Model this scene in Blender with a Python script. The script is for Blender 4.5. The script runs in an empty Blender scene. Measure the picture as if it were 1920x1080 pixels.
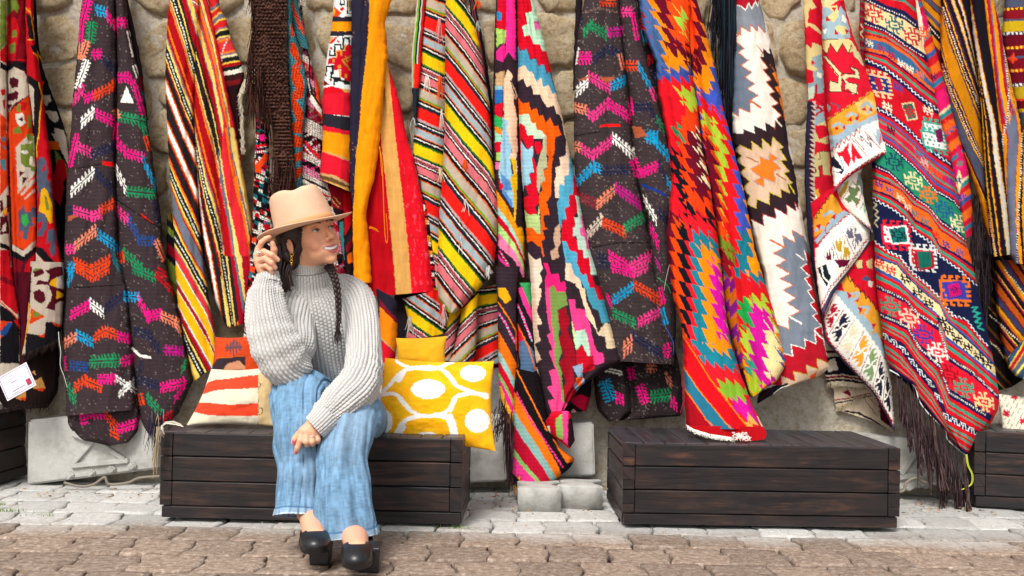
import bpy, bmesh, math, random
import numpy as np
from mathutils import Vector, Matrix
random.seed(7)
rng = np.random.default_rng(11)
scn = bpy.context.scene
col = scn.collection

# ---------------------------------------------------------------- camera
F = 1900.0            # focal length in photo pixels (photo is 1920 wide)
CAMZ = 0.75
PITCH, ROLL = math.atan(35.0 / F), math.radians(1.1)
cam_data = bpy.data.cameras.new('camera')
cam_data.sensor_width = 36.0
cam_data.lens = 36.0 * F / 1920.0
cam_data.clip_start, cam_data.clip_end = 0.05, 200
cam_data.dof.use_dof = True
cam_data.dof.focus_distance = 3.55
cam_data.dof.aperture_fstop = 7.0
cam = bpy.data.objects.new('camera', cam_data)
col.objects.link(cam)
Rm = Matrix.Rotation(math.pi / 2 + PITCH, 4, 'X') @ Matrix.Rotation(ROLL, 4, 'Z')
cam.matrix_world = Matrix.Translation((0, 0, CAMZ)) @ Rm
scn.camera = cam
RN = np.array(Rm.to_3x3())

def W(px, py, Y):
    """world point at distance Y (along +Y) seen at photo position px, py"""
    px = np.asarray(px, float); py = np.asarray(py, float); Y = np.asarray(Y, float)
    d = np.stack([(px - 960) / F, (540 - py) / F, -np.ones_like(px + 0 * py)], -1) @ RN.T
    k = Y / d[..., 1]
    p = d * k[..., None]
    p[..., 2] += CAMZ
    return p
def W1(px, py, Y): return Vector(W(px, py, Y).tolist())
def WZ(px, py, z=0.0):
    """world point on the height z seen at photo position"""
    px = np.asarray(px, float); py = np.asarray(py, float)
    d = np.stack([(px - 960) / F, (540 - py) / F, -np.ones_like(px + 0 * py)], -1) @ RN.T
    k = (z - CAMZ) / d[..., 2]
    p = d * k[..., None]
    p[..., 2] += CAMZ
    return p

# ---------------------------------------------------------------- world, sun, exposure
SUN_EL, SUN_AZ = math.radians(50), math.radians(200)   # azimuth measured from +Y clockwise; light comes from behind the camera
world = bpy.data.worlds.new('World'); scn.world = world
world.use_nodes = True
wn = world.node_tree; wn.nodes.clear()
sky = wn.nodes.new('ShaderNodeTexSky'); sky.sky_type = 'NISHITA'; sky.sun_disc = False
sky.sun_elevation = SUN_EL; sky.sun_rotation = SUN_AZ
sky.air_density = 1.0; sky.dust_density = 3.0; sky.ozone_density = 1.0
hs = wn.nodes.new('ShaderNodeHueSaturation'); hs.inputs['Saturation'].default_value = 0.25
bg = wn.nodes.new('ShaderNodeBackground'); bg.inputs['Strength'].default_value = 0.12
wo = wn.nodes.new('ShaderNodeOutputWorld')
wn.links.new(sky.outputs[0], hs.inputs['Color']); wn.links.new(hs.outputs[0], bg.inputs['Color']); wn.links.new(bg.outputs[0], wo.inputs[0])
sd = bpy.data.lights.new('sun', 'SUN'); sd.energy = 2.1; sd.angle = math.radians(18); sd.color = (1.0, 0.965, 0.91)
sun = bpy.data.objects.new('sun', sd); col.objects.link(sun)
sdir = Vector((math.sin(SUN_AZ) * math.cos(SUN_EL), math.cos(SUN_AZ) * math.cos(SUN_EL), math.sin(SUN_EL)))
sun.rotation_euler = sdir.to_track_quat('Z', 'Y').to_euler()
sun.location = sdir * 20
scn.view_settings.view_transform = 'Standard'; scn.view_settings.look = 'None'
scn.view_settings.gamma = 1.0; scn.view_settings.exposure = 0.54
scn.view_settings.use_curve_mapping = False
scn.cycles.max_bounces = 6

# ---------------------------------------------------------------- helpers
def hx(h):
    """hex colour to linear rgb"""
    h = h.lstrip('#')
    c = np.array([int(h[i:i + 2], 16) for i in (0, 2, 4)]) / 255.0
    return np.where(c <= 0.04045, c / 12.92, ((c + 0.055) / 1.055) ** 2.4)
def hx4(h): return (*hx(h).tolist(), 1.0)

def _h(ix, iy, seed):
    n = (ix.astype(np.int64) * 374761393 + iy.astype(np.int64) * 668265263 + seed * 1442695041) & 0x7fffffff
    n = ((n ^ (n >> 13)) * 1274126177) & 0x7fffffff
    n = n ^ (n >> 16)
    return (n & 0xffff) / 65535.0
def noise(x, y, seed=0):
    x = np.asarray(x, float); y = np.asarray(y, float)
    ix, iy = np.floor(x), np.floor(y)
    fx, fy = x - ix, y - iy
    fx = fx * fx * (3 - 2 * fx); fy = fy * fy * (3 - 2 * fy)
    a, b = _h(ix, iy, seed), _h(ix + 1, iy, seed)
    c, d = _h(ix, iy + 1, seed), _h(ix + 1, iy + 1, seed)
    return (a * (1 - fx) + b * fx) * (1 - fy) + (c * (1 - fx) + d * fx) * fy
def fbm(x, y, seed=0, o=4):
    s, a, t = 0, 0.5, 0
    for k in range(o):
        s = s + a * noise(x * 2 ** k, y * 2 ** k, seed + k); t += a; a *= 0.5
    return s / t

def tag(o, label=None, cat=None, group=None, kind=None):
    if label: o['label'] = label
    if cat: o['category'] = cat
    if group: o['group'] = group
    if kind: o['kind'] = kind
    return o
def mesh_obj(name, verts, faces, mat=None, parent=None, smooth=True, cols=None, uvs=None, hexcol=None):
    me = bpy.data.meshes.new(name)
    verts = np.asarray(verts, float).reshape(-1, 3)
    if isinstance(faces, np.ndarray) and faces.ndim == 2:
        nf, k = faces.shape
        me.vertices.add(len(verts)); me.vertices.foreach_set('co', verts.ravel())
        me.loops.add(nf * k); me.loops.foreach_set('vertex_index', faces.ravel().astype(np.int32))
        me.polygons.add(nf); me.polygons.foreach_set('loop_start', np.arange(0, nf * k, k, dtype=np.int32))
        me.update(calc_edges=True)
    else:
        me.from_pydata([tuple(v) for v in verts], [], [tuple(f) for f in faces]); me.update()
    if cols is not None:
        a = me.color_attributes.new('Col', 'FLOAT_COLOR', 'POINT')
        c4 = np.ones((len(verts), 4)); c4[:, :3] = cols
        a.data.foreach_set('color', c4.ravel())
    if uvs is not None:
        uv = me.uv_layers.new(name='UVMap')
        li = np.empty(len(me.loops), dtype=np.int32); me.loops.foreach_get('vertex_index', li)
        uv.data.foreach_set('uv', np.asarray(uvs, float)[li].ravel())
    if smooth: me.polygons.foreach_set('use_smooth', [True] * len(me.polygons))
    if mat: me.materials.append(mat)
    o = bpy.data.objects.new(name, me); col.objects.link(o)
    if parent: o.parent = parent
    return o
def empty(name, loc=(0, 0, 0)):
    o = bpy.data.objects.new(name, None); col.objects.link(o); o.location = loc; o.empty_display_size = 0.05
    return o
def attach(o, parent):
    """parent o (built in world coordinates) keeping its place"""
    o.parent = parent
    o.matrix_parent_inverse = Matrix.Translation(-Vector(parent.location)) if parent.type == 'EMPTY' else Matrix()
    return o

class MB:
    """collects primitive shapes in world coordinates into one mesh"""
    def __init__(s): s.v = []; s.f = []; s.n = 0; s.c = []
    def add(s, v, f, c=None):
        v = np.asarray(v, float).reshape(-1, 3)
        s.v.append(v); s.f += [tuple(int(i) + s.n for i in q) for q in f]; s.n += len(v)
        if c is not None:
            c = np.asarray(c, float)
            s.c.append(np.tile(c, (len(v), 1)) if c.ndim == 1 else c)
    def box(s, lo, hi, bev=0.0, M=None, c=None):
        lo, hi = np.array(lo, float), np.array(hi, float)
        if bev <= 0:
            v = [[(lo, hi)[i][0], (lo, hi)[j][1], (lo, hi)[k][2]] for i in (0, 1) for j in (0, 1) for k in (0, 1)]
            f = [(0, 1, 3, 2), (4, 6, 7, 5), (0, 4, 5, 1), (2, 3, 7, 6), (0, 2, 6, 4), (1, 5, 7, 3)]
        else:
            bm = bmesh.new(); bmesh.ops.create_cube(bm, size=1)
            for q in bm.verts: q.co = Vector(((lo + hi) / 2 + np.array(q.co) * (hi - lo)).tolist())
            bmesh.ops.bevel(bm, geom=list(bm.edges), offset=bev, segments=1, affect='EDGES', profile=0.5)
            bm.verts.index_update()
            v = [tuple(q.co) for q in bm.verts]; f = [[w.index for w in q.verts] for q in bm.faces]; bm.free()
        v = np.array(v)
        if M is not None: v = v @ np.array(M.to_3x3()).T + np.array(M.translation)
        s.add(v, f, c)
    def tube(s, pts, r, n=6, cap=True, c=None, flat=1.0):
        v, f = tube_geo(pts, r, n, cap, flat); s.add(v, f, c)
    def build(s, name, mat, parent=None, smooth=True):
        return mesh_obj(name, np.concatenate(s.v), s.f, mat, parent, smooth, cols=np.concatenate(s.c) if s.c else None)
def tube_geo(pts, r, n=6, cap=True, flat=1.0):
    pts = np.asarray(pts, float); m = len(pts)
    r = np.broadcast_to(np.asarray(r, float), (m,))
    t = np.gradient(pts, axis=0); t /= np.linalg.norm(t, axis=1)[:, None] + 1e-9
    up = np.array([0, 0, 1.0]) if abs(t[0][2]) < 0.9 else np.array([0, 1.0, 0])
    a = np.cross(t[0], up); a /= np.linalg.norm(a)
    V = []
    ang = np.arange(n) / n * 2 * math.pi
    for i in range(m):
        a = a - t[i] * np.dot(a, t[i]); a /= np.linalg.norm(a) + 1e-9
        b = np.cross(t[i], a)
        V.append(pts[i] + r[i] * (np.cos(ang)[:, None] * a + flat * np.sin(ang)[:, None] * b))
    V = np.concatenate(V)
    f = [(i * n + j, i * n + (j + 1) % n, (i + 1) * n + (j + 1) % n, (i + 1) * n + j) for i in range(m - 1) for j in range(n)]
    if cap: f += [tuple(range(n))[::-1], tuple((m - 1) * n + j for j in range(n))]
    return V, f
def smooth_path(pts, m):
    """Catmull-Rom through the points, m samples"""
    p = np.asarray(pts, float); k = len(p)
    t = np.linspace(0, k - 1, m); i = np.clip(t.astype(int), 0, k - 2); u = (t - i)[:, None]
    g = lambda j: p[np.clip(j, 0, k - 1)]
    a, b, c, d = g(i - 1), g(i), g(i + 1), g(i + 2)
    return 0.5 * ((2 * b) + (c - a) * u + (2 * a - 5 * b + 4 * c - d) * u ** 2 + (-a + 3 * b - 3 * c + d) * u ** 3)

# ---------------------------------------------------------------- materials
def new_mat(name):
    m = bpy.data.materials.new(name); m.use_nodes = True
    nt = m.node_tree; b = nt.nodes['Principled BSDF']
    return m, nt, b
def N(nt, t, **kw):
    n = nt.nodes.new(t)
    for k, v in kw.items():
        if hasattr(n, k): setattr(n, k, v)
        else: n.inputs[k.replace('_', ' ')].default_value = v
    return n
def ramp(nt, fac, stops):
    r = nt.nodes.new('ShaderNodeValToRGB'); e = r.color_ramp.elements
    while len(e) < len(stops): e.new(0.5)
    for q, (p, c) in zip(e, stops): q.position = p; q.color = hx4(c) if isinstance(c, str) else c
    nt.links.new(fac, r.inputs[0]); return r
def noisy_mat(name, stops, scale=8, detail=6, rough=0.85, bump=0.3, bscale=40, bdist=0.01, coord='Object', stretch=(1, 1, 1), spec=0.3, rand=0.0, brough=0.7, pits=None):
    m, nt, b = new_mat(name)
    tc = nt.nodes.new('ShaderNodeTexCoord'); mp = nt.nodes.new('ShaderNodeMapping'); mp.inputs['Scale'].default_value = stretch
    nt.links.new(tc.outputs[coord], mp.inputs[0])
    oi = nt.nodes.new('ShaderNodeObjectInfo')
    if rand:
        vm = nt.nodes.new('ShaderNodeVectorMath'); vm.operation = 'SCALE'; vm.inputs[0].default_value = (31, 17, 23)
        nt.links.new(oi.outputs['Random'], vm.inputs['Scale'])
        ad = nt.nodes.new('ShaderNodeVectorMath'); nt.links.new(mp.outputs[0], ad.inputs[0]); nt.links.new(vm.outputs[0], ad.inputs[1]); vec = ad.outputs[0]
    else: vec = mp.outputs[0]
    n1 = N(nt, 'ShaderNodeTexNoise', Scale=scale, Detail=detail, Roughness=0.65); nt.links.new(vec, n1.inputs['Vector'])
    r = ramp(nt, n1.outputs[0], stops); out = r.outputs[0]
    if rand:
        h = nt.nodes.new('ShaderNodeHueSaturation'); mr = N(nt, 'ShaderNodeMapRange'); mr.inputs[3].default_value = 1 - rand; mr.inputs[4].default_value = 1 + rand
        nt.links.new(oi.outputs['Random'], mr.inputs[0]); nt.links.new(mr.outputs[0], h.inputs['Value']); nt.links.new(out, h.inputs['Color']); out = h.outputs[0]
    if pits:
        n3 = N(nt, 'ShaderNodeTexNoise', Scale=pits[0], Detail=7, Roughness=0.8); nt.links.new(vec, n3.inputs['Vector']); r3_ = ramp(nt, n3.outputs[0], [(0.36, pits[1]), (0.54, 'ffffff')])
        mp3 = nt.nodes.new('ShaderNodeMix'); mp3.data_type = 'RGBA'; mp3.blend_type = 'MULTIPLY'; mp3.inputs['Factor'].default_value = 1.0
        nt.links.new(out, mp3.inputs['A']); nt.links.new(r3_.outputs[0], mp3.inputs['B']); out = mp3.outputs['Result']
    nt.links.new(out, b.inputs['Base Color'])
    n2 = N(nt, 'ShaderNodeTexNoise', Scale=bscale, Detail=8, Roughness=brough); nt.links.new(vec, n2.inputs['Vector'])
    bp = N(nt, 'ShaderNodeBump', Strength=bump, Distance=bdist); nt.links.new(n2.outputs[0], bp.inputs['Height']); nt.links.new(bp.outputs[0], b.inputs['Normal'])
    b.inputs['Roughness'].default_value = rough; b.inputs['Specular IOR Level'].default_value = spec
    return m
def flat_mat(name, h, rough=0.6, metal=0.0, spec=0.4, bump=0, bscale=200):
    m, nt, b = new_mat(name); b.inputs['Base Color'].default_value = hx4(h)
    b.inputs['Roughness'].default_value = rough; b.inputs['Metallic'].default_value = metal; b.inputs['Specular IOR Level'].default_value = spec
    if bump:
        n2 = N(nt, 'ShaderNodeTexNoise', Scale=bscale, Detail=4); bp = N(nt, 'ShaderNodeBump', Strength=bump, Distance=0.002)
        nt.links.new(n2.outputs[0], bp.inputs['Height']); nt.links.new(bp.outputs[0], b.inputs['Normal'])
    return m
def woven_mat(name='woven_wool', ribs=2.2, rough=0.95, val=0.18, bump=0.6, sheen=0.0):
    """wool: colour of the yarn from the mesh's dye attribute, ribs and fuzz from the cloth's own uv"""
    m, nt, b = new_mat(name)
    at = nt.nodes.new('ShaderNodeVertexColor'); at.layer_name = 'Col'
    uv = nt.nodes.new('ShaderNodeUVMap')
    w = N(nt, 'ShaderNodeTexWave', Scale=ribs, Distortion=1.2, Detail=2.0); w.bands_direction = 'Y'; w.inputs['Detail Scale'].default_value = 3
    nt.links.new(uv.outputs[0], w.inputs['Vector'])
    n = N(nt, 'ShaderNodeTexNoise', Scale=9, Detail=5, Roughness=0.8); nt.links.new(uv.outputs[0], n.inputs['Vector'])
    mx = N(nt, 'ShaderNodeMath', operation='ADD'); nt.links.new(w.outputs['Fac'], mx.inputs[0]); nt.links.new(n.outputs[0], mx.inputs[1])
    mr = N(nt, 'ShaderNodeMapRange'); mr.inputs[1].default_value = 0.3; mr.inputs[2].default_value = 1.7; mr.inputs[3].default_value = 1 - val; mr.inputs[4].default_value = 1 + val
    nt.links.new(mx.outputs[0], mr.inputs[0])
    h = nt.nodes.new('ShaderNodeHueSaturation'); nt.links.new(at.outputs[0], h.inputs['Color']); nt.links.new(mr.outputs[0], h.inputs['Value'])
    nt.links.new(h.outputs[0], b.inputs['Base Color'])
    bp = N(nt, 'ShaderNodeBump', Strength=bump, Distance=0.0015); nt.links.new(mx.outputs[0], bp.inputs['Height']); nt.links.new(bp.outputs[0], b.inputs['Normal'])
    b.inputs['Roughness'].default_value = rough; b.inputs['Specular IOR Level'].default_value = 0.08
    b.inputs['Sheen Weight'].default_value = sheen; b.inputs['Sheen Roughness'].default_value = 0.6
    return m
def vcol_mat(name, rough=0.8, spec=0.3, bump=0.0, bscale=200, bdist=0.001, sss=0.0):
    m, nt, b = new_mat(name)
    at = nt.nodes.new('ShaderNodeVertexColor'); at.layer_name = 'Col'
    nt.links.new(at.outputs[0], b.inputs['Base Color'])
    b.inputs['Roughness'].default_value = rough; b.inputs['Specular IOR Level'].default_value = spec
    if sss: b.inputs['Subsurface Weight'].default_value = sss; b.inputs['Subsurface Radius'].default_value = (0.008, 0.003, 0.0015); b.inputs['Subsurface Scale'].default_value = 1.0
    if bump:
        tc = nt.nodes.new('ShaderNodeTexCoord')
        n2 = N(nt, 'ShaderNodeTexNoise', Scale=bscale, Detail=6); nt.links.new(tc.outputs['Object'], n2.inputs['Vector'])
        bp = N(nt, 'ShaderNodeBump', Strength=bump, Distance=bdist)
        nt.links.new(n2.outputs[0], bp.inputs['Height']); nt.links.new(bp.outputs[0], b.inputs['Normal'])
    return m
# ================================================================ SETTING
def S(name, *a, **k):
    o = mesh_obj(name, *a, **k); o['kind'] = 'structure'; return o

# ---- ground sheet reaching far out, joints between the pavers show it
m_soil = noisy_mat('joint_soil', [(0.3, '15100d'), (0.7, '35291f')], scale=30, bump=0.6, bscale=120)
gv = [(-40, -40, -0.03), (40, -40, -0.03), (40, 4.6, -0.03), (-40, 4.6, -0.03)]
ground = S('ground', gv, [(0, 1, 2, 3)], m_soil, smooth=False)

def paver_material():
    m, nt, b = new_mat('concrete_paver')
    geo = nt.nodes.new('ShaderNodeNewGeometry'); oi = nt.nodes.new('ShaderNodeObjectInfo')
    sx = nt.nodes.new('ShaderNodeSeparateXYZ'); nt.links.new(geo.outputs['Position'], sx.inputs[0])
    n0 = N(nt, 'ShaderNodeTexNoise', Scale=5.0, Detail=5, Roughness=0.7); nt.links.new(geo.outputs['Position'], n0.inputs['Vector'])
    # dusty pale pavers by the wall, earth-stained ones towards the lane
    ad = N(nt, 'ShaderNodeMath', operation='MULTIPLY_ADD'); ad.inputs[1].default_value = 0.22; nt.links.new(n0.outputs[0], ad.inputs[0]); nt.links.new(sx.outputs['Y'], ad.inputs[2])
    rd = N(nt, 'ShaderNodeMath', operation='MULTIPLY_ADD'); rd.inputs[1].default_value = 0.10; nt.links.new(oi.outputs['Random'], rd.inputs[0]); nt.links.new(ad.outputs[0], rd.inputs[2])
    mr = N(nt, 'ShaderNodeMapRange'); mr.inputs[1].default_value = 3.43; mr.inputs[2].default_value = 3.63; nt.links.new(rd.outputs[0], mr.inputs[0])
    n1 = N(nt, 'ShaderNodeTexNoise', Scale=48, Detail=8, Roughness=0.8); nt.links.new(geo.outputs['Position'], n1.inputs['Vector'])
    r1 = ramp(nt, n1.outputs[0], [(0.30, '50433a'), (0.42, '836e5e'), (0.54, 'a38f7e'), (0.68, 'cfc3b6')])
    r2 = ramp(nt, n1.outputs[0], [(0.25, '8f8c86'), (0.45, 'bdbbb6'), (0.7, 'dad9d5')])
    mx = nt.nodes.new('ShaderNodeMix'); mx.data_type = 'RGBA'
    nt.links.new(mr.outputs[0], mx.inputs['Factor']); nt.links.new(r1.outputs[0], mx.inputs['A']); nt.links.new(r2.outputs[0], mx.inputs['B'])
    # pits
    vo = N(nt, 'ShaderNodeTexVoronoi', Scale=130); nt.links.new(geo.outputs['Position'], vo.inputs['Vector'])
    pr = ramp(nt, vo.outputs['Distance'], [(0.04, '4a4038'), (0.16, 'ffffff')])
    mu = nt.nodes.new('ShaderNodeMix'); mu.data_type = 'RGBA'; mu.blend_type = 'MULTIPLY'; mu.inputs['Factor'].default_value = 0.6
    nt.links.new(mx.outputs['Result'], mu.inputs['A']); nt.links.new(pr.outputs[0], mu.inputs['B'])
    h = nt.nodes.new('ShaderNodeHueSaturation'); mv = N(nt, 'ShaderNodeMapRange'); mv.inputs[3].default_value = 0.78; mv.inputs[4].default_value = 1.12
    nt.links.new(oi.outputs['Random'], mv.inputs[0]); nt.links.new(mv.outputs[0], h.inputs['Value']); nt.links.new(mu.outputs['Result'], h.inputs['Color'])
    nt.links.new(h.outputs[0], b.inputs['Base Color'])
    n2 = N(nt, 'ShaderNodeTexNoise', Scale=70, Detail=8, Roughness=0.75); nt.links.new(geo.outputs['Position'], n2.inputs['Vector'])
    bp = N(nt, 'ShaderNodeBump', Strength=0.9, Distance=0.006); nt.links.new(n2.outputs[0], bp.inputs['Height']); nt.links.new(bp.outputs[0], b.inputs['Normal'])
    b.inputs['Roughness'].default_value = 0.85
    return m
m_paver = paver_material()

def paver_mesh(w, l, h, seed, notch=0.012, loose=False):
    r = np.random.default_rng(seed)
    prof = [(-0.5, 0), (-0.28, 0), (-0.12, 1), (0.12, 1), (0.28, 0), (0.5, 0)]
    if loose: notch = 0.03
    L = [(-w / 2 + notch * q * (1 if not loose else 1), l * p) for p, q in prof]
    Rr = [(w / 2 + notch * q * (1 if not loose else -1), l * p) for p, q in prof]
    out = Rr[:] + [(w * t, l / 2) for t in (0.2, -0.2)] + L[::-1] + [(w * t, -l / 2) for t in (-0.2, 0.2)]
    out = np.array(out) + r.normal(0, 0.0022, (len(out), 2))
    n = len(out); c = out.mean(0)
    ins = c + (out - c) * (1 - 0.0032 / (np.linalg.norm(out - c, axis=1)[:, None]))
    ins2 = c + (out - c) * 0.80
    zt = r.normal(0, 0.0012, n)
    V = np.concatenate([np.c_[out, np.full(n, -h)], np.c_[out, np.full(n, -0.0045) + zt], np.c_[ins, zt], np.c_[ins2, np.full(n, 0.0005) + r.normal(0, 0.001, n)]])
    f = [(k * n + i, k * n + (i + 1) % n, (k + 1) * n + (i + 1) % n, (k + 1) * n + i) for k in range(3) for i in range(n)]
    f.append(tuple(3 * n + i for i in range(n)))
    f.append(tuple(range(n))[::-1])
    return V, f
pw, pl = 0.182, 0.190
pmeshes = []
for k in range(8):
    V, f = paver_mesh(pw - 0.0065, pl - 0.006, 0.055, 100 + k)
    o = mesh_obj('paver', V, f, m_paver); pmeshes.append(o.data); bpy.data.objects.remove(o)
pavement = ground
cnt = 0
for j in range(9):
    y = 2.72 + j * pl
    half = 0.56 * y + 0.25
    for i in range(-16, 17):
        x = i * pw + (j % 2) * 0.5 * pw + 0.03
        if abs(x) > half or y > 4.4: continue
        o = bpy.data.objects.new('paver', random.choice(pmeshes)); col.objects.link(o)
        o.location = (x + random.gauss(0, 0.002), y + x * 0.006 + random.gauss(0, 0.002), random.gauss(0, 0.0022))
        o.rotation_euler = (random.gauss(0, 0.009), random.gauss(0, 0.009), random.gauss(0, 0.008))
        o.parent = ground; cnt += 1
# pavers too far to the sides and in front of the picture: plain paving sheet
m_lane = m_paver
lane = S('lane', [(-40, -40, -0.012), (40, -40, -0.012), (40, 2.6, -0.012), (-40, 2.6, -0.012)], [(0, 1, 2, 3)], m_lane, smooth=False)

# ---- rubble wall: mortar body with the stones as parts
m_mortar = noisy_mat('lime_mortar', [(0.25, 'ccc0ab'), (0.5, 'e4dac8'), (0.75, 'efe8da')], scale=7, bump=1.0, bscale=70, bdist=0.02, rough=0.95, brough=.8, pits=(34, 'd6c6ae'))
m_stone = noisy_mat('tuff_stone', [(0.25, 'bfa47e'), (0.42, 'e6cfa8'), (0.6, 'f5e2bf'), (0.85, 'faefd6')], scale=9, bump=1.0, bscale=60, bdist=0.03, brough=.85, pits=(46, 'd2bb96'), rough=0.95, rand=0.13)
WALLY = 4.30
nx, nz = 200, 110
gx, gz = np.meshgrid(np.linspace(-3.2, 3.2, nx), np.linspace(-0.1, 2.5, nz))
low = np.clip((0.62 - gz) / 0.15, 0, 1)
gy = WALLY - 0.005 - 0.05 * fbm(gx * 7, gz * 7, 5) - low * (0.05 + 0.03 * fbm(gx * 3, gz * 3, 9))
V = np.stack([gx, gy, gz], -1).reshape(-1, 3)
idx = np.arange(nx * nz).reshape(nz, nx)
fq = np.stack([idx[:-1, :-1], idx[:-1, 1:], idx[1:, 1:], idx[1:, :-1]], -1).reshape(-1, 4)
back = [(-3.2, 4.75, -0.1), (3.2, 4.75, -0.1), (3.2, 4.75, 2.5), (-3.2, 4.75, 2.5)]
wall = mesh_obj('stone_wall', V, fq, m_mortar)
tag(wall, 'rough beige rubble stone wall behind the hanging rugs', 'wall')
body = MB(); body.box((-3.2, 4.33, -0.1), (3.2, 4.75, 2.52)); body.build('wall_core', m_mortar, wall, False)
def clip(poly, p, n):
    out = []
    for i in range(len(poly)):
        a, b = poly[i], poly[(i + 1) % len(poly)]
        da, db = np.dot(a - p, n), np.dot(b - p, n)
        if da <= 0: out.append(a)
        if da * db < 0: out.append(a + (b - a) * da / (da - db))
    return out
seeds = []
rz = 0.60; row = 0
while rz < 2.45:
    h = rng.uniform(0.17, 0.27); x = -2.9 + rng.uniform(0, 0.2)
    while x < 2.9:
        w = rng.uniform(0.16, 0.30); seeds.append((x + w / 2, rz + h / 2 + rng.normal(0, 0.03), h)); x += w
    rz += h
seeds = np.array(seeds)
for k, s in enumerate(seeds):
    p = s[:2]; poly = [p + np.array(q) for q in ((-.3, -.3), (.3, -.3), (.3, .3), (-.3, .3))]
    d = np.hypot(*(seeds[:, :2] - p).T); near = np.argsort(d)[1:14]
    for q in near:
        o2 = seeds[q, :2]; poly = clip(poly, (p + o2) / 2, (o2 - p) / np.linalg.norm(o2 - p))
    if len(poly) < 3: continue
    poly = np.array(poly); c = poly.mean(0)
    if c[1] < 0.55: continue
    for _ in range(1):
        nxt = np.roll(poly, -1, 0); poly = np.stack([poly * .78 + nxt * .22, poly * .22 + nxt * .78], 1).reshape(-1, 2)
    th = np.linspace(0, 1, 21)[:-1]
    L = np.r_[0, np.cumsum(np.linalg.norm(np.roll(poly, -1, 0) - poly, axis=1))]; L /= L[-1]
    pc = np.vstack([poly, poly[:1]]); ring = np.c_[np.interp(th, L, pc[:, 0]), np.interp(th, L, pc[:, 1])]
    ring = ring + rng.normal(0, 0.006, ring.shape)
    rr = np.linalg.norm(ring - c, axis=1)[:, None]; shr = 1 - rng.uniform(0.006, 0.014) / rr
    n = len(ring); pr = rng.uniform(0.035, 0.070)
    rings = []
    for sc, dy in ((1.0, 0.02), (1.0, -0.5), (0.955, -0.84), (0.80, -.98), (0.6, -1.0), (0.3, -0.98)):
        q = c + (ring - c) * shr * sc
        yy = WALLY + dy * pr + (rng.normal(0, 0.004, n) if sc < 0.995 else 0)
        rf = fbm(q[:, 0] * 16, q[:, 1] * 16, 40 + k, 3); yy = yy + (.026 * (rf - .5) - .02 * np.abs(fbm(q[:, 0] * 9, q[:, 1] * 9, 90 + k, 2) - .5) if sc < .99 else 0)
        rings.append(np.c_[q[:, 0], np.full(n, 1.0) * yy, q[:, 1]])
    V = np.concatenate(rings + [np.array([[c[0], WALLY - pr * 1.02 + rng.normal(0, .004), c[1]]])])
    f = [(a * n + i, (a + 1) * n + i, (a + 1) * n + (i + 1) % n, a * n + (i + 1) % n) for a in range(5) for i in range(n)]
    f += [(5 * n + i, 6 * n, 5 * n + (i + 1) % n) for i in range(n)]
    ctr = np.array([c[0], WALLY, c[1]])
    o = mesh_obj('stone', V - ctr, f, m_stone, wall); o.location = ctr

# ---- carved and plain stone blocks along the foot of the wall
m_block = noisy_mat('grey_limestone', [(0.3, '96948d'), (0.5, 'b5b3ad'), (0.8, 'c9c7c2')], scale=12, bump=0.6, bscale=90, bdist=0.006, rough=0.9)
def px_block(mb, quad, Y, depth, bev=0.008, c=None):
    """block whose front face has the four photo corners (tl, tr, br, bl) at distance Y"""
    f = [W1(x, y, Y) for x, y in quad]
    bm = bmesh.new(); a = [bm.verts.new(p) for p in f]; b = [bm.verts.new(p + Vector((0, depth, 0))) for p in f]
    bm.faces.new(a[::-1]); bm.faces.new(b)
    for i in range(4): bm.faces.new((a[i], a[(i + 1) % 4], b[(i + 1) % 4], b[i]))
    bmesh.ops.recalc_face_normals(bm, faces=bm.faces)
    bmesh.ops.bevel(bm, geom=list(bm.edges), offset=bev, segments=2, affect='EDGES')
    bm.verts.index_update()
    mb.add([tuple(q.co) for q in bm.verts], [[w.index for w in q.verts] for q in bm.faces]); bm.free()
def px_bar(mb, p, q, w, Y, h, bev=0.003):
    """raised bar on a face at Y between two photo points, w photo pixels wide"""
    p, q = np.array(p, float), np.array(q, float); d = (q - p) / np.linalg.norm(q - p); n = np.array([-d[1], d[0]]) * w / 2
    px_block(mb, [p + n, q + n, q - n, p - n], Y - h, h + 0.01, bev)
b1 = MB(); px_block(b1, [(52, 788), (292, 772), (292, 880), (50, 910)], 4.06, 0.15, 0.008)
ob = b1.build('carved_block', m_block, None, False); tag(ob, 'grey carved stone block with small triangle relief beside the left bench', 'stone block', 'dressed stone blocks at the wall foot')
r1 = MB()
px_bar(r1, (176, 824), (134, 872), 9, 4.06, 0.012); px_bar(r1, (174, 824), (232, 862), 9, 4.06, 0.012); px_bar(r1, (132, 874), (240, 864), 10, 4.06, 0.013)
px_bar(r1, (135, 812), (158, 822), 12, 4.06, 0.018)
for x, y in ((128, 893), (168, 888), (207, 882), (246, 876)):
    px_block(r1, [(x, y - 11), (x + 11, y - 1), (x, y + 9), (x - 11, y - 1)], 4.045, 0.03, 0.006)
r1.build('relief', m_block, ob, False)
b2 = MB(); px_block(b2, [(1590, 812), (1822, 835), (1814, 905), (1590, 932)], 4.1, 0.13)
ob = b2.build('carved_block', m_block, None, False); tag(ob, 'grey carved stone block half hidden behind dark rug tassels', 'stone block', 'dressed stone blocks at the wall foot')
r2 = MB()
px_bar(r2, (1716, 852), (1690, 890), 11, 4.1, 0.013); px_bar(r2, (1716, 850), (1772, 888), 11, 4.1, 0.012); px_bar(r2, (1686, 896), (1785, 884), 10, 4.1, 0.013)
for x, y in ((1706, 914), (1737, 910), (1768, 905)):
    px_block(r2, [(x, y - 9), (x + 12, y), (x, y + 9), (x - 12, y)], 4.085, 0.03, 0.005)
r2.build('relief', m_block, ob, False)
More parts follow.
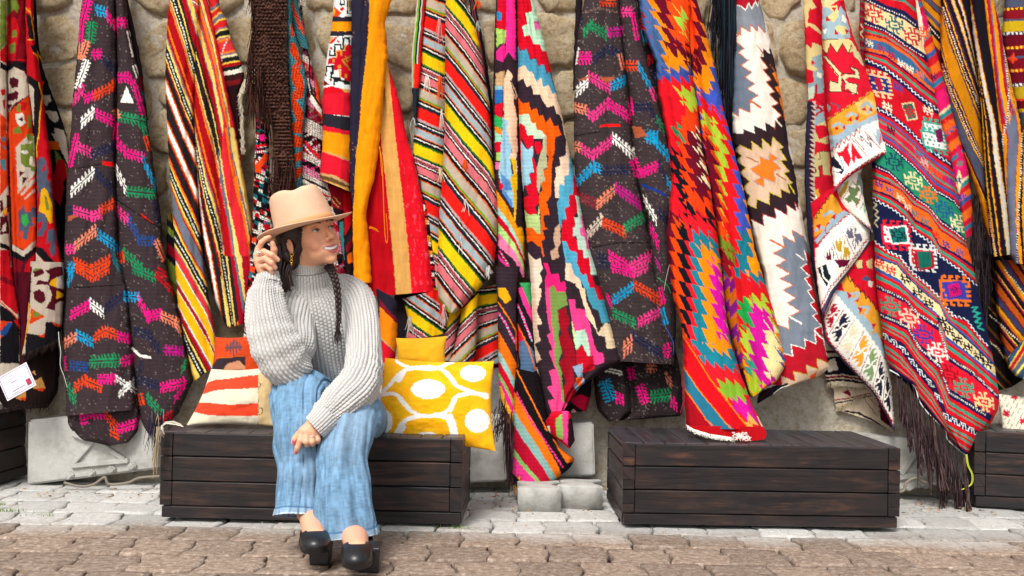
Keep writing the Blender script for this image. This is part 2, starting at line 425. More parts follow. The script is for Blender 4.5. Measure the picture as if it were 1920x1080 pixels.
b3 = MB(); px_block(b3, [(985, 800), (1113, 792), (1116, 893), (985, 898)], 4.05, 0.17)
tag(b3.build('plain_block', m_block, None, False), 'plain pale stone block under the bright stepped rug, left of the right bench', 'stone block', 'dressed stone blocks at the wall foot')
b4 = MB(); px_block(b4, [(820, 775), (944, 780), (950, 903), (820, 908)], 4.05, 0.17)
tag(b4.build('plain_block', m_block, None, False), 'plain grey stone block behind the right end of the seated woman bench', 'stone block', 'dressed stone blocks at the wall foot')
b5 = MB(); px_block(b5, [(920, 690), (975, 690), (975, 778), (920, 779)], 4.12, 0.12)
m_dkblock = noisy_mat('dark_tuff', [(0.3, '4f4c4a'), (0.7, '807d79')], scale=12, bump=0.7, bscale=60)
tag(b5.build('upper_block', m_dkblock, None, False), 'dark grey stone block above the plain block beside yellow cushion', 'stone block', 'dressed stone blocks at the wall foot')
# hose lying under the carved stones
m_hose = flat_mat('old_hose', '7d7568', 0.7)
for pts, lb in (([(120, 905), (150, 912), (176, 908), (196, 895), (205, 908), (240, 905), (262, 896), (300, 893)], 'pale cable lying under the left carved block'),
                ([(1640, 918), (1690, 922), (1700, 905), (1718, 896), (1738, 905), (1775, 908), (1815, 905)], 'pale cable lying under the right carved block')):
    P3 = smooth_path([W(x, y, 3.98) for x, y in pts], 50); P3[:, 2] = np.maximum(P3[:, 2], 0.012)
    t = MB(); t.tube(P3, 0.0055, 7); tag(t.build('cable', m_hose), lb, 'cable')

# ---- two loose pavers lying by the wall
for (px, py, w, l, rz, lb, sd) in ((1011, 962, 0.158, 0.17, 0.03, 'loose concrete paver below the bright stepped rug', 31), (1090, 958, 0.165, 0.17, -0.06, 'loose notched concrete paver touching the right bench', 37)):
    V, f = paver_mesh(w, l, 0.085, sd, loose=True)
    p = WZ(px, py, 0.0); V = np.array(V)
    o = mesh_obj('loose_paver', V, f, m_block); o.location = (p[0], p[1] + 0.10, 0.088); o.rotation_euler = (0, 0, rz)
    tag(o, lb, 'paver', 'loose pavers by the bench')

# ---- dark stained timber box benches
def wood_material(top=False):
    m, nt, b = new_mat('dusty_sheen_bench_top' if top else 'burnt_stained_wood')  # bench top: dust grey and the sky's sheen both put into the colour
    tc = nt.nodes.new('ShaderNodeTexCoord'); oi = nt.nodes.new('ShaderNodeObjectInfo')
    vm = nt.nodes.new('ShaderNodeVectorMath'); vm.operation = 'SCALE'; vm.inputs[0].default_value = (13, 7, 19); nt.links.new(oi.outputs['Random'], vm.inputs['Scale'])
    ad = nt.nodes.new('ShaderNodeVectorMath'); nt.links.new(tc.outputs['UV'], ad.inputs[0]); nt.links.new(vm.outputs[0], ad.inputs[1])
    mp = nt.nodes.new('ShaderNodeMapping'); mp.inputs['Scale'].default_value = (1.2, 16, 1); nt.links.new(ad.outputs[0], mp.inputs[0])
    n1 = N(nt, 'ShaderNodeTexNoise', Scale=3.2, Detail=8, Roughness=0.7, Distortion=0.7); nt.links.new(mp.outputs[0], n1.inputs['Vector'])
    r = ramp(nt, n1.outputs[0], [(0.32, '1a181a'), (0.48, '302c2e'), (0.62, '474246'), (0.8, '6a5a54')] if top else [(0.32, '0b090a'), (0.46, '1e1414'), (0.6, '3a241c'), (0.78, '643c2a')])
    mp2 = nt.nodes.new('ShaderNodeMapping'); mp2.inputs['Scale'].default_value = (3, 6, 1); nt.links.new(ad.outputs[0], mp2.inputs[0])
    n2 = N(nt, 'ShaderNodeTexNoise', Scale=2.3, Detail=5, Roughness=0.6); nt.links.new(mp2.outputs[0], n2.inputs['Vector'])
    r2 = ramp(nt, n2.outputs[0], [(0.42, '000000'), (0.56, 'ffffff')])
    mx = nt.nodes.new('ShaderNodeMix'); mx.data_type = 'RGBA'; mx.inputs['B'].default_value = hx4('3a3a3f' if top else '121013')
    mm = N(nt, 'ShaderNodeMath', operation='MULTIPLY'); mm.inputs[1].default_value = 0.85; nt.links.new(r2.outputs[0], mm.inputs[0])
    nt.links.new(mm.outputs[0], mx.inputs['Factor']); nt.links.new(r.outputs[0], mx.inputs['A']); nt.links.new(mx.outputs['Result'], b.inputs['Base Color'])
    rr = N(nt, 'ShaderNodeMapRange'); rr.inputs[1].default_value = 0.3; rr.inputs[2].default_value = 0.7; rr.inputs[3].default_value = 0.30; rr.inputs[4].default_value = 0.55
    nt.links.new(n1.outputs[0], rr.inputs[0]); nt.links.new(rr.outputs[0], b.inputs['Roughness'])
    bp = N(nt, 'ShaderNodeBump', Strength=0.35, Distance=0.003); nt.links.new(n1.outputs[0], bp.inputs['Height']); nt.links.new(bp.outputs[0], b.inputs['Normal'])
    b.inputs['Specular IOR Level'].default_value = 0.55
    return m
m_wood = wood_material(); m_top = wood_material(True)
def plank(name, lo, hi, parent, long_axis, bev=0.003):
    b = MB(); b.box(lo, hi, bev); o = b.build(name, m_top if name == 'slat' else m_wood, parent, False)
    me = o.data; uv = me.uv_layers.new(name='UVMap'); ax = 'xyz'.index(long_axis)
    co = np.empty(len(me.vertices) * 3); me.vertices.foreach_get('co', co); co = co.reshape(-1, 3)
    li = np.empty(len(me.loops), dtype=np.int32); me.loops.foreach_get('vertex_index', li)
    oth = [k for k in range(3) if k != ax]
    u = np.c_[co[:, ax], co[:, oth[0]] + co[:, oth[1]]]
    uv.data.foreach_set('uv', u[li].ravel()); return o
def bench(loc, rz, L, D, H, label, boards=13, end=True):
    r = empty('box_bench', loc); r.rotation_euler = (0, 0, rz)
    tag(r, label, 'bench', 'dark wooden box benches along the wall')
    zs = [0.012, 0.054, 0.137, 0.220, 0.30]; zs = [z * H / 0.30 if i else z for i, z in enumerate(zs)]
    g = 0.0018; e = 0.040
    for k in range(4):
        z0, z1 = zs[k] + g, zs[k + 1] - g
        pr = 0.004 if k == 0 else random.uniform(-.001, .001)
        if k % 1 == 0 and k > 0:
            plank('plank', (e + .0004, pr, z0), (L - e - .0004, 0.024, z1), r, 'x')
            zc = z0 + (z1 - z0) * 0.42
            for xa, xb in ((0, e), (L - e, L)): plank('corner_joint', (xa, pr - .0006, zc), (xb, 0.03, z1 - .0006), r, 'y', 0.0008)
            plank('plank', (0, pr + .0004, z0), (e - .0008, 0.0236, zc - .0008), r, 'x', .001); plank('plank', (L - e + .0008, pr + .0004, z0), (L, 0.0236, zc - .0008), r, 'x', .001)
        else: plank('plank', (0.006, pr, z0), (L - 0.006, 0.024, z1), r, 'x')
        z1 = min(z1, H - .018)
        plank('plank', (0, D - .024, z0), (L, D, z1), r, 'x')
        plank('plank', (0.002, 0.031, z0), (0.026, D - .025, z1), r, 'y'); plank('plank', (L - 0.026, 0.031, z0), (L - 0.002, D - .025, z1), r, 'y')
    w = L / boards
    for k in range(boards):
        plank('slat', (k * w + .0015, 0.0255, H - 0.0155), ((k + 1) * w - .0015, D + 0.002, H + random.uniform(-.0006, .0006)), r, 'y', 0.0025)
    return r
bench((-1.180, 3.445, 0), math.radians(-1.6), 1.025, 0.42, 0.302, 'dark brown box bench the woman sits on', 14)
bench((0.392, 3.475, 0), math.radians(1.2), 0.955, 0.47, 0.290, 'nearly black box bench with a zigzag rug end lying on its top', 13)
bench((-2.86, 3.90, 0), math.radians(-4), 0.84, 0.42, 0.305, 'dark box bench cut off by the left edge of the picture', 11)
bench((1.800, 3.93, 0), math.radians(-13), 0.9, 0.36, 0.305, 'dark box bench at the far right under the dashed cushion', 11)
# ================================================================ CLOTH ENGINE
PAL = dict(k='2b2226', K='1c1a20', n='232a4a', w='efe6d8', W='f6f3ea', c='e6cfa6', y='f2b417', Y='f6c51d', o='f0700f', O='e8491a', r='cf1424', R='e81c1c', d='8c0f22', m='5c1023',
           p='ee3d8e', P='f0178a', q='f08db0', M='cb1590', t='4f94a8', T='1f7683', b='27508f', B='2f5fae', l='9db9c4', L='c3dccb', s='a9a593', g='1f8f5e', G='3fb04b', e='a7bf3a', E='7d8f3a',
           u='5b6478', U='4a4658', a='77808e', v='5a3f8f', x='d9a35e', z='c87f2f', j='b5603f', J='e98a6c', f='6b6f78', h='d8c9b6', i='3a2a28', C='12a0cf', D='22406f', A='8d8a95')
def colr(c): return hx(PAL[c] if len(c) == 1 else c)
VIEWS = dict(V1=(0, 0, 4.155), V2=(0, 250, 4.155), V3=(0, 500, 3.857), V4=(100, 0, 4.154), V5=(100, 250, 4.154), V6=(100, 500, 3.087), V7=(300, 0, 4.322), V8=(300, 240, 4.322),
             V9=(300, 480, 3.373), V10=(455, 0, 4.322), V11=(455, 230, 4.322), V12=(590, 0, 4.155), V13=(590, 250, 3.376), V14=(700, 500, 3.0), W1=(760, 0, 3.6), W2=(760, 280, 3.378),
             W3=(915, 0, 3.859), W4=(915, 260, 3.6), W5=(920, 540, 2.842), W6=(1065, 0, 4.155), W7=(1065, 250, 4.155), W8=(1080, 500, 3.6), U1=(1190, 0, 3.857), U2=(1220, 260, 3.6),
             U3=(1260, 530, 3.483), U4=(1340, 0, 4.156), U5=(1360, 250, 4.155), U6=(1400, 490, 3.856), U7=(1500, 0, 4.156), U8=(1500, 240, 4.156), T1=(1520, 490, 3.378), T2=(1600, 0, 4.155),
             T3=(1620, 240, 4.154), T4=(1630, 480, 3.6), T5=(1640, 700, 3.6), T6=(1720, 0, 4.155), T7=(1740, 250, 4.156), T8=(1800, 480, 4.15), px=(0, 0, 1))
def PL(s):
    """'x,y x,y ...' -> list of points"""
    return [tuple(float(q) for q in t.split(',')) for t in s.split()]
class Dye:
    """lays yarn colours out over a cloth; X, Y are the cloth's own flat coordinates (one unit is about 2 mm)"""
    def __init__(s, X, Y, S, T):
        s.X, s.Y, s.S, s.T = X, Y, S, T; s.C = np.zeros((len(X), 3)); s.w = (0, 0, 1); s.seed = 0; s.nosaw = False
    def V(s, n): s.w = VIEWS[n] if isinstance(n, str) else n; return s
    def tr(s, pts):
        if isinstance(pts, str): pts = PL(pts)
        p = np.asarray(pts, float); return p / s.w[2] + np.array(s.w[:2])
    def fill(s, c): s.C[:] = colr(c)
    def put(s, m, c): s.C[m] = colr(c)
    def serrate(s, on, a=13, pa=26, b=15, pb=17):
        """slit-weave steps: shift the lookup so that every outline turns into skewed teeth"""
        if on:
            s.X0, s.Y0 = s.X, s.Y
            u = (s.Y0 - .25 * s.X0) / pa; v = (s.X0 - .12 * s.Y0) / pb
            s.X = s.X0 - a * (u - np.floor(u) - .5); s.Y = s.Y0 - b * (v - np.floor(v) - .5); s.nosaw = True
        else: s.X, s.Y = s.X0, s.Y0; s.nosaw = False
    def inside(s, p):
        lo, hi = p.min(0), p.max(0)
        idx = np.nonzero((s.X >= lo[0]) & (s.X <= hi[0]) & (s.Y >= lo[1]) & (s.Y <= hi[1]))[0]
        x, y = s.X[idx], s.Y[idx]; r = np.zeros(len(idx), bool)
        for i in range(len(p)):
            (x0, y0), (x1, y1) = p[i], p[i - 1]
            if y0 == y1: continue
            c = (y0 > y) != (y1 > y)
            r ^= c & (x < (x1 - x0) * (y - y0) / (y1 - y0) + x0)
        return idx[r]
    def poly(s, c, pts): s.C[s.inside(s.tr(pts))] = colr(c)
    def polys(s, txt):
        for ln in txt.strip().split('\n'):
            ln = ln.strip()
            if not ln: continue
            k, rest = ln.split(' ', 1)
            if k == 'V': s.V(rest.strip())
            elif k[0] == '-':                         # -c:w  stroke
                c, w = k[1:].split(':'); s.line(c, rest, float(w))
            elif k[0] == '_': s.under(k[1:], rest)
            elif k[0] == '~':                         # ~c:step:amp saw-toothed polygon side chain
                c, st, am = k[1:].split(':'); s.C[s.inside(s.tr(rest) if s.nosaw else saw(s.tr(rest), float(st), float(am)))] = colr(c)
            else: s.poly(k, rest)
    def under(s, c, pts):
        p = s.tr(pts); p = np.vstack([p, [[p[-1][0], 2000], [p[0][0], 2000]]]); s.C[s.inside(p)] = colr(c)
    def dist(s, p, w):
        best = np.full(len(s.X), 1e9); along = np.zeros(len(s.X)); side = np.zeros(len(s.X)); acc = 0
        for i in range(len(p) - 1):
            a, b = p[i], p[i + 1]; L = np.hypot(*(b - a)) + 1e-9; d = (b - a) / L
            lo, hi = np.minimum(a, b) - w - 2, np.maximum(a, b) + w + 2
            m = np.nonzero((s.X >= lo[0]) & (s.X <= hi[0]) & (s.Y >= lo[1]) & (s.Y <= hi[1]))[0]
            rx, ry = s.X[m] - a[0], s.Y[m] - a[1]; u = np.clip(rx * d[0] + ry * d[1], 0, L)
            dd = np.hypot(rx - u * d[0], ry - u * d[1]); cr = rx * d[1] - ry * d[0]
            q = dd < best[m]; k = m[q]; best[k] = dd[q]; along[k] = acc + u[q]; side[k] = cr[q]; acc += L
        return best, along, side
    def line(s, c, pts, w=1.5, dash=None, c2=None, wave=0):
        """w in cloth units"""
        p = s.tr(pts); d, a, sd = s.dist(p, w + abs(wave))
        if wave: d = np.where(d < 1e8, np.abs(sd - wave * np.sin(a / dash[0] * 2 * np.pi)), 1e9); dash = None
        m = d < w / 2
        if c2: s.put(m, c2)
        if dash: m = m & ((a % dash[0]) < dash[1])
        s.put(m, c)
    def comb(s, txt, w=10.5, p=6.4):
        """embroidered comb motifs: 'colour x0,y0 x1,y1' with teeth both sides of a dark spine"""
        for ln in txt.strip().split('\n'):
            ln = ln.strip()
            if not ln: continue
            if ln.startswith('V '): s.V(ln[2:].strip()); continue
            t = ln.split(); c = t[0]; q = s.tr(' '.join(t[1:3])); ww = float(t[3]) if len(t) > 3 else w
            a, b = q; L = np.hypot(*(b - a)); d = (b - a) / L
            rx, ry = s.X - a[0], s.Y - a[1]; u = rx * d[0] + ry * d[1]; v = rx * d[1] - ry * d[0]
            v0 = v; jag = 1.2 * (_h(np.floor(u / p * 2), np.floor(v / 30), 3) - .5)
            av = np.abs(v)
            hz = abs(d[0]) > .42
            tc_ = (s.X - .30 * np.abs(s.Y - (a[1] + (b[1] - a[1]) * u / L)) * np.sign(d[0] * d[1] + 1e-6)) if hz else (s.Y - .3 * av)
            if hz: v = (s.Y - (a[1] + (b[1] - a[1]) * np.clip((s.X - a[0]) / (b[0] - a[0]), 0, 1))) * (.55 + .45 * abs(d[0])); av = np.abs(v); u = (s.X - a[0]) / (b[0] - a[0]) * L
            tooth = (tc_ % p) < p * 0.50
            m = (u > -1) & (u < L + 1) & (((av > 1.2) & (av < 3.9)) | ((av >= 3.9) & (av < ww + jag * 2) & tooth))
            k = colr(c); n = noise(s.X / 2.2, s.Y / 2.2, 8)[m][:, None]
            s.C[m] = k * (0.72 + 0.5 * n)
    def glyph(s, c, cx, cy, size, rows, ax=(1, 0), ay=(0, 1), c2=None):
        """bitmap motif centred at view coords, size in cloth units"""
        (px, py), = s.tr([(cx, cy)]); n = len(rows); k = len(rows[0])
        M = np.linalg.inv(np.array([ax, ay], float).T); rx, ry = s.X - px, s.Y - py
        m0 = (np.abs(rx) < size) & (np.abs(ry) < size); i = np.nonzero(m0)[0]
        q = M @ np.stack([rx[i], ry[i]]); gx = np.floor((q[0] / size + .5) * k).astype(int); gy = np.floor((q[1] / size + .5) * n).astype(int)
        ok = (gx >= 0) & (gx < k) & (gy >= 0) & (gy < n); A = np.array([[ch for ch in r] for r in rows])
        v = A[gy[ok], gx[ok]]; s.put(i[ok][v == '#'], c)
        if c2: s.put(i[ok][v == '+'], c2)
    def field(s, guides, ax='y'):
        """distance-like coordinate: value k on the k-th guide curve, linear between (guides cross the cloth along the other axis)"""
        q = s.X if ax == 'y' else s.Y; t = s.Y if ax == 'y' else s.X; K = []
        for g in guides:
            g = np.asarray(g, float); gx, gy = (g[:, 0], g[:, 1]) if ax == 'y' else (g[:, 1], g[:, 0])
            v = np.interp(q, gx, gy)
            m0 = (gy[1] - gy[0]) / (gx[1] - gx[0]); m1 = (gy[-1] - gy[-2]) / (gx[-1] - gx[-2])
            v = np.where(q < gx[0], gy[0] + (q - gx[0]) * m0, v); v = np.where(q > gx[-1], gy[-1] + (q - gx[-1]) * m1, v); K.append(v)
        c = np.full(len(t), -1.0); 
        c = np.where(t < K[0], (t - K[0]) / np.maximum(K[1] - K[0], 4), c)
        for k in range(len(K) - 1):
            f = (t - K[k]) / np.maximum(K[k + 1] - K[k], 1e-3); c = np.where((t >= K[k]) & (f < 1), k + np.clip(f, 0, 1), c)
        c = np.where(t >= K[-1], len(K) - 1 + (t - K[-1]) / np.maximum(K[-1] - K[-2], 4), c)
        return c
    def bands(s, c, spec, base=0, mask=None):
        """spec 'colour:end colour:end ...' ends rising within one unit"""
        lo = 0.0
        for t in spec.split():
            k, e = t.split(':'); e = float(e)
            m = (c >= base + lo) & (c < base + e)
            if mask is not None: m &= mask
            s.put(m, k); lo = e
def saw(p, step, amp, skew=0.35):
    """saw-tooth a closed chain of points"""
    out = []
    p = np.asarray(p, float)
    for i in range(len(p) - 1):
        a, b = p[i], p[i + 1]; L = np.hypot(*(b - a)); n = max(1, int(round(L / step))); d = (b - a) / L; nn = np.array([d[1], -d[0]])
        for k in range(n):
            out.append(a + (b - a) * k / n); out.append(a + (b - a) * (k + skew) / n + nn * amp)
    out.append(p[-1]); return np.array(out)

m_wool = woven_mat()
m_wool_rough = woven_mat('coarse_wool', ribs=1.5, val=0.22, bump=0.9)
STEP = 1.6
def strip(rows, dep, paint, bulge=0.03, folds=(), curl=0.035, seed=0, wr=1.0, step=STEP, speck=0, vscale=1.0, abrash=0.06, shade_dim=1.0):
    """one hanging length of cloth: rows of (left x,y, right x,y) going down, dep = [(photo y, distance)...]"""
    R = np.array(PL(rows.replace(';', ' ')) if isinstance(rows, str) else rows, float).reshape(-1, 4) if not isinstance(rows, str) else np.array([float(v) for v in rows.replace(';', ' ').replace(',', ' ').split()]).reshape(-1, 4)
    n = len(R); mid = (R[:, :2] + R[:, 2:]) / 2; L = np.r_[0, np.cumsum(np.hypot(*np.diff(mid, axis=0).T))]
    nt = max(4, int(L[-1] / step)); ns = max(4, int(np.max(np.hypot(*(R[:, 2:] - R[:, :2]).T)) / step))
    t = np.linspace(0, L[-1], nt); Q = np.stack([np.interp(t, L, R[:, k]) for k in range(4)], 1)
    w = max(3, int(14 / step)) | 1; ker = np.hanning(w + 2)[1:-1]; ker /= ker.sum()
    for k in range(4): Q[:, k] = np.convolve(np.pad(Q[:, k], w // 2, 'reflect', reflect_type='odd'), ker, 'valid')
    s = np.linspace(0, 1, ns); S, T = np.meshgrid(s, np.linspace(0, 1, nt))
    X = Q[:, 0:1] * (1 - S) + Q[:, 2:3] * S; Y = Q[:, 1:2] * (1 - S) + Q[:, 3:4] * S
    X = X + (noise(Y / 9, S * 0 + seed, 4) - .5) * 1.6   # slightly uneven selvedge
    d = np.asarray(dep, float); D = np.interp(Y, d[:, 0], d[:, 1])
    e = np.abs(2 * S - 1)
    D = D - bulge * (1 - e ** 2.5) + curl * np.clip((e - 0.86) / 0.14, 0, 1) ** 2
    for fo in folds:                                    # (s at top, s at bottom, width, depth into the cloth)
        s0, s1, fw, fd = fo; c0 = s0 + (s1 - s0) * T
        D = D + fd * np.exp(-((S - c0) / fw) ** 2)
    wx = (X + 0.18 * Y * ((seed % 3) - 1)) / 26
    D = D - wr * (0.022 * (fbm(wx, Y / 170, seed + 50, 3) - .5) + 0.005 * (fbm(X / 9, Y / 30, seed + 70, 2) - .5))
    P3 = W(X.ravel(), Y.ravel(), D.ravel())
    jx = (noise(X / 3.5, Y / 3.5, seed + 1) - .5) * 1.5; jy = (noise(X / 3.5, Y / 3.5, seed + 2) - .5) * 1.5
    dy = Dye((X + jx).ravel(), (Y + jy).ravel(), S.ravel(), T.ravel()); dy.seed = seed; paint(dy)
    C = dy.C
    xr, yr = X.ravel(), Y.ravel()
    ab = 1 + abrash * 2 * (fbm(xr / 60, yr / 7, seed + 5, 3) - .5) + 0.10 * (noise(xr / 1.7, yr / 1.7, seed + 6) - .5) + 0.10 * (fbm(xr / 25, yr / 25, seed + 9, 3) - .5)
    C = C * ab[:, None] * shade_dim  # last factor lowers the dyes of a cloth that hangs in shade
    if speck:
        sp = (_h(np.floor(xr / 1.9), np.floor(yr / 1.9), seed + 31) > 1 - speck) & (noise(xr / 30, yr / 12, seed + 33) > .35) & (C.sum(1) < .16)
        C[sp] = C[sp] + np.array([.20, .17, .14]) * (0.4 + 0.8 * _h(np.floor(xr[sp]), np.floor(yr[sp]), 5))[:, None]
    idx = np.arange(nt * ns).reshape(nt, ns)
    f = np.stack([idx[:-1, :-1], idx[1:, :-1], idx[1:, 1:], idx[:-1, 1:]], -1).reshape(-1, 4)
    return P3, f, np.clip(C, 0.002, 1) ** 1.08 * 1.02, np.c_[xr, yr] / 12.0
def rug(name, label, strips, cat='rug', mat=None, group='woven rugs hanging on the stone wall', parent=None):
    Vs, Fs, Cs, Us, n = [], [], [], [], 0
    for a in strips:
        v, f, c, u = a; Vs.append(v); Fs.append(f + n); Cs.append(c); Us.append(u); n += len(v)
    o = mesh_obj(name, np.concatenate(Vs), np.concatenate(Fs), mat or m_wool, parent, True, np.concatenate(Cs), np.concatenate(Us))
    if not parent: tag(o, label, cat, group)
    return o
m_yarn = vcol_mat('yarn', 0.95, 0.1, 0.6, 900, 0.001)
def yarns(name, parent, paths, r=0.0016, cols=('e8e0d0',), n=4, kind=None, taper=True):
    """paths: list of 3-D point lists"""
    b = MB()
    for i, p in enumerate(paths):
        c = hx(cols[i % len(cols)]) * random.uniform(0.8, 1.1)
        p = np.asarray(p, float)
        rr = np.full(len(p), r) * random.uniform(.8, 1.15)
        if taper: rr = rr * np.linspace(1, .55, len(p))
        b.tube(p, rr, n, False, c)
    o = b.build(name, m_yarn, parent)
    if kind: o['kind'] = kind
    return o
def hang(px, py, Y, ln, k=6, sway=3, dirx=0, j=0.008):
    """a hanging yarn end starting at a photo point, ln photo units long"""
    p = []; sx = random.uniform(-sway, sway); ph = random.uniform(0, 6)
    for i in range(k + 1):
        t = i / k; p.append(W1(px + (sx + dirx) * t + 1.2 * math.sin(ph + 5 * t) * t, py + ln * t, Y - j * math.sin(t * 2 + ph)))
    return p
G1 = ["...##.##...", "....#.#....", "#...#.#...#", "#.#######.#", "###.....###", "..#.###.#..", "###.....###", "#.#######.#", "#...#.#...#", "....#.#....", "...##.##..."]
GH = [".#..#..", ".#..#.#", "#######", ".#..#..", "#######", "#.#..#.", "..#..#."]
GS = ["######...", "#....#...", "#.##.#...", "..#..#..#", "..#..#..#", "..#..####"]
GM = [".##.##.##.##.", ".#..#..#..#..", "#############", "#+++++++++++#", "#+#++#++#++##", "#+++++++++++.", "##+##+#+##+##", "#+++++++++++.", "#+#++#++#++##", "#+++++++++++.", "#############", ".#..#..#..#..", ".##.##.##.##."]
# ================================================================ RUGS, left part
D0 = [(-100, 4.17), (300, 4.13), (800, 4.08)]
def dep(*a): return [(-100, a[0]), (400, a[1] if len(a) > 1 else a[0]), (900, a[-1])]

# ---- R1 red / cream kilim at the left edge
def p1d(d):
    d.fill('K')
    d.polys('''V V1
h 330,740 390,745 400,780 360,830 340,800
h 350,860 440,870 460,920 430,960 390,930
h 420,1000 500,1010 500,1080 440,1080
-y:3 250,330 330,480 400,640 460,830
O 320,620 345,640 330,680
V V2
h 400,0 500,0 540,60 535,260 470,120
o 375,60 460,60 465,125 380,125
E 430,125 520,250 530,330 440,330
r 450,200 500,210 530,330 480,400 420,330
r 400,330 460,330 500,420 470,560 410,500
K 430,600 530,560 500,640
''')
def p1c(d):
    d.fill('r')
    d.polys('''V V1
K 200,100 250,130 270,300 225,310 215,200
O 200,60 240,60 250,100 200,100
K 235,350 280,350 310,420 260,410
K 215,580 300,640 320,760 305,880 300,1080 260,1080 265,700 215,640
h 222,650 265,690 262,1080 255,1080 230,800
-y:2 215,310 270,310 240,100 200,60
-y:2 300,640 330,760 310,900 300,1080
-y:2 260,410 300,450 320,540
V V2
K 265,0 290,0 285,160 270,160
-y:2 300,0 285,100 285,180
u 290,210 320,180 350,195 370,260 395,400 415,560 400,640 330,640 300,620 310,500 290,400 285,300
r 320,300 340,250 360,240 350,290
r 365,310 385,300 390,360 370,370
y 320,440 345,420 370,450 410,560 410,700 385,700 350,630 305,610
E 345,480 365,500 380,560 385,600 360,590
u 290,630 330,630 370,660 365,740 330,800 290,800
r 290,700 330,680 325,730 295,770
u 370,760 420,740 440,800 435,930 400,960 385,900 400,830 360,860
K 285,880 340,900 400,980 440,1010 500,1010 490,1050 420,1050 340,990 280,930
h 275,920 340,1000 400,1050 400,1080 260,1080
E 260,1000 300,1010 290,1050
''')
def p1c2(d):
    d.fill('d2c2b0')
    d.polys('''V V3
K 195,0 230,0 215,300 190,330 200,100
-y:3 180,20 185,120 215,350 205,420 190,480 150,650
E 240,20 300,10 300,25 240,50
m 245,35 310,15 320,50 245,80
m 255,130 280,95 345,110 360,60 330,30 400,0 450,0 460,60 380,90 360,130
m 240,185 280,165 320,185 330,240 300,270 250,240
m 350,130 405,90 405,150 465,165 465,240 400,270 400,310 330,300 370,240 375,200
y 410,85 410,150 350,130 380,90
y 410,170 470,205 405,235
m 330,300 400,270 400,320
O 225,300 325,360 215,415
E 235,310 310,355 240,370
K 330,400 380,400 440,430 470,430 470,560 180,640 190,480 300,500 325,470
O 265,490 300,500 325,470 320,510 290,510
O 360,395 440,420 440,440 400,425
''')
def p1b(d):
    d.fill('m')
    d.polys('''V V1
r 45,100 90,80 210,300 210,480 120,470 50,480
d 100,0 210,0 210,460 120,460 150,250
E 40,0 130,0 150,60 130,110 100,90 60,120 60,300 40,420
d 80,100 110,70 140,110 100,140
E 95,240 130,235 130,290 90,290
E 70,350 120,330 120,400 80,420
K 55,520 120,470 210,500 210,560 120,520 60,560
h 60,560 110,520 190,560 215,600 225,740 120,800 60,880 50,600
m 75,610 110,600 145,620 140,680 90,690 75,650
m 55,730 110,720 110,780 60,790
m 115,700 145,720 135,780 110,770
m 55,810 95,820 70,860
O 60,880 225,740 250,900 250,1080 60,1080
E 130,820 160,810 160,870 130,870
r 160,790 210,800 200,860 165,860
w 120,890 180,880 200,960 150,990 125,940
m 140,930 180,910 180,950
E 100,1010 150,980 180,1060 110,1080
E 215,900 240,900 240,1000 215,1000
V V2
O 70,0 270,0 280,340 280,700 290,830 190,910 90,860 80,500
h 120,110 210,20 275,20 280,310 140,470
E 160,90 205,85 260,70 265,200 240,270 200,260 160,230
E 200,10 250,0 260,60 220,60
w 155,140 210,130 225,155 190,165
w 230,180 255,180 250,240 230,250
E 235,250 275,260 270,300 240,290
m 150,295 195,300 150,340
m 175,340 220,345 175,400
h 200,400 280,340 280,370 210,440
h 185,510 280,420 280,450 190,520
-h:5 170,475 240,400
u 140,620 180,560 210,570 280,580 285,700 230,730 210,830 180,820 140,800 150,700
O 185,570 250,570 240,610 200,610
G 165,640 210,630 225,690 200,730 170,700
O 250,660 280,650 280,710 255,700
O 150,770 180,760 180,810 155,820
h 90,860 180,915 290,820 290,870 180,960 95,910
K 90,910 180,960 290,870 280,900 190,1000 90,960
r 190,1080 200,1020 280,930 270,1080
d 90,960 180,1000 160,1080 90,1080
''')
def p1a(d):
    d.fill('h')
    d.polys('''V V1
O 0,130 15,130 30,200 0,220
E 0,0 50,0 50,330 0,400
r 0,400 50,340 55,500 0,470
K 0,480 50,510 55,560 0,530
O 0,880 50,930 50,1080 0,1080
r 5,700 40,690 45,740 15,750
r 15,780 40,770 45,840 30,850
V V2
O 0,0 60,0 70,400 0,490
t 10,40 40,20 40,60 15,60
t 0,210 40,200 50,290 20,280 10,250
t 15,100 45,100 50,130
K 0,850 75,880 75,910 0,890
O 20,600 50,570 60,640 25,640
m 0,650 60,640 75,780 0,790
y 15,610 50,580 50,640
h 20,720 45,700 50,760 15,770
m 50,480 70,480 75,620 55,620
m 0,520 20,520 25,600 0,620
r 0,910 80,910 85,1080 0,1080
V V3
r 0,0 130,0 130,350 0,240
d 0,60 130,120 130,160 0,100
K 0,270 140,380 140,700 0,700
O 0,390 90,400 60,460 0,520
b 0,470 60,400 90,410 40,500 0,500
-O:2 0,250 130,380
r 100,390 150,380 140,450
''')
